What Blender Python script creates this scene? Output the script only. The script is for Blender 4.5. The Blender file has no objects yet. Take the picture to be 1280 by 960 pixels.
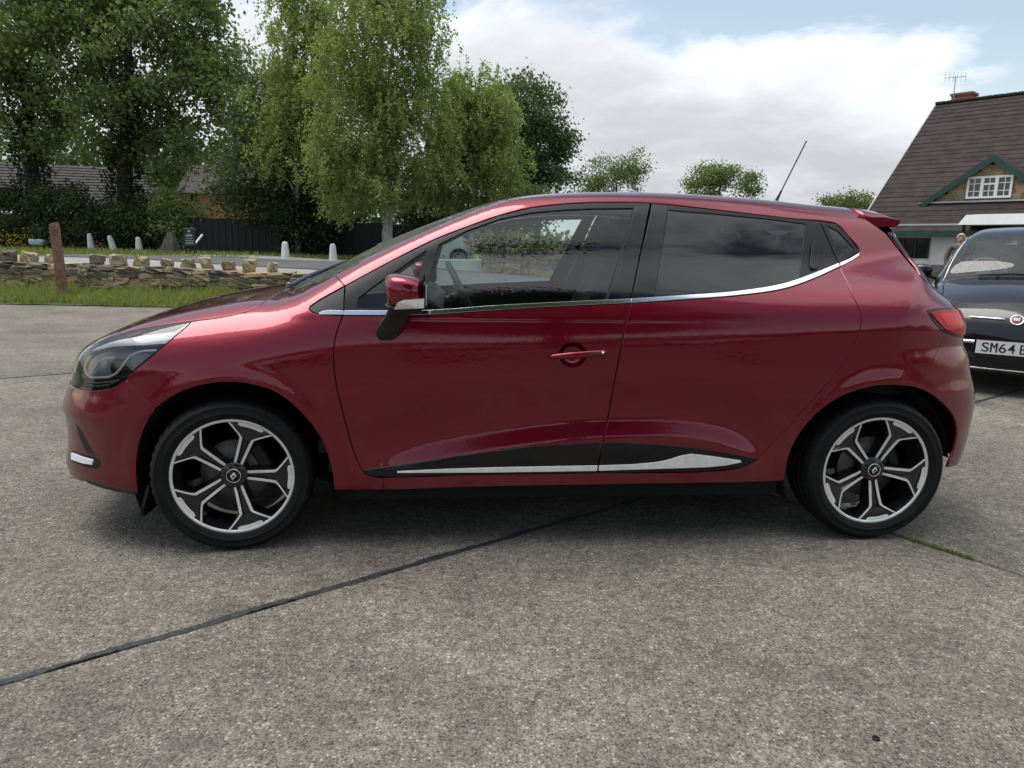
import bpy, math, random
import numpy as np
from mathutils import Vector, Matrix
from mathutils.geometry import delaunay_2d_cdt
random.seed(7)
rng = np.random.default_rng(7)
SC = bpy.context.scene
COL = SC.collection
R = math.radians

# ---------------------------------------------------------------- camera
FPX, PITCH, ROLL, CAMH = 888.0, R(10.98), R(1.06), 1.188
CAMP = np.array([0.0, 0.0, CAMH])
_cp, _sp, _c, _s = math.cos(PITCH), math.sin(PITCH), math.cos(ROLL), math.sin(ROLL)
_R0 = np.array([1, 0, 0.]); _U0 = np.array([0, _sp, _cp]); FWD = np.array([0, _cp, -_sp])
RGT = _c * _R0 + _s * _U0; UPV = _c * _U0 - _s * _R0
cam_d = bpy.data.cameras.new('camera'); cam_d.sensor_width = 36.0
cam_d.lens = 36.0 * FPX / 1280.0; cam_d.clip_start = 0.05; cam_d.clip_end = 3000
cam = bpy.data.objects.new('camera', cam_d); COL.objects.link(cam)
cam.matrix_world = Matrix(((RGT[0], UPV[0], -FWD[0], CAMP[0]), (RGT[1], UPV[1], -FWD[1], CAMP[1]),
                           (RGT[2], UPV[2], -FWD[2], CAMP[2]), (0, 0, 0, 1)))
SC.camera = cam
SC.render.resolution_x, SC.render.resolution_y = 1024, 768

def ray(px, py):
    d = FWD * FPX + RGT * (px - 640) + UPV * (480 - py)
    return d / np.linalg.norm(d)
def on_ground(px, py, z=0.0):
    d = ray(px, py); return CAMP + d * ((z - CAMH) / d[2])
def at_depth(px, py, Y):
    d = ray(px, py); return CAMP + d * (Y / d[1])

# ---------------------------------------------------------------- light
SUN_EL, SUN_AZ = R(70), R(-70)          # azimuth measured from +Y (behind the red car) towards +X
world = bpy.data.worlds.new('World'); SC.world = world; world.use_nodes = True
def build_world():
    nt = world.node_tree; N = nt.nodes; L = nt.links
    for n in list(N): N.remove(n)
    out = N.new('ShaderNodeOutputWorld'); bg = N.new('ShaderNodeBackground'); bg.inputs[1].default_value = 0.1
    sky = N.new('ShaderNodeTexSky'); sky.sky_type = 'NISHITA'; sky.sun_disc = False
    sky.sun_elevation = SUN_EL; sky.sun_rotation = SUN_AZ; sky.air_density = 1.0; sky.dust_density = 1.5
    tc = N.new('ShaderNodeTexCoord'); sep = N.new('ShaderNodeSeparateXYZ'); L.new(tc.outputs['Generated'], sep.inputs[0])
    def M(op, a, b=None, c=None, clamp=False):
        m = N.new('ShaderNodeMath'); m.operation = op; m.use_clamp = clamp
        for i, v in enumerate((a, b, c)):
            if v is None: continue
            if isinstance(v, (int, float)): m.inputs[i].default_value = v
            else: L.new(v, m.inputs[i])
        return m.outputs[0]
    z = M('ADD', M('MAXIMUM', sep.outputs[2], 0.0), 0.22)
    u = M('DIVIDE', sep.outputs[0], z); v = M('DIVIDE', sep.outputs[1], z)
    cmb = N.new('ShaderNodeCombineXYZ'); L.new(u, cmb.inputs[0]); L.new(v, cmb.inputs[1])
    def noise(scale, detail, rough, off, dist=0.0):
        mp = N.new('ShaderNodeMapping'); mp.inputs['Location'].default_value = off
        L.new(cmb.outputs[0], mp.inputs[0])
        n = N.new('ShaderNodeTexNoise'); n.inputs['Scale'].default_value = scale; n.inputs['Detail'].default_value = detail; n.inputs['Distortion'].default_value = dist
        n.inputs['Roughness'].default_value = rough; L.new(mp.outputs[0], n.inputs['Vector']); return n.outputs[0]
    n1 = noise(1.6, 8, 0.60, (SKYOFF[0], SKYOFF[1], 0.0), 0.3); n2 = noise(1.15, 7, 0.55, (7.1, 2.2, 3.0), 0.4); n3 = noise(3.6, 6, 0.6, (1.1, 6.2, 5.0), 0.3)
    # a cloud bank over the far half of the sky, broken cloud overhead and behind
    bank = M('SUBTRACT', v, M('MULTIPLY_ADD', u, 0.10, 1.88)); broken = M('MULTIPLY', M('SUBTRACT', 0.42, M('ABSOLUTE', v)), 0.55)
    cov = M('ADD', M('MAXIMUM', bank, M('MAXIMUM', broken, -0.12)), M('MULTIPLY', M('SUBTRACT', n1, 0.5), 1.1))
    ms = N.new('ShaderNodeMapRange'); ms.interpolation_type = 'SMOOTHSTEP'
    for i, val in ((1, -0.05), (2, 0.13)): ms.inputs[i].default_value = val
    L.new(cov, ms.inputs[0])
    # cloud brightness: bright rims, greyer bodies
    body = M('MULTIPLY_ADD', n2, 0.95, M('MULTIPLY', n3, 0.50))
    mr = N.new('ShaderNodeMapRange'); mr.interpolation_type = 'SMOOTHSTEP'; mr.inputs[1].default_value = 0.54; mr.inputs[2].default_value = 0.92
    mr.inputs[3].default_value = CLOUD[0]; mr.inputs[4].default_value = CLOUD[1]; L.new(body, mr.inputs[0])
    rim = M('SUBTRACT', 1.0, M('MULTIPLY', M('MAXIMUM', cov, 0.0), 2.6, clamp=True))
    lum = M('MULTIPLY_ADD', rim, CLOUD[2], mr.outputs[0])
    ovh = M('MULTIPLY_ADD', M('MAXIMUM', sep.outputs[2], 0.0), CLOUD[3], 0.80)   # overcast skies brighten towards the zenith
    lum = M('MULTIPLY', lum, ovh)
    cc = N.new('ShaderNodeVectorMath'); cc.operation = 'SCALE'; cc.inputs[0].default_value = (0.955, 0.99, 1.04); L.new(lum, cc.inputs['Scale'])
    mx = N.new('ShaderNodeMix'); mx.data_type = 'RGBA'; L.new(ms.outputs[0], mx.inputs[0])
    sk = N.new('ShaderNodeVectorMath'); sk.operation = 'MULTIPLY'; sk.inputs[1].default_value = (1.5, 1.32, 1.08); L.new(sky.outputs[0], sk.inputs[0])
    L.new(sk.outputs[0], mx.inputs[6]); L.new(cc.outputs[0], mx.inputs[7])
    L.new(mx.outputs[2], bg.inputs[0]); L.new(bg.outputs[0], out.inputs[0])
SKYOFF = (0.0, 0.0); CLOUD = (4.2, 5.9, 1.0, 1.15)
build_world()
sun_d = bpy.data.lights.new('sun', 'SUN'); sun_d.energy = 1.5; sun_d.angle = R(40); sun_d.color = (1, 0.96, 0.9)
sun = bpy.data.objects.new('sun', sun_d); COL.objects.link(sun)
_sd = Vector((math.sin(SUN_AZ) * math.cos(SUN_EL), math.cos(SUN_AZ) * math.cos(SUN_EL), math.sin(SUN_EL)))
sun.rotation_euler = _sd.to_track_quat('Z', 'Y').to_euler()
vs = SC.view_settings; vs.view_transform = 'Standard'; vs.look = 'None'; vs.gamma = 1.0; vs.exposure = 0.74
SC.render.engine = 'CYCLES'
SC.cycles.max_bounces = 8; SC.cycles.transparent_max_bounces = 24; SC.cycles.caustics_reflective = False

# ---------------------------------------------------------------- helpers
def tag(o, label=None, cat=None, group=None, kind=None):
    if label: o['label'] = label
    if cat: o['category'] = cat
    if group: o['group'] = group
    if kind: o['kind'] = kind
    return o
def link(name, me, mat=None, parent=None):
    o = bpy.data.objects.new(name, me); COL.objects.link(o)
    if mat is not None and me is not None: me.materials.append(mat)
    if parent is not None: o.parent = parent
    return o
def empty(name, loc=(0, 0, 0), rz=0.0):
    o = bpy.data.objects.new(name, None); COL.objects.link(o); o.location = loc; o.rotation_euler = (0, 0, rz)
    o.empty_display_size = 0.2
    return o
def children_of(o): return list(o.children)
def copy_tree(o, parent=None):
    c = o.copy(); COL.objects.link(c)
    if parent is not None: c.parent = parent
    for ch in children_of(o): copy_tree(ch, c)
    return c
def mesh(name, V, F, smooth=False, normals=None):
    me = bpy.data.meshes.new(name)
    me.from_pydata([tuple(v) for v in V], [], [tuple(int(i) for i in f) for f in F]); me.update()
    if smooth: me.polygons.foreach_set('use_smooth', [True] * len(me.polygons))
    if normals is not None: me.normals_split_custom_set_from_vertices([tuple(n) for n in normals])
    return me
def quads_mesh(name, V, Q, smooth=False):
    """fast mesh of quads (or tris) from numpy arrays"""
    V = np.asarray(V, np.float32); Q = np.asarray(Q, np.int32); n, k = Q.shape
    me = bpy.data.meshes.new(name); me.vertices.add(len(V)); me.vertices.foreach_set('co', V.ravel())
    me.loops.add(n * k); me.loops.foreach_set('vertex_index', Q.ravel())
    me.polygons.add(n); me.polygons.foreach_set('loop_start', np.arange(n, dtype=np.int32) * k)
    me.polygons.foreach_set('loop_total', np.full(n, k, np.int32))
    if smooth: me.polygons.foreach_set('use_smooth', np.ones(n, bool))
    me.update(calc_edges=True); return me
class MB:
    """collects simple solids, then becomes one mesh"""
    def __init__(s): s.V = []; s.F = []; s.S = []
    def add(s, V, F, smooth=False):
        b = len(s.V); s.V += [tuple(float(c) for c in v) for v in V]; s.F += [tuple(i + b for i in f) for f in F]; s.S += [smooth] * len(F); return s
    def box(s, c, size, rot=None, taper=1.0, bev=0.0):
        x, y, z = (q / 2 for q in size); V = []
        for k, zz in enumerate((-z, z)):
            t = taper if k else 1.0
            for xx, yy in ((-x, -y), (x, -y), (x, y), (-x, y)): V.append(Vector((xx * t, yy * t, zz)))
        if bev > 0:
            V = []
            for zz, ins in ((-z, bev), (-z + bev, 0), (z - bev, 0), (z, bev)):
                a, b_ = x - ins, y - ins; c2 = bev if ins == 0 else 0
                t = 1.0 if zz < 0 else taper
                for xx, yy in ((-a + c2, -b_), (a - c2, -b_), (a, -b_ + c2), (a, b_ - c2), (a - c2, b_), (-a + c2, b_), (-a, b_ - c2), (-a, -b_ + c2)):
                    V.append(Vector((xx * t, yy * t, zz)))
            F = [tuple(range(7, -1, -1)), tuple(range(24, 32))]
            for r_ in range(3):
                for i in range(8): F.append((r_ * 8 + i, r_ * 8 + (i + 1) % 8, r_ * 8 + 8 + (i + 1) % 8, r_ * 8 + 8 + i))
        else:
            F = [(3, 2, 1, 0), (4, 5, 6, 7), (0, 1, 5, 4), (1, 2, 6, 5), (2, 3, 7, 6), (3, 0, 4, 7)]
        if rot is not None: V = [rot @ v for v in V]
        return s.add([v + Vector(c) for v in V], F)
    def tube(s, pts, rad, n=8, caps=True, smooth=True):
        pts = [Vector(p) for p in pts]; m = len(pts)
        rad = [rad] * m if isinstance(rad, (int, float)) else list(rad)
        V = []; ref = None
        for i, p in enumerate(pts):
            t = (pts[min(i + 1, m - 1)] - pts[max(i - 1, 0)]).normalized()
            if ref is None: ref = t.orthogonal().normalized()
            ref = (ref - t * ref.dot(t)); ref = ref.normalized() if ref.length > 1e-6 else t.orthogonal().normalized()
            b = t.cross(ref)
            for k in range(n):
                a = 2 * math.pi * k / n; V.append(p + (ref * math.cos(a) + b * math.sin(a)) * rad[i])
        F = []
        for i in range(m - 1):
            for k in range(n): F.append((i * n + k, i * n + (k + 1) % n, (i + 1) * n + (k + 1) % n, (i + 1) * n + k))
        s.add(V, F, smooth)
        if caps:
            s.add(V[:n], [tuple(range(n - 1, -1, -1))]); s.add(V[-n:], [tuple(range(n))])
        return s
    def lathe(s, prof, n=48, axis='y', origin=(0, 0, 0), smooth=True, close=False):
        """prof: (radius, axial) pairs"""
        V = []; o = Vector(origin)
        for r_, a in prof:
            for k in range(n):
                t = 2 * math.pi * k / n; c, d = r_ * math.cos(t), r_ * math.sin(t)
                V.append(o + (Vector((c, a, d)) if axis == 'y' else Vector((c, d, a)) if axis == 'z' else Vector((a, c, d))))
        F = []; m = len(prof)
        for i in range(m if close else m - 1):
            j = (i + 1) % m
            for k in range(n): F.append((i * n + k, i * n + (k + 1) % n, j * n + (k + 1) % n, j * n + k))
        return s.add(V, F, smooth)
    def prism(s, poly, a, b, f):
        """poly 2D, extruded from a to b; f(u,v,w)->3D"""
        n = len(poly)
        V = [f(u, v, a) for u, v in poly] + [f(u, v, b) for u, v in poly]
        F = [tuple(range(n - 1, -1, -1)), tuple(range(n, 2 * n))] + [(i, (i + 1) % n, n + (i + 1) % n, n + i) for i in range(n)]
        return s.add(V, F)
    def build(s, name, mat, parent=None, loc=None):
        me = bpy.data.meshes.new(name); me.from_pydata(s.V, [], s.F); me.update()
        me.polygons.foreach_set('use_smooth', s.S)
        o = link(name, me, mat, parent)
        if loc is not None: o.location = loc
        return o
def fix_normals(o):
    import bmesh
    bm = bmesh.new(); bm.from_mesh(o.data); bmesh.ops.remove_doubles(bm, verts=bm.verts, dist=1e-5)
    bmesh.ops.recalc_face_normals(bm, faces=bm.faces); bm.to_mesh(o.data); bm.free(); return o

# ---------------------------------------------------------------- materials
MAT = {}
def base_mat(name):
    m = bpy.data.materials.new(name); m.use_nodes = True; MAT[name] = m
    return m, m.node_tree, m.node_tree.nodes['Principled BSDF']
def setp(b, **k):
    names = dict(col='Base Color', rough='Roughness', metal='Metallic', coat='Coat Weight', coatr='Coat Roughness', spec='Specular IOR Level',
                 trans='Transmission Weight', ior='IOR', emit='Emission Color', emits='Emission Strength', sheen='Sheen Weight', alpha='Alpha')
    for a, v in k.items():
        if a in ('col', 'emit') and len(v) == 3: v = (*v, 1)
        b.inputs[names[a]].default_value = v
def noise_var(nt, b, col, amt=0.25, scale=6.0, detail=5, bump=0.0, bscale=None, rough_amt=0.0, coord='Object'):
    """mottle the base colour and add fine relief"""
    N, L = nt.nodes, nt.links
    tc = N.new('ShaderNodeTexCoord')
    n = N.new('ShaderNodeTexNoise'); n.inputs['Scale'].default_value = scale; n.inputs['Detail'].default_value = detail; n.inputs['Roughness'].default_value = 0.6
    L.new(tc.outputs[coord], n.inputs['Vector'])
    mr = N.new('ShaderNodeMapRange'); mr.inputs[1].default_value = 0.3; mr.inputs[2].default_value = 0.7; mr.inputs[3].default_value = 1 - amt; mr.inputs[4].default_value = 1 + amt
    L.new(n.outputs[0], mr.inputs[0])
    v = N.new('ShaderNodeVectorMath'); v.operation = 'SCALE'; v.inputs[0].default_value = col; L.new(mr.outputs[0], v.inputs['Scale'])
    L.new(v.outputs[0], b.inputs['Base Color'])
    if bump:
        n2 = N.new('ShaderNodeTexNoise'); n2.inputs['Scale'].default_value = bscale or scale * 6; n2.inputs['Detail'].default_value = 4; L.new(tc.outputs[coord], n2.inputs['Vector'])
        bp = N.new('ShaderNodeBump'); bp.inputs['Strength'].default_value = bump; bp.inputs['Distance'].default_value = 0.02
        L.new(n2.outputs[0], bp.inputs['Height']); L.new(bp.outputs[0], b.inputs['Normal'])
    return v
def simple(name, col, rough=0.5, metal=0.0, amt=0.0, scale=6.0, bump=0.0, bscale=None, **k):
    m, nt, b = base_mat(name); setp(b, col=col, rough=rough, metal=metal, **k)
    if amt or bump: noise_var(nt, b, col, amt, scale, bump=bump, bscale=bscale)
    return m
def paint(name, col, col2, metal=0.55, rough=0.38, dust=0.0):
    m, nt, b = base_mat(name); N, L = nt.nodes, nt.links
    setp(b, col=col, rough=rough, metal=metal, coat=1.0, coatr=0.025, spec=0.08); b.inputs['Coat IOR'].default_value = 1.5
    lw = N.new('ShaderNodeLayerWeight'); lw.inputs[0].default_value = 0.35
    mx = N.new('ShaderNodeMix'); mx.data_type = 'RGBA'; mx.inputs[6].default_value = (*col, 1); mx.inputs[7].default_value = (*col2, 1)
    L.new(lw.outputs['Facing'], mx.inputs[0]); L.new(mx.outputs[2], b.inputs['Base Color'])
    tc = N.new('ShaderNodeTexCoord'); n = N.new('ShaderNodeTexNoise'); n.inputs['Scale'].default_value = 9.0; n.inputs['Detail'].default_value = 6
    L.new(tc.outputs['Object'], n.inputs['Vector'])
    mr = N.new('ShaderNodeMapRange'); mr.inputs[1].default_value = 0.35; mr.inputs[2].default_value = 0.75; mr.inputs[3].default_value = 0.006; mr.inputs[4].default_value = 0.03
    L.new(n.outputs[0], mr.inputs[0]); L.new(mr.outputs[0], b.inputs['Coat Roughness'])
    if dust:   # road dust thrown up along the sills
        sx = N.new('ShaderNodeSeparateXYZ'); L.new(tc.outputs['Object'], sx.inputs[0])
        zr = N.new('ShaderNodeMapRange'); zr.interpolation_type = 'SMOOTHSTEP'; zr.inputs[1].default_value = 0.62; zr.inputs[2].default_value = 0.22; zr.inputs[3].default_value = 0.12; zr.inputs[4].default_value = 1.0; L.new(sx.outputs[2], zr.inputs[0])
        nd = N.new('ShaderNodeTexNoise'); nd.inputs['Scale'].default_value = 3.5; nd.inputs['Detail'].default_value = 8; nd.inputs['Roughness'].default_value = 0.7; L.new(tc.outputs['Object'], nd.inputs['Vector'])
        nr = N.new('ShaderNodeMapRange'); nr.inputs[1].default_value = 0.38; nr.inputs[2].default_value = 0.75; nr.inputs[4].default_value = dust; L.new(nd.outputs[0], nr.inputs[0])
        mu = N.new('ShaderNodeMath'); mu.operation = 'MULTIPLY'; L.new(zr.outputs[0], mu.inputs[0]); L.new(nr.outputs[0], mu.inputs[1])
        md = N.new('ShaderNodeMix'); md.data_type = 'RGBA'; md.inputs[7].default_value = (0.20, 0.17, 0.145, 1); L.new(mu.outputs[0], md.inputs[0]); L.new(mx.outputs[2], md.inputs[6]); L.new(md.outputs[2], b.inputs['Base Color'])
    # orange peel
    n2 = N.new('ShaderNodeTexNoise'); n2.inputs['Scale'].default_value = 70.0; L.new(tc.outputs['Object'], n2.inputs['Vector'])
    bp = N.new('ShaderNodeBump'); bp.inputs['Strength'].default_value = 0.02; bp.inputs['Distance'].default_value = 0.01
    L.new(n2.outputs[0], bp.inputs['Height']); L.new(bp.outputs[0], b.inputs['Coat Normal'])
    return m
def glass(name, tint, refl=1.0, ior=1.5, dirt=0.0):
    m = bpy.data.materials.new(name); m.use_nodes = True; MAT[name] = m; nt = m.node_tree; N, L = nt.nodes, nt.links
    for n in list(N): N.remove(n)
    out = N.new('ShaderNodeOutputMaterial'); tr = N.new('ShaderNodeBsdfTransparent'); tr.inputs[0].default_value = (*tint, 1)
    gl = N.new('ShaderNodeBsdfGlossy'); gl.inputs['Roughness'].default_value = 0.01; gl.inputs[0].default_value = (refl, refl, refl, 1)
    fr = N.new('ShaderNodeFresnel'); fr.inputs[0].default_value = ior
    mu = N.new('ShaderNodeMath'); mu.operation = 'MULTIPLY'; mu.inputs[1].default_value = 0.95 if tint[0] > 0.2 else 0.8; mu.use_clamp = True; L.new(fr.outputs[0], mu.inputs[0])
    mx = N.new('ShaderNodeMixShader'); L.new(mu.outputs[0], mx.inputs[0]); L.new(tr.outputs[0], mx.inputs[1]); L.new(gl.outputs[0], mx.inputs[2])
    last = mx
    if dirt:
        df = N.new('ShaderNodeBsdfDiffuse'); df.inputs[0].default_value = (0.42, 0.45, 0.42, 1)
        tc = N.new('ShaderNodeTexCoord'); n = N.new('ShaderNodeTexNoise'); n.inputs['Scale'].default_value = 60; n.inputs['Detail'].default_value = 5; L.new(tc.outputs['Object'], n.inputs['Vector'])
        mr = N.new('ShaderNodeMapRange'); mr.inputs[1].default_value = 0.45; mr.inputs[2].default_value = 0.75; mr.inputs[3].default_value = dirt * 0.3; mr.inputs[4].default_value = dirt; L.new(n.outputs[0], mr.inputs[0])
        m2 = N.new('ShaderNodeMixShader'); L.new(mr.outputs[0], m2.inputs[0]); L.new(mx.outputs[0], m2.inputs[1]); L.new(df.outputs[0], m2.inputs[2]); last = m2
    L.new(last.outputs[0], out.inputs[0]); return m

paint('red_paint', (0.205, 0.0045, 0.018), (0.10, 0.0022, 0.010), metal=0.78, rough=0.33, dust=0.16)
paint('black_paint', (0.008, 0.008, 0.0095), (0.006, 0.006, 0.007), metal=0.0)
paint('silver_paint', (0.55, 0.56, 0.57), (0.42, 0.43, 0.44), metal=0.5)
paint('white_paint', (0.78, 0.78, 0.76), (0.72, 0.72, 0.70), metal=0.0)
simple('gloss_black', (0.004, 0.004, 0.0055), 0.05, spec=0.42)
simple('satin_black', (0.011, 0.0115, 0.013), 0.42, spec=0.3)
simple('matte_black', (0.012, 0.012, 0.012), 0.7)
simple('deep_black', (0.006, 0.006, 0.006), 0.9)
simple('textured_black', (0.022, 0.023, 0.025), 0.55, bump=0.15, scale=80, amt=0.1)
simple('rubber', (0.008, 0.008, 0.0085), 0.65, spec=0.25, amt=0.35, scale=18, bump=0.08, bscale=160)
simple('chrome', (0.78, 0.79, 0.80), 0.12, 1.0)
simple('machined_alloy', (0.86, 0.85, 0.81), 0.32, 0.25, amt=0.12, scale=25)
simple('rim_black', (0.010, 0.010, 0.012), 0.16, coat=0.5)
simple('rim_grey', (0.10, 0.105, 0.12), 0.25, 0.6)
simple('disc_steel', (0.10, 0.098, 0.095), 0.45, 0.8, amt=0.2, scale=30)
simple('interior_dark', (0.022, 0.023, 0.025), 0.6, amt=0.15, scale=12)
simple('seat_fabric', (0.060, 0.061, 0.066), 0.85, amt=0.25, scale=25, bump=0.2, bscale=180)
simple('interior_pale', (0.24, 0.25, 0.24), 0.7)
simple('lamp_silver', (0.93, 0.94, 0.95), 0.35, 0.2)
simple('lamp_smoke', (0.26, 0.27, 0.285), 0.3, 0.3)
simple('drl_white', (0.9, 0.9, 0.9), 0.18)
simple('indicator_lens', (0.80, 0.77, 0.69), 0.15, amt=0.2, scale=60)
simple('tail_red', (0.50, 0.006, 0.012), 0.12, spec=0.3)
simple('tail_red_bright', (0.78, 0.02, 0.03), 0.12, spec=0.3)
simple('logo_white', (0.82, 0.82, 0.82), 0.25, 0.7)
glass('glass_clear', (0.80, 0.88, 0.85))
glass('glass_screen', (0.62, 0.75, 0.71), dirt=0.30)
glass('glass_privacy', (0.06, 0.07, 0.075), refl=1.0, ior=1.62)
glass('lens_clear', (0.93, 0.94, 0.95))

# ---------------------------------------------------------------- car body surfaces
def curve(xs, ys, lo, hi, sig=0.0, n=3000):
    """monotone cubic through the knots, lightly smoothed, tabulated"""
    x = np.array(xs, float); y = np.array(ys, float); h = np.diff(x); d = np.diff(y) / h
    m = np.zeros_like(y); m[0], m[-1] = d[0], d[-1]
    for i in range(1, len(x) - 1):
        if d[i - 1] * d[i] > 0:
            w1, w2 = 2 * h[i] + h[i - 1], h[i] + 2 * h[i - 1]; m[i] = (w1 + w2) / (w1 / d[i - 1] + w2 / d[i])
    t = np.linspace(lo, hi, n); k = np.clip(np.searchsorted(x, t) - 1, 0, len(x) - 2)
    s = (t - x[k]) / h[k]
    v = (1 + 2 * s) * (1 - s) ** 2 * y[k] + s * (1 - s) ** 2 * h[k] * m[k] + s * s * (3 - 2 * s) * y[k + 1] + s * s * (s - 1) * h[k] * m[k + 1]
    v = np.where(t < x[0], y[0] + (t - x[0]) * m[0], v); v = np.where(t > x[-1], y[-1] + (t - x[-1]) * m[-1], v)
    if sig:
        st = (hi - lo) / (n - 1); w = int(3 * sig / st); g = np.exp(-0.5 * (np.arange(-w, w + 1) * st / sig) ** 2); g /= g.sum()
        vp = np.concatenate([v[0] + (np.arange(-w, 0)) * (v[1] - v[0]), v, v[-1] + np.arange(1, w + 1) * (v[-1] - v[-2])])
        v = np.convolve(vp, g, 'valid')
    return lambda q: np.interp(q, t, v)
def smax(a, b, k):
    return np.maximum(a, b) + np.maximum(k - np.abs(a - b), 0) ** 2 / (4 * k)
def sstep(t): t = np.clip(t, 0, 1); return t * t * (3 - 2 * t)

class Body:
    xi, zi = 1.3, 0.6           # a point well inside the body
    def __init__(s, org, fwd):
        """org: world position of the local origin, fwd: world direction of local +x (towards the tail)"""
        s.org = np.array(org, float); s.u = np.array([fwd[0], fwd[1], 0.]); s.u /= np.linalg.norm(s.u)
        s.v = np.array([-s.u[1], s.u[0], 0.])
    def loc(s, P): d = P - s.org; return np.array([d @ s.u, d @ s.v, d[2]])
    def solve(s, axis, a, b, lo, hi, it=32):
        a = np.asarray(a, float); b = np.asarray(b, float); lo = np.full(a.shape, float(lo)); hi = np.full(a.shape, float(hi))  # F(lo)<0<F(hi)
        for _ in range(it):
            m = (lo + hi) / 2
            f = s.F(a, m, b) if axis == 'y' else s.F(a, b, m) if axis == 'z' else s.F(m, a, b)
            ins = f < 0; lo = np.where(ins, m, lo); hi = np.where(ins, hi, m)
        return (lo + hi) / 2
    def Y(s, x, z): return s.solve('y', x, z, 0.0, 1.1)
    def Z(s, x, y): return s.solve('z', x, y, s.zi, 1.8)
    def XF(s, y, z): return s.solve('x', y, z, s.xi, -1.6)
    def XR(s, y, z): return s.solve('x', y, z, s.xi, 4.6)
    def normal(s, P, e=0.004):
        x, y, z = P[:, 0], P[:, 1], P[:, 2]
        g = np.stack([s.F(x + e, y, z) - s.F(x - e, y, z), s.F(x, y + e, z) - s.F(x, y - e, z), s.F(x, y, z + e) - s.F(x, y, z - e)], 1)
        return g / np.maximum(np.linalg.norm(g, axis=1, keepdims=True), 1e-9)
    def cast(s, px, py):
        """photo pixel -> point where its ray first meets the near side"""
        o = s.loc(CAMP); d = ray(px, py); d = np.array([d @ s.u, d @ s.v, d[2]])
        t = np.linspace(1.0, 9.0, 3200); P = o + t[:, None] * d; f = s.F(P[:, 0], np.abs(P[:, 1]), P[:, 2])
        i = np.argmax(f < 0)
        if f[i] >= 0:
            i = np.argmin(f); p = P[i]; return np.array([p[0], abs(p[1]), p[2]])
        a, b = t[i - 1], t[i]
        for _ in range(30):
            m = (a + b) / 2; p = o + m * d
            if s.F(p[0:1], np.abs(p[1:2]), p[2:3])[0] < 0: b = m
            else: a = m
        p = o + a * d; return np.array([p[0], abs(p[1]), p[2]])
    def px(s, pts, smooth=True, step=5.0):
        return np.array([s.cast(*q) for q in densify(pts, smooth, step)])
    # curves that lie on the body
    def side(s, pts, smooth=False, step=0.015): q = np.array(densify(pts, smooth, step)); return np.stack([q[:, 0], s.Y(q[:, 0], q[:, 1]), q[:, 1]], 1)
    def top(s, pts, smooth=False, step=0.015): q = np.array(densify(pts, smooth, step)); return np.stack([q[:, 0], q[:, 1], s.Z(q[:, 0], q[:, 1])], 1)
    def front(s, pts, smooth=False, step=0.015): q = np.array(densify(pts, smooth, step)); return np.stack([s.XF(np.abs(q[:, 0]), q[:, 1]), q[:, 0], q[:, 1]], 1)
    def rear(s, pts, smooth=False, step=0.015): q = np.array(densify(pts, smooth, step)); return np.stack([s.XR(np.abs(q[:, 0]), q[:, 1]), q[:, 0], q[:, 1]], 1)

def densify(pts, smooth=True, step=5.0):
    p = [np.array(q, float) for q in pts]; out = []
    for i in range(len(p) - 1):
        a, b = p[i], p[i + 1]; n = max(1, int(np.linalg.norm(b - a) / step)); p0 = p[i - 1] if i else 2 * a - b; p3 = p[i + 2] if i + 2 < len(p) else 2 * b - a
        for k in range(n):
            t = k / n
            if smooth:
                # centripetal-like tangents
                l0, l1, l2 = (max(1e-6, np.linalg.norm(q)) for q in (a - p0, b - a, p3 - b))
                m1 = ((a - p0) / l0 + (b - a) / l1) / 2 * l1; m2 = ((b - a) / l1 + (p3 - b) / l2) / 2 * l1
                out.append((1 + 2 * t) * (1 - t) ** 2 * a + t * (1 - t) ** 2 * m1 + t * t * (3 - 2 * t) * b + t * t * (t - 1) * m2)
            else: out.append(a + (b - a) * t)
    out.append(p[-1]); return out
def in_poly(Q, poly):
    x, y = Q[:, 0], Q[:, 1]; r_ = np.zeros(len(Q), bool); n = len(poly)
    for i in range(n):
        x1, y1 = poly[i]; x2, y2 = poly[(i + 1) % n]
        if y1 == y2: continue
        c = ((y1 > y) != (y2 > y)) & (x < (x2 - x1) * (y - y1) / (y2 - y1) + x1); r_ ^= c
    return r_
def area2(p): return 0.5 * np.sum(p[:, 0] * np.roll(p[:, 1], -1) - np.roll(p[:, 0], -1) * p[:, 1])
def clean_loop(p, mind):
    out = [p[0]]
    for q in p[1:]:
        if np.linalg.norm(q - out[-1]) > mind: out.append(q)
    while len(out) > 3 and np.linalg.norm(out[-1] - out[0]) < mind: out.pop()
    return np.array(out)
def resample(p, h):
    out = []
    for i in range(len(p)):
        a, b = p[i], p[(i + 1) % len(p)]; n = max(1, int(math.ceil(np.linalg.norm(b - a) / h)))
        for k in range(n): out.append(a + (b - a) * k / n)
    return np.array(out)
def inset(p, d):
    if area2(p) < 0: p = p[::-1]
    e = np.roll(p, -1, 0) - p; e /= np.maximum(np.linalg.norm(e, axis=1, keepdims=True), 1e-9); nrm = np.stack([-e[:, 1], e[:, 0]], 1)
    prev = np.roll(nrm, 1, 0); m = nrm + prev; l = np.maximum(np.sum(m * nrm, 1), 0.35); return p + m / l[:, None] * d

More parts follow.
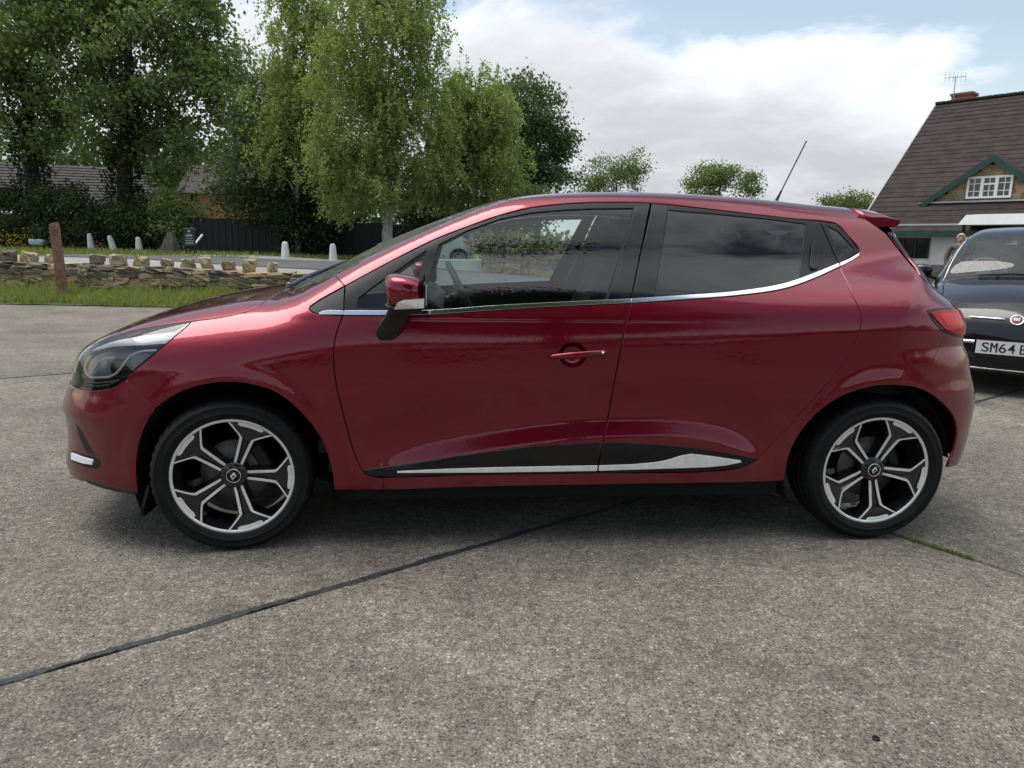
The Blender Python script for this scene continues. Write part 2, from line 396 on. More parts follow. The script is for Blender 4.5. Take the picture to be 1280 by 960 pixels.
class Patch:
    """a trimmed piece of the body surface"""
    def __init__(s): s.V = []; s.N = []; s.F = []; s.n = 0
    def _add(s, V, N, F):
        s.V.append(V); s.N.append(N); s.F += [tuple(i + s.n for i in f) for f in F]; s.n += len(V)
    def add(s, body, proj, loop3, holes=(), h=0.03, off=0.0, gap=0.002, flange=0.012, hole_gap=None):
        ax = {'side': (0, 2), 'top': (0, 1), 'front': (1, 2), 'rear': (1, 2)}[proj]
        def prep(l, g):
            p = clean_loop(np.asarray(l)[:, ax], 0.0015); p = inset(p, g); p = clean_loop(p, 0.001); return resample(p, h * 0.75)
        outer = prep(loop3, gap); hs = []
        for q in holes:
            p = clean_loop(np.asarray(q)[:, ax], 0.0015); p = inset(p, -(gap if hole_gap is None else hole_gap)); hs.append(resample(clean_loop(p, 0.001), h * 0.75))
        mn, mx = outer.min(0), outer.max(0)
        gx = np.arange(mn[0] + h * 0.5, mx[0], h); gy = np.arange(mn[1] + h * 0.45, mx[1], h * 0.87)
        G = np.array([(a + (h * 0.5 if j % 2 else 0), b) for j, b in enumerate(gy) for a in gx]) if len(gx) and len(gy) else np.zeros((0, 2))
        if len(G):
            k = in_poly(G, outer)
            for q in hs: k &= ~in_poly(G, q)
            G = G[k]
        B = np.concatenate([outer] + hs)
        if len(G):
            keep = np.ones(len(G), bool)
            for c0 in range(0, len(G), 2000):
                dd = ((G[c0:c0 + 2000, None, :] - B[None]) ** 2).sum(2).min(1); keep[c0:c0 + 2000] = dd > (0.5 * h) ** 2
            G = G[keep]
        pts = np.concatenate([B, G]); edges = []; b = 0
        for l in [outer] + hs:
            n = len(l); edges += [(b + i, b + (i + 1) % n) for i in range(n)]; b += n
        vo, eo, fo, ov, oe, of = delaunay_2d_cdt([Vector(q) for q in pts], edges, [], 0, 1e-7)
        Q = np.array([(v.x, v.y) for v in vo]); T = np.array([f for f in fo if len(f) == 3])
        cen = Q[T].mean(1); k = in_poly(cen, outer)
        for q in hs: k &= ~in_poly(cen, q)
        T = T[k]
        P = s.lift(body, proj, Q); N = body.normal(np.stack([P[:, 0], np.abs(P[:, 1]), P[:, 2]], 1)); N[:, 1] *= np.where(P[:, 1] < 0, -1, 1)
        # orientation
        gn = np.cross(P[T[:, 1]] - P[T[:, 0]], P[T[:, 2]] - P[T[:, 0]]); dt = np.sum(gn * N[T[:, 0]], 1)
        T = np.where((dt < 0)[:, None], T[:, ::-1], T)
        s._add(P + N * off, N, [tuple(t) for t in T])
        if flange:
            for li, l in enumerate([outer] + hs):
                Pl = s.lift(body, proj, l); Nl = body.normal(np.stack([Pl[:, 0], np.abs(Pl[:, 1]), Pl[:, 2]], 1)); Nl[:, 1] *= np.where(Pl[:, 1] < 0, -1, 1)
                Pl = Pl + Nl * off
                tan = np.roll(Pl, -1, 0) - np.roll(Pl, 1, 0); tan /= np.maximum(np.linalg.norm(tan, axis=1, keepdims=True), 1e-9)
                o = np.cross(tan, Nl); o /= np.maximum(np.linalg.norm(o, axis=1, keepdims=True), 1e-9)
                # outward test in 2D
                o2 = o[:, list(ax)]; test = l + o2 * 0.004; inside = in_poly(test, l)
                sign = -1 if inside.mean() > 0.5 else 1
                if li > 0: sign = -sign
                o = o * sign; n = len(l); bv = min(0.0014, gap * 0.7) if gap > 0 else 0.0007
                r0, r1, r2 = Pl, Pl - Nl * bv + o * bv, Pl - Nl * flange + o * bv
                nm = (Nl + o) / math.sqrt(2)
                V = np.concatenate([r0, r1, r2]); NN = np.concatenate([Nl, nm, o]); F = []
                gq = np.cross(r0[1] - r0[0], r1[0] - r0[0]); flip = gq @ nm[0] < 0
                for r_ in (0, n):
                    for i in range(n):
                        j = (i + 1) % n; q = (r_ + i, r_ + j, r_ + n + j, r_ + n + i); F.append(q[::-1] if flip else q)
                s._add(V, NN, F)
        return s
    def lift(s, body, proj, Q):
        a, b = Q[:, 0], Q[:, 1]
        if proj == 'side': return np.stack([a, body.Y(a, b), b], 1)
        if proj == 'top': return np.stack([a, b, body.Z(a, np.abs(b))], 1)
        if proj == 'front': return np.stack([body.XF(np.abs(a), b), a, b], 1)
        return np.stack([body.XR(np.abs(a), b), a, b], 1)
    def mesh(s, name, sgn=1, both=False):
        V = np.concatenate(s.V); N = np.concatenate(s.N); F = s.F
        if sgn < 0: V = V * [1, -1, 1]; N = N * [1, -1, 1]; F = [f[::-1] for f in F]
        if both:
            n = len(V); F = F + [tuple(i + n for i in f[::-1]) for f in F]; V = np.concatenate([V, V * [1, -1, 1]]); N = np.concatenate([N, N * [1, -1, 1]])
        return mesh(name, V, F, True, N)
def mirror_y(l): q = np.array(l); q[:, 1] *= -1; return q
def ribbon(body, lines, w=0.012, depth=0.011):
    """black strip behind the gap between two panels, standing in for its shade"""
    V = []; N = []; F = []
    for l in lines:
        l = np.asarray(l); l = np.array([l[0]] + [l[i] for i in range(1, len(l)) if np.linalg.norm(l[i] - l[i - 1]) > 1e-4])
        n = body.normal(np.stack([l[:, 0], np.abs(l[:, 1]), l[:, 2]], 1)); t = np.gradient(l, axis=0); t /= np.maximum(np.linalg.norm(t, axis=1, keepdims=True), 1e-9)
        c = np.cross(t, n); c /= np.maximum(np.linalg.norm(c, axis=1, keepdims=True), 1e-9); p = l - n * depth; b = len(V); k = len(l)
        V += list(p + c * w) + list(p - c * w); N += list(n) * 2
        F += [(b + i, b + i + 1, b + k + i + 1, b + k + i) for i in range(k - 1)]
    return np.array(V), np.array(N), F
def gap_strip_mesh(name, body, lines, sgn, w=0.012, depth=0.011):  # mesh of the black strips that put shade into the panel gaps
    V, N, F = ribbon(body, lines, w, depth); V = V * [1, sgn, 1]
    return mesh(name, V, F)

# ---------------------------------------------------------------- the red hatchback: shape
class Hatch(Body):
    def __init__(s, org, fwd):
        super().__init__(org, fwd)
        lo, hi = -1.7, 4.7
        s.zc = curve([-1.0, -0.86, -0.80, -0.70, -0.5, -0.3, 0.0, 0.12, 0.20, 0.30, 0.474, 0.759, 0.959, 1.043, 1.19, 1.335, 1.48, 1.70, 1.866, 2.135, 2.409, 2.683, 2.9, 3.3],
                     [0.44, 0.61, 0.672, 0.757, 0.859, 0.925, 0.986, 1.008, 1.036, 1.085, 1.177, 1.299, 1.371, 1.396, 1.420, 1.432, 1.438, 1.442, 1.440, 1.430, 1.412, 1.394, 1.37, 1.31], lo, hi, 0.02)
        s.ca = curve([-0.8, 0.0, 0.2, 0.45, 0.8, 1.05, 1.4, 2.2, 2.9], [0.10, 0.085, 0.14, 0.15, 0.12, 0.09, 0.085, 0.10, 0.12], lo, hi, 0.05)
        s.W = curve([-0.9, -0.6, -0.35, 0.0, 0.5, 1.3, 2.0, 2.6, 2.9, 3.25], [0.80, 0.825, 0.848, 0.861, 0.856, 0.856, 0.861, 0.867, 0.855, 0.80], lo, hi, 0.08)
        s.zs = curve([-0.6, 0.0, 0.4, 0.9, 1.6, 2.1, 2.6, 3.1], [0.66, 0.72, 0.78, 0.80, 0.815, 0.85, 0.885, 0.90], lo, hi, 0.08)
        s.ks = curve([-0.6, 0.0, 0.4, 0.8, 1.6, 2.1, 2.6, 3.1], [3.0, 3.2, 2.0, 1.55, 1.6, 2.3, 3.3, 3.3], lo, hi, 0.08)
        s.G = curve([-0.6, 0.0, 0.15, 0.35, 0.7, 1.0, 1.6, 2.0, 2.4, 2.8, 3.1], [0.2, 0.62, 0.715, 0.775, 0.793, 0.797, 0.793, 0.78, 0.745, 0.69, 0.63], lo, hi, 0.08)
        s.dp = curve([0.0, 0.10, 0.18, 0.24, 0.30, 0.42, 0.55, 0.68, 0.80, 0.95, 1.3], [-0.10, -0.055, -0.030, -0.017, -0.012, -0.013, -0.006, 0.0, -0.004, -0.006, -0.006], -0.2, 2.0, 0.02)
        s.xn = curve([0.0, 0.15, 0.194, 0.237, 0.281, 0.343, 0.40, 0.472, 0.502, 0.569, 0.602, 0.66, 0.72, 0.80, 1.2], [-0.62, -0.74, -0.80, -0.85, -0.858, -0.846, -0.841, -0.842, -0.850, -0.830, -0.815, -0.795, -0.775, -0.74, -0.50], -0.2, 2.0, 0.008)
        s.xt = curve([0.0, 0.20, 0.25, 0.327, 0.393, 0.526, 0.609, 0.665, 0.773, 0.817, 0.867, 0.98, 1.03, 1.062, 1.157, 1.30, 1.40, 1.6], [2.95, 3.10, 3.15, 3.18, 3.19, 3.20, 3.19, 3.167, 3.13, 3.105, 3.105, 3.045, 2.965, 2.93, 2.86, 2.775, 2.72, 2.6], -0.2, 2.0, 0.012)
        s.zl = curve([0.50, 0.8, 1.1, 1.4, 1.65, 1.85, 2.0, 2.1], [0.325, 0.405, 0.455, 0.485, 0.49, 0.475, 0.43, 0.37], lo, hi, 0.06)
        s.zwaist = curve([-0.3, 0.4, 1.2, 1.8, 2.4], [0.76, 0.775, 0.80, 0.815, 0.83], lo, hi, 0.05)
    def F(s, x, y, z):
        x = np.asarray(x, float); y = np.asarray(y, float); z = np.asarray(z, float)
        d = np.maximum(z - s.zs(x), 0)
        low = s.W(x) + s.dp(z) - s.ks(x) * d * d
        # lower door sculpting: a ledge that faces the sky above the black trim
        win = sstep((x - 0.42) / 0.35) * sstep((2.16 - x) / 0.22)
        t = (s.zl(x) - z)
        low = low + win * (0.022 * sstep(t / 0.085 + 0.5) - 0.012 * np.exp(-((t + 0.10) / 0.10) ** 2))
        # wheel arch lips
        for hx in (0.0, 2.589):
            r_ = np.sqrt((x - hx) ** 2 + (z - 0.30) ** 2); low = low + 0.010 * np.exp(-((r_ - 0.385) / 0.035) ** 2) * sstep((z - 0.15) / 0.1)
        zz = z - 0.95
        gh = s.G(x) - 0.42 * np.maximum(zz, -0.04) - 0.25 * np.maximum(zz, 0) ** 2 - 2.5 * np.maximum(-zz - 0.04, 0)
        side = smax(low, gh, 0.05)
        a = np.abs(y)
        f = y - side
        top = z - (s.zc(x) - s.ca(x) * a * a)
        f = smax(f, top, 0.085)
        fr = s.xn(z) + 0.25 * a ** 2 + 0.8 * a ** 6 - x
        f = smax(f, fr, 0.05)
        rr = x - (s.xt(z) - 0.05 * a ** 2 - 1.36 * a ** 8)
        f = smax(f, rr, 0.05)
        return f
CAR_YAW = R(5.05); _u = np.array([math.cos(CAR_YAW), math.sin(CAR_YAW)]); _n = np.array([math.sin(CAR_YAW), -math.cos(CAR_YAW)])
CAR_ORG = np.array([-1.063, 2.601, 0.0]) - np.append(_n, 0) * 0.845
HB = Hatch(CAR_ORG, _u)

# ---------------------------------------------------------------- the red hatchback: panels
def part(name, patch, mat, parent, sgn=1, both=False, label=None):
    o = link(name, patch.mesh(name, sgn, both), MAT[mat], parent)
    if label: o['label'] = label
    return o
def cat(*a): return np.concatenate([np.asarray(q) for q in a])
def pxy(px, py, y):
    """photo pixel -> car-local point on the plane at lateral y"""
    o = HB.loc(CAMP); d = ray(px, py); d = np.array([d @ HB.u, d @ HB.v, d[2]]); return o + d * ((y - o[1]) / d[1])

def build_wheel(side_near=True):
    """axis along y, outer face towards -y, origin at the hub on the outer face"""
    RO = 0.228; n = 150
    w = MB()
    yf = lambda r_: 0.030 - 0.026 * min(1.0, (r_ / 0.205) ** 1.5)
    # spokes, black
    st = [(0.040, 0.0165), (0.07, 0.0190), (0.10, 0.0215), (0.13, 0.0242), (0.154, 0.0268), (0.162, 0.033), (0.173, 0.047), (0.184, 0.062), (0.198, 0.081)]
    edge = MB()
    for k in range(5):
        a = R(72 * k - 3); ca, sa = math.cos(a), math.sin(a)
        T3 = lambda u_, v_, y_: (u_ * ca - v_ * sa, y_, u_ * sa + v_ * ca)
        V = []; nv = 8
        for u_, h in st:
            e = min(0.0115, h * 0.60); q = 0.007; f0 = yf(math.hypot(u_, h))
            m = max(0.0, h - e - 0.004)
            for v_, y_ in ((-h - 0.011, f0 + 0.055), (-h, f0), (-h + e, f0), (-m * 0.9, f0 + q), (m * 0.9, f0 + q), (h - e, f0), (h, f0), (h + 0.011, f0 + 0.055)): V.append(T3(u_, v_, y_))
        F = []
        for i in range(len(st) - 1):
            for j in range(nv - 1): F.append((i * nv + j, i * nv + j + 1, (i + 1) * nv + j + 1, (i + 1) * nv + j))
            F.append((i * nv + nv - 1, i * nv, (i + 1) * nv, (i + 1) * nv + nv - 1))
        F.append(tuple(range(nv - 1, -1, -1))); i = len(st) - 1; F.append(tuple(i * nv + j for j in range(nv)))
        w.add(V, F)
        # filler out to the barrel
        arc = [R(t) for t in np.linspace(-23, 23, 13)]
        V = []
        for t in arc:
            r1 = 0.196 / math.cos(t) - 0.004; V += [T3(r1 * math.cos(t), r1 * math.sin(t), yf(r1) + 0.006), T3(0.2155 * math.cos(t), 0.2155 * math.sin(t), 0.008)]
        w.add(V, [(2 * i, 2 * i + 1, 2 * i + 3, 2 * i + 2) for i in range(len(arc) - 1)])
        # machined edges
        for sg in (-1, 1):
            V = []; line = [(u_, h) for u_, h in st[0:]]
            for u_, h in line:
                e = 0.0105 if u_ > 0.065 else 0.0085; f0 = yf(math.hypot(u_, h)) - 0.0012
                V += [T3(u_, sg * (h + 0.0004), f0 + 0.004), T3(u_, sg * h, f0), T3(u_, sg * (h - e), f0), T3(u_, sg * (h - e), f0 + 0.004)]
            m = len(line); F = []
            for i in range(m - 1):
                for j in range(3): F.append((i * 4 + j, i * 4 + j + 1, i * 4 + 5 + j, i * 4 + 4 + j))
            edge.add(V, F)
            # run into the lip
            u0, h0 = st[-1]; t0 = math.atan2(h0, u0); f0 = yf(0.213) - 0.0012
            V = [T3(u0, sg * h0, f0), T3(u0, sg * (h0 - 0.0085), f0), T3(0.2165 * math.cos(t0 - 0.03), sg * 0.2165 * math.sin(t0 - 0.03), 0.0015), T3(0.2165 * math.cos(t0 + 0.02), sg * 0.2165 * math.sin(t0 + 0.02), 0.0015)]
            edge.add(V, [(0, 1, 2, 3)])
        # wide machined pad at the spoke's end
        V = []; tt = np.linspace(-13, 13, 9)
        for t in tt:
            d = 0.009 if abs(t) < 10 else 0.004
            V += [T3((0.2165 - d - 0.005) * math.cos(R(t)), (0.2165 - d - 0.005) * math.sin(R(t)), yf(0.2) - 0.001), T3(0.2168 * math.cos(R(t)), 0.2168 * math.sin(R(t)), 0.0012)]
        edge.add(V, [(2 * i, 2 * i + 1, 2 * i + 3, 2 * i + 2) for i in range(len(tt) - 1)])
    w.lathe([(0.2175, 0.006), (0.214, 0.014), (0.206, 0.03), (0.199, 0.09), (0.203, 0.17), (0.222, 0.195)], 96)
    w.lathe([(0.0, 0.020), (0.045, 0.020), (0.052, 0.026), (0.054, 0.06), (0.0, 0.062)], 40)
    for k in range(5):
        a = R(72 * k + 33); w.lathe([(0.0, 0.014), (0.0075, 0.0145), (0.0085, 0.017), (0.0085, 0.026)], 10, origin=(0.039 * math.cos(a), 0, 0.039 * math.sin(a)))
    rim = fix_normals(w.build('wheel', MAT['rim_black']))
    edge.lathe([(0.2165, 0.0045), (0.2175, 0.0012), (0.2225, -0.0008), (0.2285, 0.0), (0.2300, 0.004), (0.2285, 0.010)], 120)
    fix_normals(edge.build('machined_face', MAT['machined_alloy'], rim))
    # tyre
    prof = [(0.222, 0.010), (0.2262, 0.002), (0.231, -0.004), (0.240, -0.0105), (0.2500, -0.0135), (0.2508, -0.0148), (0.2525, -0.0148), (0.2533, -0.0138), (0.264, -0.0142), (0.276, -0.0118), (0.2775, -0.0128), (0.279, -0.0110), (0.288, -0.0050), (0.2945, 0.0045), (0.2995, 0.016), (0.3022, 0.030),
            (0.3030, 0.052), (0.2975, 0.054), (0.2975, 0.060), (0.3032, 0.062), (0.3034, 0.092), (0.2975, 0.094), (0.2975, 0.101), (0.3034, 0.103), (0.3032, 0.134), (0.2975, 0.136), (0.2975, 0.142), (0.3030, 0.144), (0.3022, 0.166), (0.2995, 0.180), (0.288, 0.200), (0.264, 0.209), (0.24, 0.205), (0.222, 0.19)]
    t = MB(); V = []
    for i, (r_, y_) in enumerate(prof):
        for k in range(n):
            rr = r_
            if k % 3 == 0 and 13 <= i <= 15 or k % 3 == 0 and 28 <= i <= 29: rr -= 0.0055
            a = 2 * math.pi * k / n; V.append((rr * math.cos(a), y_, rr * math.sin(a)))
    F = [(i * n + k, i * n + (k + 1) % n, (i + 1) * n + (k + 1) % n, (i + 1) * n + k) for i in range(len(prof) - 1) for k in range(n)]
    t.add(V, F, True); fix_normals(t.build('tyre', MAT['rubber'], rim))
    d = MB(); d.lathe([(0.055, 0.068), (0.130, 0.068), (0.131, 0.070), (0.131, 0.088), (0.055, 0.090)], 64)
    fix_normals(d.build('brake_disc', MAT['disc_steel'], rim))
    c = MB(); c.box((0.098, 0.082, 0.055), (0.045, 0.05, 0.12), Matrix.Rotation(R(-30), 3, 'Y'), bev=0.008); c.build('brake_caliper', MAT['matte_black'], rim)
    h = MB(); h.lathe([(0.0, 0.0105), (0.0255, 0.0115), (0.0275, 0.016), (0.0275, 0.022)], 40)
    cap = fix_normals(h.build('hub_cap', MAT['gloss_black'], rim))
    h = MB(); h.lathe([(0.0250, 0.0120), (0.0256, 0.0104), (0.0270, 0.0108), (0.0278, 0.0125)], 40)
    # the lozenge emblem: an upright hollow diamond of two mitred bars
    o4 = [(-0.0115, 0), (0, 0.0165), (0.0115, 0), (0, -0.0165)]; i4 = [(-0.0048, 0), (0, 0.0068), (0.0048, 0), (0, -0.0068)]
    V = []
    for (a, b), (c_, d_) in zip(o4, i4): V += [(a + b * 0.22, 0.0100, b), (c_ + d_ * 0.22, 0.0082, d_)]
    h.add(V, [(2 * i, 2 * ((i + 1) % 4), 2 * ((i + 1) % 4) + 1, 2 * i + 1) for i in range(4)])
    h.build('emblem', MAT['logo_white'], rim)
    return rim
WHEEL = build_wheel()

def build_hatch():
    hb = HB; root = empty('hatchback_car', (0, 0, 0), 0)
    # shared lines, traced on the photograph and laid on the body
    bgap = hb.px([(787.8, 379), (783, 400), (772, 457), (759, 527), (746, 590.5)])
    fgap = hb.px([(428.5, 394.5), (419.5, 420), (417, 445), (420, 480), (428, 514), (444, 570), (452.5, 588)])
    rgap = hb.px([(1049, 333.5), (1057, 349), (1067, 371), (1075.5, 390), (1076.5, 404), (1072, 424), (1060, 447), (1035.5, 479), (1004, 514.5), (947, 574.5)])
    ftop = hb.px([(428.5, 394.5), (533, 393.5), (624, 387.5), (700, 383), (787.8, 379)])
    rtop = hb.px([(787.8, 379), (860, 374), (924, 369), (981, 360.5), (1013.6, 349.5), (1049, 333.5)])
    fbot = hb.px([(452.5, 588), (458, 592.5), (470, 595.3), (575, 593.2), (746, 590.5)], True, 4)
    rbot = hb.px([(746, 590.5), (881, 588.8), (925, 584.5), (947, 574.5)], True, 4)
    archf = hb.px([(172, 617), (170, 580), (175, 550), (193, 513), (220, 493), (247, 483), (280, 478), (313, 480.5), (347, 492), (377, 517), (400, 547), (413, 580), (418, 613)])
    i_s = int(np.argmin(np.abs(archf[:, 2] - hb.cast(194.5, 510.5)[2]) + (archf[:, 0] > 0) * 9))
    archr = hb.px([(979, 601), (990, 559), (1012, 526), (1045, 499), (1088, 483.5), (1115, 481.7), (1149, 485), (1171.6, 497.5), (1191, 518), (1196.7, 537), (1193.5, 561), (1184.7, 583)])
    i_r = int(np.argmin(np.linalg.norm(archr - hb.cast(1149, 485.5), axis=1)))
    wsed = hb.px([(419, 344), (450, 328.5), (480, 313.5), (543, 284.5), (590, 265.5), (616, 256.5), (640, 250.5)], True, 6)
    e1 = wsed[-1]; ditch = hb.top([(e1[0], e1[1]), (1.35, 0.525), (1.8, 0.525), (2.3, 0.515), (2.60, 0.50)], True, 0.03)
    seam_a = hb.px([(419, 344), (431, 357.2)])
    dlo = hb.px([(431, 357.2), (490, 325.5), (543, 299), (584, 283), (624, 269), (665, 259), (706, 254.5), (746, 252.5), (791, 252.5), (834, 255), (888, 261), (942, 267.5), (996, 273.5), (1030, 276), (1046, 279.5), (1060, 294), (1075, 314), (1073, 319.5)])
    tri = hb.px([(431, 357.2), (400, 374.5), (387.5, 383), (386, 386), (390, 390), (398, 393), (428.5, 394.5)], False, 5)
    fbump = hb.px([(157, 475), (194.5, 510.5)])
    shut = hb.px([(240, 400.7), (266, 398), (293, 393), (312, 387.5), (326, 380), (340, 371), (352, 364.5)])
    lamptop = hb.px([(240, 400.7), (216, 403.6), (190, 407.7), (169, 412), (150, 416.8), (135, 421.8), (120, 429.5)], True, 3)
    lampback = hb.px([(240, 400.7), (235, 406.7), (207, 430), (190, 445), (168, 463), (157, 471.5)], False, 4)
    lt = lamptop[-1]
    hoodfront = hb.front([(lt[1], lt[2]), (0.50, lt[2] - 0.032), (0.3, lt[2] - 0.045), (0.0, lt[2] - 0.05)], True, 0.02)
    k5 = int(np.argmin(np.abs(hoodfront[:, 1] - 0.48)))
    lampbot = hb.px([(157, 471.5), (140, 473.8), (122, 474.6), (108, 474.2)], True, 4)
    slatbot = hb.px([(157, 475), (147, 481.5), (138, 485.3), (115, 488.5), (102, 487.8)], True, 4)
    lb, sb = lampbot[-1], slatbot[-1]
    lampin = hb.front([(hoodfront[k5][1], hoodfront[k5][2]), (0.48, lb[2] - 0.006)], False, 0.012)
    lampbot = cat(lampbot, hb.front([(lb[1], lb[2]), (0.48, lb[2] - 0.006)], False, 0.015)[1:])
    slatbot = cat(slatbot, hb.front([(sb[1], sb[2]), (0.48, sb[2] - 0.004)], False, 0.015)[1:])
    zs_ = slatbot[-1][2]
    cowl = hb.px([(352, 364.5), (365, 361), (384, 355.5), (402, 350), (419, 344)])
    fzb = hb.px([(172, 617), (166, 617), (131, 610), (108, 602.5)], True, 4); fe = fzb[-1]
    fzb = cat(fzb, hb.front([(fe[1], fe[2]), (0.48, 0.205)], False, 0.02)[1:])
    tl_top = hb.px([(1159, 389), (1170, 386.5), (1185, 385.4), (1194, 385.6)], True, 3); tt = tl_top[-1]
    tl_in = hb.rear([(0.63, tt[2] - 0.003), (0.635, 0.90), (0.64, 0.838)], False, 0.012)
    tl_bot = hb.px([(1194, 421), (1180, 415), (1166, 401), (1159, 389)], True, 3)
    seam_r = hb.px([(1182, 417), (1168, 447), (1149, 485.5)])
    k_t = int(np.argmin(np.linalg.norm(tl_bot - seam_r[0], axis=1)))
    hedge = cat(hb.rear([(0.63, tt[2] - 0.003), (0.655, tt[2] + 0.008)], False, 0.02), hb.px([(1181, 372.5), (1161, 357), (1141, 334), (1123, 312.5), (1107, 291.5)], False, 4))
    sillb = hb.px([(979, 601), (925, 603), (794, 605), (618, 608), (479, 612.5), (450, 613), (418, 613)], False, 8)
    k_s = int(np.argmin(np.abs(sillb[:, 0] - hb.cast(479, 612.5)[0])))
    # ---- one side at a time
    handle_c = hb.cast(716, 443.5)
    tcup = np.linspace(0, 2 * np.pi, 28, endpoint=False)
    cup = hb.side([(handle_c[0] + 0.052 * math.cos(t), handle_c[2] + 0.046 * math.sin(t)) for t in tcup] + [(handle_c[0] + 0.052, handle_c[2])], False, 9)[:-1]
    # patches
    P = {}
    wing_loop = cat(seam_a[::-1][:0], tri, fgap[1:], hb.px([(458, 593), (470, 596.5), (479, 597.5), (479, 612.5)], False, 4), sillb[k_s + 1:], archf[::-1][1:len(archf) - i_s], fbump[::-1], lampback[::-1][1:], shut[1:], cowl[1:], seam_a[1:-1])
    P['wing'] = Patch().add(hb, 'side', wing_loop, h=0.020, gap=0.0032)
    P['fdoor'] = Patch().add(hb, 'side', cat(ftop, bgap[1:], fbot[::-1][1:], fgap[::-1][1:-1]), [cup], h=0.0165, gap=0.0036)
    P['rdoor'] = Patch().add(hb, 'side', cat(rtop, rgap[1:], rbot[::-1][1:], bgap[::-1][1:-1]), h=0.0165, gap=0.0036)
    side_loop = cat(seam_a[::-1], wsed[1:], ditch[1:], hedge[::-1], tl_top[::-1], tl_bot[::-1][1:len(tl_bot) - k_t], seam_r[1:], archr[:i_r][::-1], sillb[1:k_s + 1], hb.px([(479, 597.5)]), hb.px([(575, 594), (746, 591.4), (881, 589.7), (925, 585.3), (947, 574.8)], True, 6), rgap[::-1][1:], dlo[::-1][:-1])
    P['bside'] = Patch().add(hb, 'side', side_loop, h=0.018, gap=0.0022)
    bump_loop = cat(fbump, archf[:i_s][::-1], fzb[1:], hb.front([(0.48, 0.205), (0.48, zs_)], False, 0.012)[1:], slatbot[::-1][1:])
    fb = Patch().add(hb, 'side', bump_loop, h=0.014)
    fbc = Patch().add(hb, 'front', hb.front([(-0.482, 0.205), (0.482, 0.205), (0.482, zs_), (-0.482, zs_)], False, 0.02), h=0.03, gap=0.0)
    rb_loop = cat(tl_bot[:k_t + 1][::-1][0:0], seam_r[::-1], tl_bot[:k_t + 1][::-1], tl_in[::-1][0:1], hb.rear([(0.64, 0.838), (0.62, 0.75), (0.62, 0.28)], False, 0.015)[1:], hb.px([(1194, 582.5), (1184.7, 584.5)], False, 3), archr[i_r:][::-1][1:])
    rb = Patch().add(hb, 'side', rb_loop, h=0.014)
    rbc = Patch().add(hb, 'rear', hb.rear([(-0.622, 0.28), (0.622, 0.28), (0.622, 0.60), (-0.622, 0.60)], False, 0.02), h=0.03, gap=0.0)
    for p_, extra in ((fb, fbc), (rb, rbc)): P['bump%d' % id(p_)] = None
    def bumper(name, sidep, cenp):
        V = [np.concatenate(sidep.V), np.concatenate(sidep.V) * [1, -1, 1], np.concatenate(cenp.V)]
        N = [np.concatenate(sidep.N), np.concatenate(sidep.N) * [1, -1, 1], np.concatenate(cenp.N)]
        n = len(V[0]); F = list(sidep.F) + [tuple(i + n for i in f[::-1]) for f in sidep.F] + [tuple(i + 2 * n for i in f) for f in cenp.F]
        return link(name, mesh(name, np.concatenate(V), F, True, np.concatenate(N)), MAT['red_paint'], root)
    front_bumper = bumper('front_bumper', fb, fbc); rear_bumper = bumper('rear_bumper', rb, rbc)
    # bonnet, screens, roof, tailgate
    hr = hb.top([(shut[-1][0], shut[-1][1]), (0.13, 0.5), (0.10, 0.25), (0.095, 0.0)], True, 0.03)
    half = cat(lamptop[::-1], shut[1:], hr[1:], ); front = hoodfront[1:][::-1]
    bon = cat(hr[::-1], shut[::-1][1:], lamptop[1:], hoodfront[1:])
    bon = cat(bon, mirror_y(bon[::-1])[1:-1])
    part('bonnet', Patch().add(hb, 'top', bon, h=0.035), 'red_paint', root)
    base = hb.top([(cowl[-1][0], cowl[-1][1] - 0.0), (0.30, 0.58), (0.225, 0.38), (0.18, 0.0)], True, 0.03)
    head = hb.top([(e1[0], e1[1]), (1.02, 0.40), (1.0, 0.2), (0.99, 0.0)], True, 0.03)
    ws = cat(base[::-1], wsed[1:], head[1:]); ws = cat(ws, mirror_y(ws[::-1])[1:-1])
    part('windscreen', Patch().add(hb, 'top', ws, h=0.04, off=-0.002, gap=0.001), 'glass_screen', root)
    cw = cat(hr[::-1], cowl[1:], base[1:]); cw = cat(cw, mirror_y(cw[::-1])[1:-1])
    part('scuttle_panel', Patch().add(hb, 'top', cw, h=0.04, off=-0.006, gap=0.0, flange=0), 'textured_black', root)
    re_ = hb.top([(2.60, 0.50), (2.61, 0.25), (2.615, 0.0)], True, 0.04)
    rf = cat(head[::-1], ditch[1:], re_[1:]); rf = cat(rf, mirror_y(rf[::-1])[1:-1])
    part('roof', Patch().add(hb, 'top', rf, h=0.045, gap=0.0008), 'red_paint', root)
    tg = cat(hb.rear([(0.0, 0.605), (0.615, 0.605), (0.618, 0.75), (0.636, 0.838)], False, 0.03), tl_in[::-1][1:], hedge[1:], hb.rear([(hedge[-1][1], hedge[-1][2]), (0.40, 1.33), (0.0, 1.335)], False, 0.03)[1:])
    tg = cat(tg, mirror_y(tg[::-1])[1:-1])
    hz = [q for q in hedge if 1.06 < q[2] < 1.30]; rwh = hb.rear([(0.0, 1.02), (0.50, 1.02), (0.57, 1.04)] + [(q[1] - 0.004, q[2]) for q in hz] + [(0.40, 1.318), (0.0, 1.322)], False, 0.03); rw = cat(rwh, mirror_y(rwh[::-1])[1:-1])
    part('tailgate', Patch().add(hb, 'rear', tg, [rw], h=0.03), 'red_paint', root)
    part('rear_window', Patch().add(hb, 'rear', rw, h=0.035, off=-0.001, gap=0.001), 'glass_privacy', root)
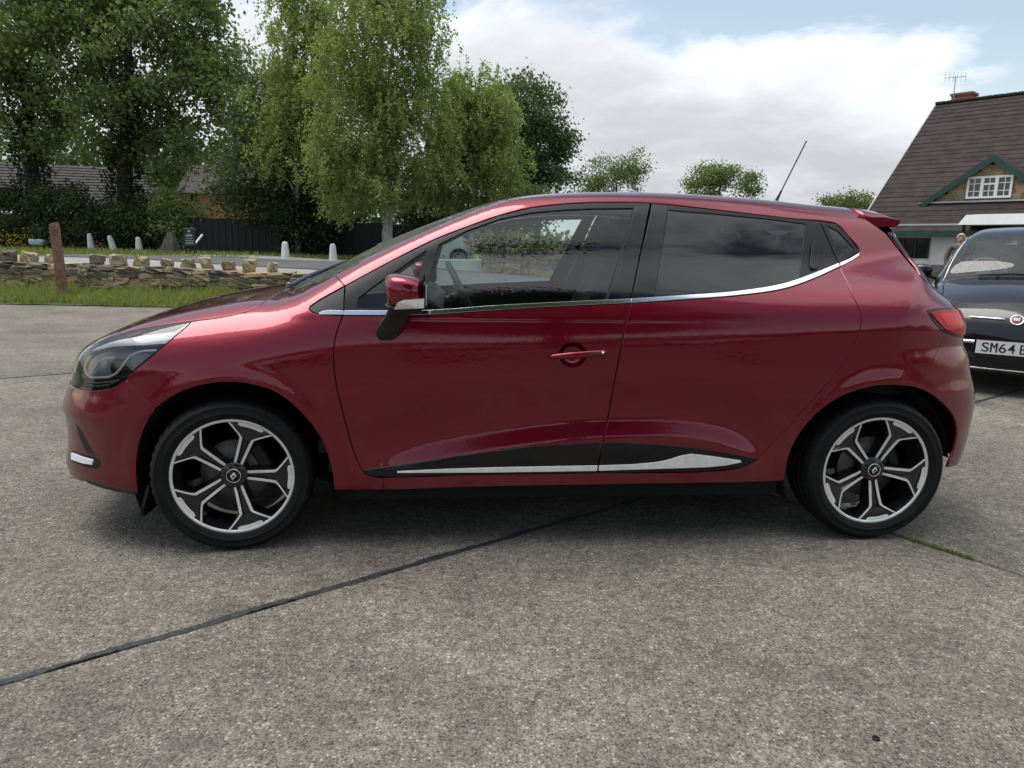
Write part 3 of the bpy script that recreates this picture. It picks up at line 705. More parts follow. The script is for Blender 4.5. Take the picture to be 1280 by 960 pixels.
    part('radiator_grille', Patch().add(hb, 'front', cat(hb.front([(-0.48, zs_), (0.48, zs_)], False, 0.03), hb.front([(0.48, zs_), (0.48, lampin[0][2] - 0.004)], False, 0.02)[1:], hoodfront[k5:], mirror_y(hoodfront[k5:][::-1])[1:], hb.front([(-0.48, lampin[0][2] - 0.004), (-0.48, zs_)], False, 0.02)[1:-1]), h=0.03, off=-0.01, gap=0.0), 'gloss_black', root)
    # spoiler over the rear window
    sp = MB(); ys = np.linspace(-0.512, 0.512, 25); V = []
    for y in ys:
        q = (y / 0.5) ** 2; zf = float(hb.Z(np.array([2.585]), np.array([abs(y)]))[0]); xt_ = 2.835 - 0.055 * q; zt_ = 1.352 - 0.030 * q
        zm = float(hb.Z(np.array([2.72]), np.array([abs(y)]))[0]); zm = (zf + zt_) / 2 + 0.006
        tf = 1 - 0.45 * q * q
        V += [(2.585, y, zf + 0.001), (2.65, y, zf * 0.62 + zm * 0.38 + 0.004), (2.71, y, zm + 0.006), (2.78, y, zt_ * 0.66 + zm * 0.34 + 0.004), (xt_, y, zt_), (xt_ + 0.004, y, zt_ - 0.010 * tf), (xt_ - 0.008, y, zt_ - 0.028 * tf), (2.755, y, zt_ - 0.042 * tf), (2.66, y, zt_ - 0.020)]
    m = 9; F = [(i * m + j, (i + 1) * m + j, (i + 1) * m + (j + 1) % m, i * m + (j + 1) % m) for i in range(len(ys) - 1) for j in range(m)]
    sp.add(V, F, True); sp.add(V[:m], [tuple(range(m))]); sp.add(V[-m:], [tuple(range(m - 1, -1, -1))])
    so = fix_normals(sp.build('spoiler', MAT['red_paint'], root))
    for sgn in (-1, 1):
        near = sgn < 0
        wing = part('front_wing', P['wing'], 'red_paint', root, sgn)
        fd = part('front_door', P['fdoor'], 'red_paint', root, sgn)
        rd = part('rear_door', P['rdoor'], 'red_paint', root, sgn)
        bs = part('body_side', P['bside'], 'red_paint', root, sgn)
        o = link('panel_gap', gap_strip_mesh('panel_gap', hb, [bgap, fgap, rgap, ftop, rtop, fbot, rbot, fbump, shut, seam_a, seam_r, lampback, lamptop, lampbot, slatbot, tl_bot, tl_top, cowl], sgn), MAT['deep_black'], root)
        # black window surrounds, panes and bright strips
        def lp(pts, sm=False, st=5): return hb.px(pts, sm, st)
        fo = lp([(432, 357.2), (490, 326), (543, 299.6), (584, 283.6), (624, 269.6), (665, 259.6), (706, 255.1), (746, 253.1), (791, 253), (812.6, 253.8), (788, 374.2), (700, 378.5), (624, 382.3), (533, 388.6), (430, 389)], False)
        h1 = lp([(445, 385.5), (447.5, 372), (470, 355), (534, 311.5), (526, 335), (521, 386)]); h2 = lp([(548.5, 305), (584, 287.5), (624, 273.5), (665, 265), (706, 261.6), (746, 260), (792, 259.6), (775, 315), (757, 375), (700, 378), (624, 381.5), (534, 387.6), (529, 387.6), (535, 350)])
        part('window_frame', Patch().add(hb, 'side', fo, [h1, h2], h=0.025, off=-0.001, gap=0.001, hole_gap=0.0), 'satin_black', fd, sgn)
        part('window_pane', Patch().add(hb, 'side', h2, h=0.03, off=-0.006, gap=-0.002, flange=0), 'glass_clear', fd, sgn)
        part('quarter_pane', Patch().add(hb, 'side', h1, h=0.03, off=-0.006, gap=-0.002, flange=0), 'glass_clear', fd, sgn)
        part('pillar_trim', Patch().add(hb, 'side', lp([(794.5, 257.5), (812, 255.8), (788.2, 373.5), (759.5, 375), (777, 315)]), h=0.025, off=0.0015, gap=0.001, flange=0.004), 'gloss_black', fd, sgn)
        ro = lp([(814.8, 253.9), (834, 255.7), (888, 261.6), (942, 268), (996, 274), (1024.5, 276.3), (1047.5, 329), (1013.6, 343.5), (981, 354.5), (924, 364), (860, 368.8), (789.5, 373.6)])
        h3 = lp([(836, 262), (897, 267), (967.5, 274), (1007, 279.4), (999, 348), (981, 352.3), (944, 360.9), (900, 364), (818.5, 369.5)])
        part('window_frame', Patch().add(hb, 'side', ro, [h3], h=0.025, off=-0.001, gap=0.001, hole_gap=0.0), 'satin_black', rd, sgn)
        part('window_pane', Patch().add(hb, 'side', h3, h=0.03, off=-0.005, gap=-0.002, flange=0), 'glass_privacy', rd, sgn)
        part('pillar_trim', Patch().add(hb, 'side', lp([(815.2, 256), (834.8, 258.5), (817.5, 370.4), (790.5, 372.8)]), h=0.025, off=0.0015, gap=0.001, flange=0.004), 'gloss_black', rd, sgn)
        part('hidden_handle', Patch().add(hb, 'side', lp([(1012.5, 335), (1012, 328), (1014.5, 307), (1017.5, 302.5), (1022, 302), (1024.8, 305), (1024, 328), (1021.5, 336), (1016, 338)]), h=0.012, off=0.008, gap=0.0012, flange=0.008), 'satin_black', rd, sgn)
        qo = lp([(1026, 276.5), (1046, 280), (1060, 294.5), (1074.6, 314), (1049.3, 328.8)]); h4 = lp([(1034, 281.5), (1048.5, 289), (1069, 311), (1050, 322)])
        part('window_frame', Patch().add(hb, 'side', qo, [h4], h=0.015, off=-0.001, gap=0.001, hole_gap=0.0), 'satin_black', bs, sgn)
        part('quarter_pane', Patch().add(hb, 'side', h4, h=0.03, off=-0.005, gap=-0.002, flange=0), 'glass_privacy', bs, sgn)
        part('mirror_corner', Patch().add(hb, 'side', lp([(430.4, 358.5), (400, 375.3), (388, 383.6), (386.6, 386), (390, 389.3), (398, 392.4), (429, 393.8)]), h=0.02, off=-0.001, gap=0.001), 'textured_black', wing, sgn)
        for nm, par, up, dn in (('belt_strip', wing, [(399, 391.4), (404, 389.2), (429, 388.6)], [(429, 393.2), (399, 393)]),
                                ('belt_strip', fd, [(430.5, 388.6), (533, 388.2), (624, 381.9), (700, 378), (788, 373.8)], [(787.6, 378.4), (700, 382.4), (624, 386.8), (533, 392.9), (429.5, 393.6)]),
                                ('belt_strip', rd, [(789.2, 373.7), (860, 369), (924, 364), (981, 354.4), (1013.6, 343.4), (1048, 329.4)], [(1049, 333.1), (1013.6, 349), (981, 360), (924, 368.5), (860, 373.5), (788.6, 378.4)]),
                                ('belt_strip', bs, [(1049.5, 329.2), (1062, 323.5), (1073.4, 316.4)], [(1073.2, 319.6), (1063, 326.5), (1050.2, 333)])):
            part(nm, Patch().add(hb, 'side', cat(lp(up, True), lp(dn, True)), h=0.02, off=0.0035, gap=0.0, flange=0.006), 'chrome', par, sgn)
        # lower door trims
        for par, g, c_ in ((fd, [(453.5, 588.2), (575, 569.8), (662.5, 557.8), (750.5, 553.2), (745.8, 590.2), (575, 592.6), (470, 594.8), (458, 592)],
                            [(497, 588.6), (560, 585.6), (618.7, 583.7), (746.6, 581.4), (745.4, 587.6), (618.7, 589.5), (497, 590.2)]),
                           (rd, [(753, 553.2), (776, 553), (837.5, 556.6), (903, 565), (945.5, 573.4), (925, 584), (881, 588.4), (748, 590.4)],
                            [(749, 581.4), (790, 580), (820, 577.3), (838, 573.6), (850, 569.3), (864, 567), (890, 570), (924, 575), (926, 577), (905, 581), (881, 583.2), (748, 587.4)])):
            t_ = part('sill_trim', Patch().add(hb, 'side', lp(g), h=0.02, off=0.006, gap=0.0, flange=0.008), 'gloss_black', par, sgn)
            part('trim_strip', Patch().add(hb, 'side', lp(c_), h=0.02, off=0.0095, gap=0.0, flange=0.005), 'machined_alloy', t_, sgn)
        # door handles
        V = []; k = len(cup); hn = hb.normal(handle_c[None])[0]; N0 = []
        for s_, d_ in ((1.0, -0.001), (0.93, 0.012), (0.75, 0.024), (0.45, 0.031), (0.0, 0.033)):
            for c_ in cup: V.append((handle_c + (c_ - handle_c) * s_ - hn * d_) * [1, sgn, 1])
        F = [(i * k + j, i * k + (j + 1) % k, (i + 1) * k + (j + 1) % k, (i + 1) * k + j) for i in range(4) for j in range(k)]
        o = link('handle_recess', mesh('handle_recess', V, F, True), MAT['red_paint'], fd); fix_normals(o)
        hm = MB(); a0, a1 = hb.cast(686, 445.5), hb.cast(757.5, 440); pts = []; V = []
        ns = 15
        for i in range(ns):
            t = i / (ns - 1); c_ = a0 + (a1 - a0) * t; lift = 0.018 * math.sin(math.pi * min(max(t, 0.02), 0.98)) ** 0.5 + 0.006
            hh = 0.004 + 0.0085 * (math.sin(math.pi * (0.06 + 0.90 * t)) ** 0.45) + 0.003 * t; th = 0.010 if 0.03 < t < 0.97 else 0.006
            cy = c_[1] + lift
            for q in range(10):
                b = 2 * math.pi * q / 10; V.append((c_[0], (cy + th * math.cos(b) * 0.9) * sgn, c_[2] + hh * math.sin(b)))
        hm.add(V, [(i * 10 + q, i * 10 + (q + 1) % 10, (i + 1) * 10 + (q + 1) % 10, (i + 1) * 10 + q) for i in range(ns - 1) for q in range(10)], True)
        hm.add(V[:10], [tuple(range(10))]); hm.add(V[-10:], [tuple(range(10))])
        fix_normals(hm.build('door_handle', MAT['red_paint'], fd))
        lk = MB(); c_ = a1 + (a0 - a1) * 0.08; lk.lathe([(0.0, -0.002), (0.006, -0.001), (0.0065, 0.003)], 16, origin=(c_[0], (c_[1] + 0.0225) * sgn, c_[2]))
        lk.build('lock_cover', MAT['chrome'], fd)
        # head lamp: clear lens over a dark bowl with a bright upper reflector and a light guide
        ll = cat(lamptop, hoodfront[1:k5 + 1], lampin[1:], lampbot[::-1][1:], lampback[::-1][1:-1])
        hl = part('headlight', Patch().add(hb, 'side', ll, h=0.012, off=0.0005, gap=0.0015, flange=0.008), 'lens_clear', root, sgn)
        part('lamp_bowl', Patch().add(hb, 'side', ll, h=0.014, off=-0.052, gap=0.004, flange=0), 'lamp_smoke', hl, sgn)
        lowe = lp([(113, 439.5), (122, 437), (140, 433), (165, 431.5), (190, 430), (207, 428.8), (230, 409), (237, 402.5)], False, 3); lowe = lowe[np.argsort(lowe[:, 0])]
        rp = Patch().add(hb, 'side', cat(lp([(131, 424.5), (150, 418.5), (169, 414), (192, 409.3), (216, 405.3), (237, 402.5)], False, 3), lowe[::-1][1:], lp([(119, 432)])), h=0.010, gap=0.0, flange=0)
        RV, RN = np.concatenate(rp.V), np.concatenate(rp.N); dz_ = np.clip(RV[:, 2] - np.interp(RV[:, 0], lowe[:, 0], lowe[:, 2]), 0, 0.08); RV = (RV - RN * (0.003 + 0.45 * dz_)[:, None]) * [1, sgn, 1]      # a shelf that leans back and faces the sky
        fix_normals(link('reflector', mesh('reflector', RV, rp.F, True), MAT['lamp_silver'], hl))
        for g, r_ in (([(108, 444), (102, 455), (103, 466), (109, 471), (122, 471.6), (136, 470), (145, 463), (153, 452), (162, 443), (174, 438), (194, 436)], 0.0052), ([(106, 470), (113, 461), (119, 452), (127, 448), (140, 446.5)], 0.0046)):
            c_ = hb.px(g, True, 3); nn = hb.normal(c_); q = (c_ - nn * 0.014) * [1, sgn, 1]; tb = MB(); tb.tube(q, r_, 8); tb.build('light_guide', MAT['drl_white'], hl)
        c_ = hb.cast(138, 459) - hb.normal(hb.cast(138, 459)[None])[0] * 0.028; pj = MB(); pj.lathe([(0.034, 0.012), (0.034, -0.002), (0.030, -0.006), (0.026, -0.004), (0.022, -0.012), (0.012, -0.018), (0.0, -0.020)], 28, origin=(0, 0, 0))
        po = fix_normals(pj.build('projector_lens', MAT['gloss_black'], hl)); nn = hb.normal(hb.cast(138, 459)[None])[0] * [1, sgn, 1]
        po.rotation_euler = Vector(nn).to_track_quat('-Y', 'Z').to_euler(); po.location = c_ * [1, sgn, 1]
        sl = part('grille_corner', Patch().add(hb, 'side', cat(lampbot, hb.front([(0.48, lampbot[-1][2]), (0.48, zs_)], False, 0.01)[1:], slatbot[::-1][1:]), h=0.012, off=-0.004, gap=0.0, flange=0), 'gloss_black', front_bumper, sgn)
        for dy in (0.32, 0.66):
            c_ = hb.px([(153 - 6 * dy, 474 + 3 * dy), (140 - 4 * dy, 474.5 + 9 * dy), (120, 475 + 12 * dy), (108, 474.5 + 12.5 * dy)], True, 4); tb = MB(); tb.tube((c_ + hb.normal(c_) * 0.001) * [1, sgn, 1], 0.0032, 6); tb.build('grille_slat', MAT['satin_black'], front_bumper)
        part('intake_shade', Patch().add(hb, 'side', lp([(95, 529), (103, 541), (119, 570), (108, 565), (99, 545)]), h=0.010, off=0.001, gap=0.0, flange=0.001), 'matte_black', front_bumper, sgn)  # flat dark patch in place of the shade inside the red intake fold
        fs = part('fog_lamp_surround', Patch().add(hb, 'side', lp([(90, 562.5), (104, 567.5), (121, 571.8), (125.5, 577), (124, 584), (114, 585), (100, 581.2), (90, 577)], True, 3), h=0.010, off=0.0012, gap=0.0, flange=0.001), 'gloss_black', front_bumper, sgn)
        part('daytime_lamp', Patch().add(hb, 'side', lp([(91, 566), (104, 571), (117.5, 574.8), (116.5, 580.5), (104, 578.5), (91, 574)], False, 3), h=0.010, off=0.007, gap=0.0, flange=0.006), 'drl_white', fs, sgn)
        part('bumper_lip', Patch().add(hb, 'side', cat(lp([(109, 599.5), (131, 606), (166, 612.8), (171, 613.5)], True), lp([(171.6, 617.2), (166, 617.4), (131, 610.6), (109, 603)], True)), h=0.012, off=0.002, gap=0.0, flange=0.004), 'textured_black', front_bumper, sgn)
        # tail lamp
        tl = cat(tl_top, tl_in, tl_bot[:-1])
        tlo = part('tail_light', Patch().add(hb, 'side', tl, h=0.010, off=0.001, gap=0.001, flange=0.010), 'gloss_black', root, sgn)
        c_ = cat(hb.px([(1163, 391), (1175, 388.6), (1196.5, 387.2)], True, 3), hb.rear([(0.64, tt[2] - 0.02), (0.645, 0.85)], False, 0.012), hb.px([(1193, 417), (1180, 410.5), (1169, 399)], True, 3))
        part('red_lens', Patch().add(hb, 'side', c_, h=0.010, off=0.006, gap=0.0, flange=0.006), 'tail_red', tlo, sgn)
        c_ = cat(hb.px([(1172, 393), (1192, 390.5)], True, 3), hb.px([(1197, 405), (1182, 407)], True, 3))
        part('brake_light', Patch().add(hb, 'side', c_, h=0.010, off=0.0075, gap=0.0, flange=0.002), 'tail_red_bright', tlo, sgn)
        # inner door skins so the cabin is not hollow
        for par, lpz in ((fd, cat(ftop, bgap[1:], fbot[::-1][1:], fgap[::-1][1:-1])), (rd, cat(rtop, rgap[1:], rbot[::-1][1:], bgap[::-1][1:-1]))):
            part('door_card', Patch().add(hb, 'side', lpz, h=0.06, off=-0.085, gap=-0.01, flange=0), 'interior_dark', par, sgn)
        # wheel houses
        for hx, wx, aa in ((0.0, 0.375, (-25, 205)), (2.589, 0.365, (5, 205))):
            lin = MB(); V = []; an = np.linspace(aa[0], aa[1], 30)
            for yy in (0.838 if hx == 0.0 else 0.775, 0.50):
                for a in an: V.append((hx + wx * math.cos(R(a)), yy * sgn, 0.30 + wx * math.sin(R(a))))
            k = len(an); lin.add(V, [(i, i + 1, k + i + 1, k + i) for i in range(k - 1)]); lin.add([V[k + i] for i in range(k)] + [(hx, 0.5 * sgn, 0.3)], [(i, i + 1, k) for i in range(k - 1)])
            lin.build('wheel_arch_liner', MAT['deep_black'], root)
        # mud deflector ahead of the front wheel
        md = MB(); c_ = pxy(184, 622, -0.80); md.box((c_[0], 0.78 * sgn, 0.20), (0.012, 0.10, 0.13), Matrix.Rotation(R(18), 3, 'Y')); md.build('air_deflector', MAT['matte_black'], front_bumper)
        # wing mirror
        m0, m1 = pxy(478.5, 387, -0.97), pxy(534, 343.8, -0.97); cx, cz = (m0[0] + m1[0]) / 2, (m0[2] + m1[2]) / 2; ax_, az_ = (m1[0] - m0[0]) / 2, (m1[2] - m0[2]) / 2
        pw = lambda v, e: math.copysign(abs(v) ** e, v)
        def shell(name, zlo, zhi, xlo, xhi, mat, par, grow=0.0):
            V = []; nu, nv = 40, 20
            for i in range(nv + 1):
                ph = -math.pi / 2 + math.pi * i / nv
                for j in range(nu):
                    th = 2 * math.pi * j / nu
                    sx, sy, sz = pw(math.cos(ph), 0.60) * pw(math.cos(th), 0.66), pw(math.cos(ph), 0.60) * pw(math.sin(th), 0.78), pw(math.sin(ph), 0.66)
                    k_ = 1.0 - 0.20 * max(0, -sx) * (0.5 - 0.5 * sz)
                    X = min(max(sx * (ax_ + grow) * k_, xlo * ax_), xhi * ax_); Z = min(max(sz * (az_ + grow), zlo * az_), zhi * az_)
                    V.append((cx + X, sgn * (0.962 + sy * (0.100 + grow) - 0.010 * max(0, -sx)), cz + Z - 0.010 * sx * (sz > 0) * abs(sz)))
            F = [(i * nu + j, i * nu + (j + 1) % nu, (i + 1) * nu + (j + 1) % nu, (i + 1) * nu + j) for i in range(nv) for j in range(nu)]
            o_ = link(name, mesh(name, V, F, True), MAT[mat], par); fix_normals(o_); return o_
        mir = shell('wing_mirror', -0.80, 2, -2, 0.90, 'red_paint', root)
        shell('mirror_rim', -0.97, 0.97, 0.86, 2, 'satin_black', mir, -0.001)
        shell('mirror_underside', -2, -0.78, -2, 0.98, 'textured_black', mir, -0.0008)
        base_ = MB(); q0 = hb.cast(484, 419) * [1, sgn, 1]
        secs = []
        for (xa, xb, py_, yc, ry) in ((474, 490, 424.5, 0.862, 0.012), (469.5, 495.5, 420, 0.868, 0.022), (469.5, 500, 412, 0.882, 0.030), (474, 504.5, 404, 0.898, 0.036), (480, 509, 396.5, 0.918, 0.044), (482, 514, 392, 0.935, 0.055), (483.5, 527, 388.5, 0.950, 0.072), (484, 530, 384, 0.958, 0.085)):
            A_, B_ = pxy(xa, py_, -yc - ry * 0.6), pxy(xb, py_, -yc - ry * 0.6); secs.append((((A_[0] + B_[0]) / 2, sgn * yc, A_[2]), (B_[0] - A_[0]) / 2, ry))
        V = []; nn_ = 24
        for (c_, rx, ry) in secs:
            for j in range(nn_):
                th = 2 * math.pi * j / nn_; V.append((c_[0] + rx * pw(math.cos(th), 0.75), c_[1] + ry * pw(math.sin(th), 0.75), c_[2]))
        base_.add(V, [(i * nn_ + j, i * nn_ + (j + 1) % nn_, (i + 1) * nn_ + (j + 1) % nn_, (i + 1) * nn_ + j) for i in range(len(secs) - 1) for j in range(nn_)], True); base_.add(V[:nn_], [tuple(range(nn_))])
        fix_normals(base_.build('mirror_foot', MAT['textured_black'], mir))
        ind = MB(); g = [(492.5, 386.8), (497, 378), (505.6, 374.6), (530.5, 373.2), (530, 385)]; V = []
        for off in (0.0, 0.03):
            for gx, gy in g:
                c_ = pxy(gx, gy, -1.05); sz_ = max(-0.9, min(0.9, (c_[2] - cz) / az_)); ph_ = math.asin(pw(sz_, 1 / 0.66)); k_ = 1.0; sx_ = (c_[0] - cx) / ax_
                ct = min(0.97, abs(sx_) / math.cos(ph_) ** 0.60) ** (1 / 0.66); sy_ = math.cos(ph_) ** 0.60 * math.sqrt(1 - ct * ct) ** 0.78; yy = (1.066 if gx > 495 else 1.054) - off; V.append((c_[0], sgn * yy, c_[2]))
        k = len(g); ind.add(V, [tuple(range(k)), tuple(range(2 * k - 1, k - 1, -1))] + [(i, (i + 1) % k, k + (i + 1) % k, k + i) for i in range(k)]); fix_normals(ind.build('indicator', MAT['indicator_lens'], mir))
        gl_ = MB(); gl_.box((cx + ax_ * 0.970, sgn * 0.962, cz - 0.006), (0.004, 0.115, az_ * 1.15)); gl_.build('mirror_glass', MAT['chrome'], mir)
    # underside, cabin
    ub = MB(); ub.box((1.29, 0, 0.20), (1.85, 1.50, 0.06)); ub.box((1.2, 0, 0.24), (3.6, 1.0, 0.08)); ub.build('underbody', MAT['deep_black'], root)
    fl = MB(); fl.box((1.25, 0, 0.38), (1.9, 1.42, 0.05)); fl.box((2.45, 0, 0.60), (0.9, 1.2, 0.05)); fl.box((0.36, 0, 0.55), (0.04, 1.44, 0.55)); fl.build('cabin_floor', MAT['interior_dark'], root)
    ds = MB(); V = []; sec = [(0.30, 0.93), (0.42, 1.000), (0.62, 1.015), (0.74, 0.985), (0.80, 0.93), (0.78, 0.80), (0.70, 0.62), (0.40, 0.60)]
    for y in np.linspace(-0.70, 0.70, 9):
        for x, z in sec: V.append((x, y, z - 0.02 * abs(y)))
    k = len(sec); ds.add(V, [(i * k + j, i * k + (j + 1) % k, (i + 1) * k + (j + 1) % k, (i + 1) * k + j) for i in range(8) for j in range(k)], True); ds.add(V[:k], [tuple(range(k))]); ds.add(V[-k:], [tuple(range(k))])
    dso = fix_normals(ds.build('dashboard', MAT['interior_dark'], root))
    # right-hand-drive wheel
    swp = MB(); rr = 0.183; q = [(rr * math.cos(t), rr * math.sin(t), 0) for t in np.linspace(0, 2 * np.pi, 41)]
    swp.tube(q, 0.016, 8, caps=False); swp.lathe([(0.0, 0.01), (0.06, 0.012), (0.075, -0.005), (0.07, -0.03), (0.0, -0.035)], 24, axis='z')
    for a in (0, 180, 270): swp.tube([(0.06 * math.cos(R(a)), 0.06 * math.sin(R(a)), -0.01), (0.178 * math.cos(R(a)), 0.178 * math.sin(R(a)), 0)], 0.013, 6)
    st_ = swp.build('steering_wheel', MAT['seat_fabric'], root); st_.location = (0.90, 0.36, 0.925); st_.rotation_euler = (0, R(63), 0)
    stalk = MB(); stalk.tube([(0.72, 0.36, 0.86), (0.90, 0.36, 0.925)], 0.03, 10); stalk.tube([(0.84, 0.36, 0.91), (0.83, 0.20, 0.93)], 0.010, 8); stalk.build('steering_column', MAT['interior_dark'], root)
    def seat(x, y, w, rear=False, base_z=0.40):
        s_ = MB(); V = []
        # backrest: padded slab leaning back, with side bolsters
        tilt = R(22); nz, ny = 9, 11
        for fb_ in (0, 1):
            for i in range(nz):
                t = i / (nz - 1); hgt = (0.58 if not rear else 0.52) * t
                ww = w * (0.92 + 0.10 * math.sin(math.pi * min(1, t * 1.2)) - 0.16 * t ** 3)
                for j in range(ny):
                    s = j / (ny - 1) * 2 - 1; th = (0.055 + 0.05 * abs(s) ** 3 - 0.02 * t) if fb_ == 0 else -0.05
                    X = x + 0.52 + hgt * math.sin(tilt) - th * math.cos(tilt); Z = base_z + 0.20 + hgt * math.cos(tilt) - th * math.sin(tilt) * 0.3
                    V.append((X, y + s * ww / 2, Z))
        F = []
        for b in (0, nz * ny):
            for i in range(nz - 1):
                for j in range(ny - 1): F.append((b + i * ny + j, b + i * ny + j + 1, b + (i + 1) * ny + j + 1, b + (i + 1) * ny + j))
        o_ = nz * ny
        for i in range(nz - 1):
            for j in (0, ny - 1): F.append((i * ny + j, (i + 1) * ny + j, o_ + (i + 1) * ny + j, o_ + i * ny + j))
        for j in range(ny - 1):
            for i in (0, nz - 1): F.append((i * ny + j, i * ny + j + 1, o_ + i * ny + j + 1, o_ + i * ny + j))
        s_.add(V, F, True); s_.box((x + 0.24, y, base_z + 0.11), (0.52, w, 0.17), Matrix.Rotation(R(-6), 3, 'Y'), bev=0.045)
        so_ = fix_normals(s_.build('rear_seat' if rear else 'front_seat', MAT['seat_fabric'], root))
        for yy in ((y,) if not rear else (y - 0.38, y, y + 0.38)):
            h_ = MB(); hx, hz = x + 0.52 + 0.62 * math.sin(tilt) - 0.01, base_z + 0.20 + (0.70 if not rear else 0.58) * math.cos(tilt)
            h_.box((hx, yy, hz), (0.10, 0.25, 0.19 if not rear else 0.13), Matrix.Rotation(R(14), 3, 'Y'), bev=0.035)
            h_.tube([(hx - 0.02, yy - 0.06, hz - 0.18), (hx, yy - 0.06, hz)], 0.006, 6); h_.tube([(hx - 0.02, yy + 0.06, hz - 0.18), (hx, yy + 0.06, hz)], 0.006, 6); h_.build('headrest', MAT['seat_fabric'], so_)
    seat(0.98, -0.36, 0.50); seat(0.98, 0.36, 0.50); seat(1.72, 0.0, 1.22, True, 0.42)
    # parcel shelf, header lining
    ps = MB(); ps.box((2.52, 0, 0.93), (0.5, 1.16, 0.03)); ps.build('parcel_shelf', MAT['interior_dark'], root)
    hl_ = MB(); nx, ny = 14, 9; V = []
    for i in range(nx):
        xx = 1.05 + 1.5 * i / (nx - 1)
        for j in range(ny): yy = -0.48 + 0.96 * j / (ny - 1); V.append((xx, yy, float(hb.Z(np.array([xx]), np.array([abs(yy)]))[0]) - 0.03))
    hl_.add(V, [(i * ny + j, i * ny + j + 1, (i + 1) * ny + j + 1, (i + 1) * ny + j) for i in range(nx - 1) for j in range(ny - 1)], True); hl_.build('roof_lining', MAT['interior_pale'], root)
    rm = MB(); rm.box((0.98, 0.0, 1.28), (0.03, 0.22, 0.065), bev=0.012); rm.tube([(0.97, 0, 1.30), (0.93, 0, 1.345)], 0.008, 6); rm.build('rear_view_mirror', MAT['satin_black'], root)
    # wipers, aerial
    for (y0, y1, x0, x1) in ((-0.42, 0.20, 0.17, 0.30), (0.15, 0.55, 0.16, 0.36)):
        wp = MB(); p0 = np.array([x0 - 0.02, y0, float(hb.Z(np.array([x0 - 0.02]), np.array([abs(y0)]))[0]) + 0.010]); p1 = np.array([x1, y1, float(hb.Z(np.array([x1]), np.array([abs(y1)]))[0]) + 0.022])
        mid = (p0 + p1) / 2 + np.array([0, 0, 0.006]); wp.tube([p0, p0 + (mid - p0) * 0.5 + np.array([0, 0, 0.004]), mid, p1], [0.011, 0.010, 0.008, 0.005], 8)
        wp.lathe([(0.0, 0.016), (0.012, 0.016), (0.016, 0.008), (0.016, -0.01)], 16, axis='z', origin=tuple(p0)); wo = wp.build('wiper', MAT['rim_grey'], root)
        bl = MB(); b0, b1 = p1 + np.array([-0.08, -0.30, 0]), p1 + np.array([0.06, 0.22, 0]); q = []
        for t in np.linspace(0, 1, 9):
            b_ = b0 + (b1 - b0) * t; q.append((b_[0], b_[1], float(hb.Z(np.array([b_[0]]), np.array([abs(b_[1])]))[0]) + 0.010))
        bl.tube(q, 0.006, 6); bl.build('wiper_blade', MAT['matte_black'], wo)
    an = MB(); a0, a1 = pxy(967.5, 250.5, 0.0), pxy(1008, 176.5, 0.0); z0 = float(hb.Z(np.array([a0[0]]), np.array([0.0]))[0])
    a0 = np.array([a0[0], 0, z0 - 0.004]); dv = a1 - a0
    an.tube([a0, a0 + np.array([0.004, 0, 0.012]), a0 + dv * 0.10, a0 + dv * 0.24, a0 + dv * 0.25, a0 + dv * 0.98, a1], [0.020, 0.012, 0.0075, 0.005, 0.0032, 0.0030, 0.0042], 10); an.build('aerial', MAT['matte_black'], root)
    # wheels
    for i, (hx, sgn, steer) in enumerate(((0.0, -1, 6.5), (2.589, -1, 0), (0.0, 1, 6.5), (2.589, 1, 0))):
        w = WHEEL if i == 0 else copy_tree(WHEEL); w.parent = root
        w.location = (hx, 0.845 * sgn, 0.300); spin = (3, 41, 20, 55)[i] * 0 + (0, 6, 20, 33)[i]
        w.rotation_euler = Matrix.Rotation(R(steer + (180 if sgn > 0 else 0)), 3, 'Z').to_euler() if spin == 0 else (Matrix.Rotation(R(steer + (180 if sgn > 0 else 0)), 3, 'Z') @ Matrix.Rotation(R(spin), 3, 'Y')).to_euler()
    return root
HATCH = build_hatch()
HATCH.location = CAR_ORG; HATCH.rotation_euler = (0, 0, CAR_YAW)
tag(HATCH, 'dark red five-door hatchback with black and silver alloy wheels, parked side-on', 'car')

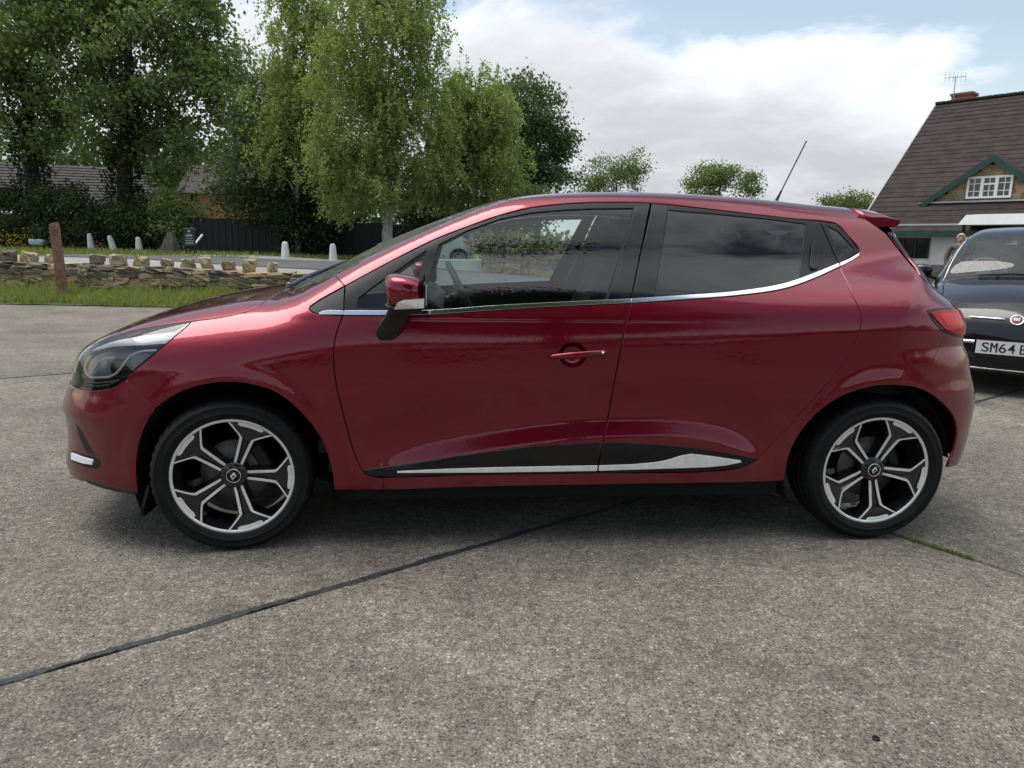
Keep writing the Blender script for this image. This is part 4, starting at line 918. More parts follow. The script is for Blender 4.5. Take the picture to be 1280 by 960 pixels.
# ---------------------------------------------------------------- surroundings: materials
def mat_concrete():
    m, nt, b = base_mat('aggregate_concrete'); N, L = nt.nodes, nt.links
    tc = N.new('ShaderNodeTexCoord')
    def vor(scale, feat='F1', rnd=1.0):
        v = N.new('ShaderNodeTexVoronoi'); v.feature = feat; v.inputs['Scale'].default_value = scale; v.inputs['Randomness'].default_value = rnd; L.new(tc.outputs['Object'], v.inputs['Vector']); return v
    def nz(scale, det=5, ro=0.6):
        n = N.new('ShaderNodeTexNoise'); n.inputs['Scale'].default_value = scale; n.inputs['Detail'].default_value = det; n.inputs['Roughness'].default_value = ro; L.new(tc.outputs['Object'], n.inputs['Vector']); return n
    v1 = vor(112); v2 = vor(240); big = nz(0.9, 6, 0.62); mid = nz(5.0, 5, 0.65); fine = nz(60, 4, 0.7)
    cr = N.new('ShaderNodeValToRGB'); e = cr.color_ramp.elements; e[0].position = 0.0; e[0].color = (0.055, 0.050, 0.044, 1); e[1].position = 1.0; e[1].color = (0.50, 0.44, 0.355, 1)
    for p_, c_ in ((0.22, (0.105, 0.095, 0.080, 1)), (0.45, (0.20, 0.18, 0.15, 1)), (0.62, (0.275, 0.245, 0.20, 1)), (0.74, (0.19, 0.155, 0.13, 1)), (0.88, (0.34, 0.305, 0.25, 1))):
        q = e.new(p_); q.color = c_
    sp = N.new('ShaderNodeSeparateColor'); L.new(v1.outputs['Color'], sp.inputs[0]); L.new(sp.outputs[0], cr.inputs[0])
    cr2 = N.new('ShaderNodeValToRGB'); cr2.color_ramp.elements[0].color = (0.085, 0.077, 0.066, 1); cr2.color_ramp.elements[1].color = (0.29, 0.262, 0.22, 1)
    s2 = N.new('ShaderNodeSeparateColor'); L.new(v2.outputs['Color'], s2.inputs[0]); L.new(s2.outputs[1], cr2.inputs[0])
    mx = N.new('ShaderNodeMix'); mx.data_type = 'RGBA'; mr0 = N.new('ShaderNodeMapRange'); mr0.inputs[1].default_value = 0.25; mr0.inputs[2].default_value = 0.6; L.new(v1.outputs['Distance'], mr0.inputs[0])
    L.new(mr0.outputs[0], mx.inputs[0]); L.new(cr.outputs[0], mx.inputs[6]); L.new(cr2.outputs[0], mx.inputs[7])
    mrb = N.new('ShaderNodeMapRange'); mrb.inputs[1].default_value = 0.28; mrb.inputs[2].default_value = 0.72; mrb.inputs[3].default_value = 0.72; mrb.inputs[4].default_value = 1.20; L.new(big.outputs[0], mrb.inputs[0])
    mrm = N.new('ShaderNodeMapRange'); mrm.inputs[1].default_value = 0.3; mrm.inputs[2].default_value = 0.7; mrm.inputs[3].default_value = 0.84; mrm.inputs[4].default_value = 1.12; L.new(mid.outputs[0], mrm.inputs[0])
    mm = N.new('ShaderNodeMath'); mm.operation = 'MULTIPLY'; L.new(mrb.outputs[0], mm.inputs[0]); L.new(mrm.outputs[0], mm.inputs[1])
    bl = nz(2.6, 4, 0.7); mrq = N.new('ShaderNodeMapRange'); mrq.inputs[1].default_value = 0.36; mrq.inputs[2].default_value = 0.64; mrq.inputs[3].default_value = 0.86; mrq.inputs[4].default_value = 1.12; L.new(bl.outputs[0], mrq.inputs[0])
    cl = nz(26, 3, 0.6); mrc = N.new('ShaderNodeMapRange'); mrc.inputs[1].default_value = 0.32; mrc.inputs[2].default_value = 0.68; mrc.inputs[3].default_value = 0.72; mrc.inputs[4].default_value = 1.20; L.new(cl.outputs[0], mrc.inputs[0])
    mq = N.new('ShaderNodeMath'); mq.operation = 'MULTIPLY'; L.new(mrq.outputs[0], mq.inputs[0]); L.new(mrc.outputs[0], mq.inputs[1]); mq2 = N.new('ShaderNodeMath'); mq2.operation = 'MULTIPLY'; L.new(mq.outputs[0], mq2.inputs[0]); L.new(mm.outputs[0], mq2.inputs[1]); mm = mq2
    # old oil and tyre stains with shapes of their own
    st = nz(1.7, 3, 0.5); mrs = N.new('ShaderNodeMapRange'); mrs.inputs[1].default_value = 0.60; mrs.inputs[2].default_value = 0.72; mrs.inputs[3].default_value = 1.0; mrs.inputs[4].default_value = 0.70; L.new(st.outputs[0], mrs.inputs[0])
    mm2 = N.new('ShaderNodeMath'); mm2.operation = 'MULTIPLY'; L.new(mm.outputs[0], mm2.inputs[0]); L.new(mrs.outputs[0], mm2.inputs[1])
    wm = N.new('ShaderNodeVectorMath'); wm.operation = 'MULTIPLY'; wm.inputs[1].default_value = (0.93, 0.925, 0.90); L.new(mx.outputs[2], wm.inputs[0]); sc = N.new('ShaderNodeVectorMath'); sc.operation = 'SCALE'; L.new(wm.outputs[0], sc.inputs[0]); L.new(mm2.outputs[0], sc.inputs['Scale']); L.new(sc.outputs[0], b.inputs['Base Color'])
    hm = N.new('ShaderNodeMath'); hm.operation = 'MULTIPLY_ADD'; L.new(v1.outputs['Distance'], hm.inputs[0]); hm.inputs[1].default_value = -1.0; L.new(fine.outputs[0], hm.inputs[2])
    bp = N.new('ShaderNodeBump'); bp.inputs['Strength'].default_value = 0.55; bp.inputs['Distance'].default_value = 0.006; L.new(hm.outputs[0], bp.inputs['Height']); L.new(bp.outputs[0], b.inputs['Normal'])
    setp(b, rough=0.82, spec=0.3); return m
mat_concrete()
simple('tar', (0.022, 0.022, 0.023), 0.55, amt=0.4, scale=20, bump=0.4, bscale=60)
simple('asphalt', (0.085, 0.085, 0.085), 0.85, amt=0.25, scale=1.2, bump=0.4, bscale=90)
simple('path_grey', (0.26, 0.25, 0.235), 0.9, amt=0.18, scale=0.8, bump=0.2, bscale=60)
simple('soil', (0.075, 0.062, 0.042), 0.95, amt=0.35, scale=2.0, bump=0.5, bscale=30)
simple('turf', (0.085, 0.105, 0.035), 0.95, amt=0.4, scale=1.3, bump=0.5, bscale=40)
def leafmat(name, c1, c2, trans=0.45, big=0.35, bigscale=0.6):
    m = bpy.data.materials.new(name); m.use_nodes = True; MAT[name] = m; nt = m.node_tree; N, L = nt.nodes, nt.links
    b = N['Principled BSDF']; out = N['Material Output']; setp(b, rough=0.55, spec=0.25)
    g = N.new('ShaderNodeNewGeometry'); tc = N.new('ShaderNodeTexCoord'); n = N.new('ShaderNodeTexNoise'); n.inputs['Scale'].default_value = bigscale; n.inputs['Detail'].default_value = 4; L.new(tc.outputs['Object'], n.inputs['Vector'])
    mx = N.new('ShaderNodeMix'); mx.data_type = 'RGBA'; mx.inputs[6].default_value = (*c1, 1); mx.inputs[7].default_value = (*c2, 1)
    a = N.new('ShaderNodeMath'); a.operation = 'MULTIPLY_ADD'; L.new(n.outputs[0], a.inputs[0]); a.inputs[1].default_value = big * 2; a.inputs[2].default_value = -big
    a2 = N.new('ShaderNodeMath'); a2.operation = 'ADD'; a2.use_clamp = True; L.new(g.outputs['Random Per Island'], a2.inputs[0]); L.new(a.outputs[0], a2.inputs[1])
    L.new(a2.outputs[0], mx.inputs[0]); L.new(mx.outputs[2], b.inputs['Base Color'])
    t = N.new('ShaderNodeBsdfTranslucent'); vm = N.new('ShaderNodeVectorMath'); vm.operation = 'MULTIPLY'; vm.inputs[1].default_value = (1.25, 1.35, 0.7); L.new(mx.outputs[2], vm.inputs[0]); L.new(vm.outputs[0], t.inputs[0])
    ms = N.new('ShaderNodeMixShader'); ms.inputs[0].default_value = trans; L.new(b.outputs[0], ms.inputs[1]); L.new(t.outputs[0], ms.inputs[2]); L.new(ms.outputs[0], out.inputs[0]); return m
leafmat('leaf_sycamore', (0.12, 0.155, 0.062), (0.27, 0.31, 0.14))
leafmat('leaf_dark', (0.058, 0.086, 0.042), (0.145, 0.185, 0.09))
leafmat('leaf_birch', (0.19, 0.23, 0.075), (0.33, 0.37, 0.155))
leafmat('leaf_far', (0.11, 0.14, 0.055), (0.19, 0.22, 0.09))
leafmat('leaf_ivy', (0.016, 0.030, 0.012), (0.040, 0.062, 0.022), 0.2)
leafmat('leaf_hedge', (0.04, 0.062, 0.025), (0.095, 0.125, 0.046), 0.25)
leafmat('grass_blade', (0.14, 0.175, 0.040), (0.29, 0.31, 0.10), 0.35, 0.5, 1.4)
leafmat('flower_yellow', (0.45, 0.36, 0.03), (0.55, 0.45, 0.05), 0.3)
simple('bark', (0.055, 0.045, 0.036), 0.9, amt=0.4, scale=7, bump=0.8, bscale=18)
simple('bark_birch', (0.34, 0.31, 0.28), 0.8, amt=0.55, scale=5, bump=0.4, bscale=20)
simple('white_bollard', (0.72, 0.72, 0.70), 0.6, amt=0.10, scale=6, bump=0.1)
simple('post_wood', (0.20, 0.115, 0.070), 0.85, amt=0.4, scale=9, bump=0.6, bscale=30)
simple('fence_paint', (0.006, 0.006, 0.009), 0.6, amt=0.4, scale=3)
simple('sign_green', (0.012, 0.035, 0.028), 0.4)
simple('sign_print', (0.50, 0.52, 0.50), 0.5)
simple('pillar_stone', (0.13, 0.12, 0.10), 0.9, amt=0.4, scale=4, bump=0.6, bscale=15)
simple('sack', (0.45, 0.55, 0.62), 0.4, amt=0.15, scale=6)
simple('roof_tile_brown', (0.050, 0.039, 0.036), 0.75, amt=0.3, scale=2.5, bump=0.3, bscale=30, spec=0.08)
simple('roof_tile_grey', (0.075, 0.070, 0.066), 0.85, spec=0.1, amt=0.25, scale=2.0, bump=0.3, bscale=20)
simple('fascia_green', (0.012, 0.055, 0.042), 0.45, amt=0.2, scale=3)
simple('white_upvc', (0.80, 0.80, 0.79), 0.35)
simple('render_white', (0.52, 0.52, 0.50), 0.85, amt=0.10, scale=2)
simple('brick_red', (0.26, 0.11, 0.07), 0.85, amt=0.3, scale=5, bump=0.3, bscale=40)
simple('brick_orange', (0.40, 0.21, 0.09), 0.85, amt=0.2, scale=6)
simple('canopy_white', (0.62, 0.62, 0.60), 0.4, amt=0.08, scale=1.5)
simple('lead_grey', (0.33, 0.34, 0.36), 0.6, amt=0.15, scale=3)
simple('window_dark', (0.012, 0.014, 0.018), 0.06, coat=0.5)
simple('aerial_metal', (0.35, 0.36, 0.38), 0.4, 0.7)
STONES = []
for i_, c_ in enumerate(((0.38, 0.29, 0.175), (0.29, 0.23, 0.15), (0.46, 0.345, 0.20), (0.21, 0.17, 0.12), (0.40, 0.28, 0.15), (0.15, 0.13, 0.10))):
    STONES.append(simple('stone_%s' % 'abcdef'[i_], c_, 0.92, amt=0.45, scale=11, bump=0.9, bscale=26))
simple('mortar_dark', (0.055, 0.047, 0.036), 0.95, amt=0.4, scale=8)
simple('cap_stone', (0.38, 0.31, 0.19), 0.92, amt=0.4, scale=14, bump=0.8, bscale=30)

# ---------------------------------------------------------------- ground
E1 = np.array([0.793, 0.609]); E2 = np.array([-0.609, 0.793])        # directions of the slab joints
def slab_pt(a, b): return E1 * a + E2 * b
def terrain(X, Y):
    lvl = np.interp(X, [-30, -10, -7, -4.3, -1, 3, 8], [0.66, 0.65, 0.55, 0.50, 0.27, 0.08, 0.0])
    t = np.clip((Y - 14.6) / 1.2, 0, 1); t2 = np.clip((Y - 13) / 9.0, 0, 1)
    s = np.where(X < -3.9, t, t2 * t2 * (3 - 2 * t2)); return lvl * s
gm = MB(); xs = np.concatenate([[-900, -300, -120], np.arange(-60, -2, 1.0), np.arange(-2, 60, 3.0), [120, 300, 900]]); ys = np.concatenate([[-600, -200, -60], np.arange(-30, 12, 6.0), np.arange(12, 40, 0.6), [45, 60, 90, 150, 300, 900]])
XX, YY = np.meshgrid(xs, ys); ZZ = terrain(XX, YY) - 0.06 + 0.03 * np.sin(XX * 0.7) * np.sin(YY * 0.6) * (YY > 16) * (np.abs(XX) < 60)
ZZ = np.where((YY > 12.3) & (YY < 15) & (XX < -3), np.maximum(ZZ, -0.02 + 0.10 * np.clip((YY - 12.6) / 1.8, 0, 1)), ZZ)
nx, ny = len(xs), len(ys); V = np.stack([XX.ravel(), YY.ravel(), ZZ.ravel()], 1)
idx = np.arange(nx * ny).reshape(ny, nx); Q = np.stack([idx[:-1, :-1].ravel(), idx[:-1, 1:].ravel(), idx[1:, 1:].ravel(), idx[1:, :-1].ravel()], 1)
ground = link('ground', quads_mesh('ground', V, Q, True), MAT['turf']); tag(ground, kind='structure')
# car park: cast slabs with open joints between them
yard = MB(); yard.add([(-60, -40, -0.035), (60, -40, -0.035), (60, 12.9, -0.035), (-60, 12.9, -0.035)], [(0, 1, 2, 3)]); yo = yard.build('car_park', MAT['soil']); tag(yo, kind='structure')
LA, LB, LC = 2.205, 7.36, 13.2
edges_b = [-22.0, -13.0, -8.2, -3.0, LA, LB]; edges_a = [-27, -21, -15, -9, -2.93, 3.07, 9.07, 15.1, 21.1, 27]
J = 0.011
def clip_half(poly, nrm, d):
    out = []
    for i in range(len(poly)):
        a, b = poly[i], poly[(i + 1) % len(poly)]; da, db = a @ nrm - d, b @ nrm - d
        if da <= 0: out.append(a)
        if da * db < 0: out.append(a + (b - a) * (da / (da - db)))
    return out
bs_ = edges_b + [24.0]
for i in range(len(bs_) - 1):
    for k in range(len(edges_a) - 1):
        if bs_[i] == LB:
            if k % 3: continue
            a0, a1 = edges_a[k], edges_a[min(k + 3, len(edges_a) - 1)]
        else: a0, a1 = edges_a[k], edges_a[k + 1]
        p = [slab_pt(a0 + J, bs_[i] + J), slab_pt(a1 - J, bs_[i] + J), slab_pt(a1 - J, bs_[i + 1] - J), slab_pt(a0 + J, bs_[i + 1] - J)]
        p = clip_half(p, np.array([0.0, 1.0]), 12.72 if i == len(bs_) - 2 else 12.72)
        p = [q for q in p]
        if len(p) < 3: continue
        c = np.mean(p, 0)
        if np.linalg.norm(c - np.array([0, 5])) > 30: continue
        n = len(p); s_ = MB(); ch = 0.005
        inn = [q + (c - q) / np.linalg.norm(c - q) * ch for q in p]
        s_.add([(q[0], q[1], 0.0) for q in inn] + [(q[0], q[1], -0.004) for q in p] + [(q[0], q[1], -0.04) for q in p],
               [tuple(range(n))] + [(j, n + j, n + (j + 1) % n, (j + 1) % n) for j in range(n)] + [(n + j, 2 * n + j, 2 * n + (j + 1) % n, n + (j + 1) % n) for j in range(n)])
        s_.build('concrete_slab', MAT['aggregate_concrete'], yo)
def joint(name, a, b, w, mat, z=0.0035, wav=0.6, par=yo, gaps=()):
    L_ = np.linalg.norm(b - a); n = int(L_ / 0.014); t = (b - a) / L_; nn = np.array([-t[1], t[0]]); V = []; F = []
    wl = np.convolve(rng.normal(0, 1, n + 9), np.ones(9) / 9, 'valid')[:n + 1] * 2 + rng.normal(0, 0.30, n + 1); wr = np.convolve(rng.normal(0, 1, n + 9), np.ones(9) / 9, 'valid')[:n + 1] * 2 + rng.normal(0, 0.35, n + 1)
    for i in range(n + 1):
        c = a + t * (L_ * i / n); l, r_ = w * max(0.35, 1 + wav * wl[i]), w * max(0.35, 1 + wav * wr[i])
        V += [(*(c + nn * l), z - 0.004), (*(c + nn * l * 0.8), z), (*(c - nn * r_ * 0.8), z), (*(c - nn * r_), z - 0.004)]
    for i in range(n):
        if any(g0 < i / n < g1 for g0, g1 in gaps): continue
        for q in range(3): F.append((i * 4 + q, i * 4 + q + 1, i * 4 + 5 + q, i * 4 + 4 + q))
    o = link(name, mesh(name, V, F, False), MAT[mat], par); return o
joint('joint_sealant', slab_pt(-12, LA), slab_pt(14, LA), 0.0135, 'tar')
joint('joint_sealant', slab_pt(-12, LB), slab_pt(14, LB), 0.014, 'tar')
joint('joint_filler', slab_pt(3.07, -3), slab_pt(3.07, LA), 0.012, 'soil', -0.004, 0.25)
joint('joint_sealant', slab_pt(3.07, LA + 0.02), slab_pt(3.07, LB), 0.012, 'tar')
joint('joint_sealant', slab_pt(9.07, LA - 4), slab_pt(9.07, LB), 0.012, 'tar')
# blades of grass, shared generator
def blades(pts, h0, h1, w, lean=0.35, seed=1):
    r_ = np.random.default_rng(seed); n = len(pts); a = r_.uniform(0, 2 * np.pi, n); h = r_.uniform(h0, h1, n); d = np.stack([np.cos(a), np.sin(a)], 1); b = r_.uniform(0, 2 * np.pi, n)
    ld = np.stack([np.cos(b), np.sin(b)], 1) * (r_.uniform(0, lean, n) * h)[:, None]; V = np.zeros((n, 5, 3))
    for k, (t, ww) in enumerate(((0, 1), (0, -1), (0.55, 0.7), (0.55, -0.7), (1, 0))):
        V[:, k, :2] = pts[:, :2] + d * ww * w * 0.5 + ld * t * t; V[:, k, 2] = pts[:, 2] + h * t * (1 - 0.25 * t * lean)
    base = np.arange(n)[:, None] * 5; T = np.concatenate([base + np.array([[0, 1, 3]]), base + np.array([[0, 3, 2]]), base + np.array([[2, 3, 4]])])
    return V.reshape(-1, 3), T
q = slab_pt(3.07, 0)[None] + np.concatenate([rng.uniform(0.98, 1.22, (420, 1)), rng.uniform(0.3, 1.9, (60, 1))]) * E2[None] * 1.0 + rng.normal(0, 0.008, (480, 2))
V, T = blades(np.concatenate([q, np.full((480, 1), -0.006)], 1), 0.012, 0.035, 0.004, 0.9); jg = link('joint_grass', quads_mesh('joint_grass', V, T), MAT['grass_blade']); tag(jg, 'green grass growing in the joint between concrete slabs', 'grass', kind='stuff')
# small washer left on the concrete
p0 = on_ground(1095, 924); wsh = MB(); wsh.lathe([(0.0045, 0.001), (0.005, 0.005), (0.008, 0.006), (0.0095, 0.004), (0.0095, 0.0)], 20, axis='z'); wo_ = wsh.build('rubber_washer', MAT['satin_black']); wo_.location = (p0[0], p0[1], 0.0); tag(wo_, 'tiny black ring lying on the concrete', 'washer')
# loose grit
n = 900; gp = np.stack([rng.uniform(-2.5, 3.2, n), rng.uniform(1.2, 7.0, n)], 1); V = []; Q = []
for i in range(n):
    s_ = rng.uniform(0.002, 0.0055); c = np.array([gp[i, 0], gp[i, 1], s_ * 0.4]); o = rng.normal(0, 1, (6, 3)) * 0.25; d = np.array([(1, 0, 0), (-1, 0, 0), (0, 1, 0), (0, -1, 0), (0, 0, .7), (0, 0, -.7)]) + o; b = len(V); V += list(c + d * s_)
    Q += [(b, b + 2, b + 4), (b + 2, b + 1, b + 4), (b + 1, b + 3, b + 4), (b + 3, b, b + 4)]
go = link('loose_grit', quads_mesh('loose_grit', np.array(V), np.array(Q)), MAT['cap_stone']); tag(go, 'fine loose grit scattered over the concrete', 'grit', kind='stuff')

# path and road beyond the wall, laid on the terrain
def drape(name, x0, x1, y0, y1, mat, dz, step=0.8, wob=0.0):
    a = np.arange(x0, x1 + step, step); b = np.linspace(0, 1, 12); V = []
    for x in a:
        w0, w1 = y0(x) + wob * math.sin(x * 1.7), y1(x) + wob * math.sin(x * 1.3 + 1)
        for t in b: y = w0 + (w1 - w0) * t; V.append((x, y, float(terrain(np.array(x), np.array(y))) + dz))
    k = len(b); Q = [(i * k + j, (i + 1) * k + j, (i + 1) * k + j + 1, i * k + j + 1) for i in range(len(a) - 1) for j in range(k - 1)]
    o = link(name, quads_mesh(name, np.array(V), np.array(Q), True), MAT[mat]); tag(o, kind='structure'); return o
drape('path', -42, -4.2, lambda x: 15.6, lambda x: 21.5, 'path_grey', 0.015, wob=0.1)
drape('road', -14, 26, lambda x: 17.5 + max(0, (-x - 4)) * 0.3, lambda x: 24.0, 'asphalt', 0.03)
drape('forecourt', -2.4, 46, lambda x: 12.735, lambda x: 17.6, 'aggregate_concrete', 0.004)
drape('yard', 6, 46, lambda x: 17.5, lambda x: 42, 'aggregate_concrete', 0.016)
drape('footway', -12, 6, lambda x: 24.6, lambda x: 27.6, 'path_grey', 0.02, wob=0.1)

# ---------------------------------------------------------------- stone wall
def rock_mesh(name, seed, sx=1, sy=1, sz=1, rough=0.10, sub=2):
    import bmesh
    bm = bmesh.new(); bmesh.ops.create_cube(bm, size=1.0); bmesh.ops.subdivide_edges(bm, edges=bm.edges, cuts=sub, use_grid_fill=True); r_ = np.random.default_rng(seed); off = r_.uniform(0, 50, 3)
    for v in bm.verts:
        c = v.co; p = max(abs(c.x), abs(c.y), abs(c.z)); l = c.length; k = 0.80 + 0.20 * (0.5 / l) / 0.8
        v.co = c * k + Vector(r_.normal(0, rough * 0.35, 3))
    bm.normal_update(); me = bpy.data.meshes.new(name); bm.to_mesh(me); bm.free(); return me
ROCKS = [rock_mesh('rock', 100 + i, rough=0.20) for i in range(10)]
ROCKM = []
for m_ in STONES:
    for r_ in ROCKS[:5]:
        c = r_.copy(); c.materials.append(m_); ROCKM.append(c)
CAPM = []
for r_ in ROCKS: c = r_.copy(); c.materials.append(MAT['cap_stone']); CAPM.append(c)
wall = MB(); WX0, WX1 = -15.0, -4.25
wall_top = lambda x: np.interp(x, [-15, -10.4, -7, -4.2], [0.69, 0.68, 0.62, 0.545]); wall_y = lambda x: np.interp(x, [-15, -10.4, -4.2], [14.6, 14.5, 14.15])
n = 40
V = []
for i in range(n + 1):
    x = WX0 + (WX1 - WX0) * i / n; y = wall_y(x); z = wall_top(x) - 0.03; V += [(x, y + 0.05, -0.05), (x, y + 0.05, z), (x, y + 0.42, z), (x, y + 0.42, -0.05)]
wall.add(V, [(i * 4 + j, i * 4 + j + 1, i * 4 + 5 + j, i * 4 + 4 + j) for i in range(n) for j in range(3)] + [(0, 1, 2, 3), (n * 4 + 3, n * 4 + 2, n * 4 + 1, n * 4)])
wall_o = wall.build('stone_wall', MAT['mortar_dark']); tag(wall_o, 'low weathered sandstone retaining wall behind the grass verge', 'wall')
r_ = np.random.default_rng(5)
def lay(wobj, x0, x1, yf, z0f, z1f, courses, lmin, lmax, dep=0.16, pick=ROCKM):
    for c in range(courses):
        x = x0 + r_.uniform(0, 0.1)
        while x < x1:
            L_ = r_.uniform(lmin, lmax); xm = x + L_ / 2
            if xm > x1: break
            za, zb = z0f(xm), z1f(xm); ch = (zb - za) / courses; z = za + ch * (c + 0.5)
            o = bpy.data.objects.new('stone', pick[r_.integers(len(pick))]); COL.objects.link(o); o.parent = wobj
            o.location = (xm, yf(xm) + dep / 2 - 0.02 + r_.normal(0, 0.014), z + r_.normal(0, 0.008)); o.scale = (L_ * 1.02, dep * r_.uniform(0.9, 1.15), ch * r_.uniform(0.98, 1.16)); o.rotation_euler = (r_.normal(0, 0.03), r_.normal(0, 0.035), r_.normal(0, 0.04)); x += L_
lay(wall_o, WX0 + 3.0, WX1, lambda x: wall_y(x), lambda x: 0.06, lambda x: wall_top(x) - 0.10, 4, 0.16, 0.52)
# flat coping of wider stones
x = WX0 + 2.8
while x < WX1:
    L_ = r_.uniform(0.25, 0.6); xm = x + L_ / 2; o = bpy.data.objects.new('coping_stone', ROCKM[r_.integers(len(ROCKM))]); COL.objects.link(o); o.parent = wall_o
    o.location = (xm, wall_y(xm) + 0.22, wall_top(xm) - 0.045); o.scale = (L_ * 1.03, 0.46, 0.13 * r_.uniform(0.85, 1.15)); o.rotation_euler = (r_.normal(0, 0.02), r_.normal(0, 0.025), r_.normal(0, 0.04)); x += L_
# rough stones set on top at intervals
CAPS = [('pale', 10, 0.26, 0.22), ('yellowish', 37, 0.30, 0.20), ('small', 66, 0.20, 0.18), ('knobbly brown', 124, 0.30, 0.22), ('broad pale', 151, 0.34, 0.22), ('square yellowish', 181, 0.27, 0.21), ('small dark', 214, 0.21, 0.18), ('grey rounded', 239, 0.25, 0.20), ('tall pale', 263, 0.25, 0.25), ('dark brown', 291, 0.17, 0.19), ('yellow-brown', 317, 0.26, 0.24), ('tilted brown', 346, 0.20, 0.20)]
for i, (d, px_, w_, h_) in enumerate(CAPS):
    p = at_depth(px_, 330, 14.7); x = p[0]; o = bpy.data.objects.new('cap_rock', CAPM[i % 10]); COL.objects.link(o)
    if d in ('small dark', 'dark brown', 'knobbly brown', 'pale'):
        me = CAPM[i % 10].copy(); me.materials[0] = STONES[(5, 1, 0, 3)[i % 4]]; o.data = me
    o.location = (x, wall_y(x) + 0.24, wall_top(x) + h_ / 2 - 0.005); o.scale = (w_ * 0.84, 0.24, h_ * 1.08); o.rotation_euler = (0, r_.normal(0, 0.10), r_.uniform(-0.5, 0.5))
    nb = ('standing on the left stretch of the low stone wall' if px_ < 70 else 'standing on the middle stretch of the low stone wall' if px_ < 200 else 'standing on the low stone wall towards its bonnet end')
    tag(o, d + ' rough stone ' + {0: 'set upright on the low wall left of the wooden post', 1: 'on the low wall close to the wooden post', 2: 'on the low wall right behind the wooden post'}.get(i, 'spaced along the top of the low stone wall'), 'stone', 'rough stones spaced along the wall top')
# ---------------------------------------------------------------- verge
n = 26000; gx = rng.uniform(-13.5, -2.6, n); gy = 12.55 + 2.0 * rng.beta(1.3, 1.2, n); gy = np.minimum(gy, np.interp(gx, [-15, -10.4, -4.2, -2], [14.55, 14.45, 14.12, 14.0]))
edge = 12.72 + 0.10 * np.sin(gx * 2.1) + 0.06 * np.sin(gx * 5.3); k = gy > edge - 0.12 * rng.random(n); gx, gy = gx[k], gy[k]; gz = 0.02 + 0.10 * np.clip((gy - 12.6) / 1.8, 0, 1)
V, T = blades(np.stack([gx, gy, gz - 0.01], 1), 0.05, 0.24, 0.014, 0.9, 3)
kt = rng.random(2600); tx, ty = rng.uniform(-13.5, -2.8, 2600), 13.0 + 1.3 * kt; ty = np.minimum(ty, np.interp(tx, [-15, -10.4, -4.2, -2], [14.5, 14.4, 14.08, 14.0])); k = np.sin(tx * 1.9) + np.sin(tx * 4.3 + 1) + rng.normal(0, 0.7, 2600) > 0.3
V2, T2 = blades(np.stack([tx, ty, 0.02 + 0.10 * np.clip((ty - 12.6) / 1.8, 0, 1)], 1)[k], 0.22, 0.46, 0.016, 0.7, 8); T = np.concatenate([T, T2 + len(V)]); V = np.concatenate([V, V2])
vg = link('verge_grass', quads_mesh('verge_grass', V, T), MAT['grass_blade']); tag(vg, 'long bright green grass on the verge before the stone wall', 'grass', kind='stuff')
vm_ = drape('verge', -16, -2.4, lambda x: 12.68, lambda x: 14.75, 'turf', 0.0)
for v in vm_.data.vertices: v.co.z = 0.012 + 0.10 * min(1, max(0, (v.co.y - 12.6) / 1.8))
kb = MB(); kb.box((0, 0, 0), (0.88, 0.12, 0.09), bev=0.012); kb0 = kb.build('kerb_stone', MAT['path_grey'], vm_)
for i in range(7):
    k_ = kb0 if i == 0 else kb0.copy()
    if i: COL.objects.link(k_)
    k_.location = (-9.6 - i * 0.92, 12.98 + 0.01 * (i % 2), 0.035)
n = 16000; gx = rng.uniform(-34, -2, n); gy = np.where(gx < -9, rng.uniform(22, 36, n), rng.uniform(27.4, 31.5, n)); gz = terrain(gx, gy) - 0.04
V, T = blades(np.stack([gx, gy, gz], 1), 0.08, 0.30, 0.03, 0.8, 4)
bg_ = link('bank_grass', quads_mesh('bank_grass', V, T), MAT['grass_blade']); tag(bg_, 'rough grass bank around the white bollards', 'grass', kind='stuff')
# wooden post leaning in the verge
pt, pb = at_depth(67.5, 279, 13.55), at_depth(77, 353, 13.55); pb = pb + (pb - pt) * 0.25; po_ = MB(); d = pt - pb
V = []; sec = [(0, 0.070, 0), (0.35, 0.068, 0.004), (0.7, 0.066, -0.004), (0.97, 0.064, 0.002), (1.0, 0.056, 0.0)]
for t, h, wv in sec:
    c = pb + d * t
    for sx, sy in ((-1, -1), (1, -1), (1, 1), (-1, 1)): V.append((c[0] + sx * h * 0.95 + wv, c[1] + sy * h, c[2] + (0.02 * sx if t == 1.0 else 0)))
F = [(i * 4 + j, i * 4 + (j + 1) % 4, (i + 1) * 4 + (j + 1) % 4, (i + 1) * 4 + j) for i in range(4) for j in range(4)] + [(16, 17, 18, 19)]
po_.add(V, F); wp_ = po_.build('wooden_post', MAT['post_wood']); tag(wp_, 'leaning square wooden post in the grass before the stone wall', 'post')
for t in (0.80, 0.88, 0.93): c = pb + d * t; k_ = MB(); k_.box((c[0] - 0.068, c[1] - 0.03, c[2]), (0.03, 0.06, 0.03)); k_.build('nail_block', MAT['post_wood'], wp_)
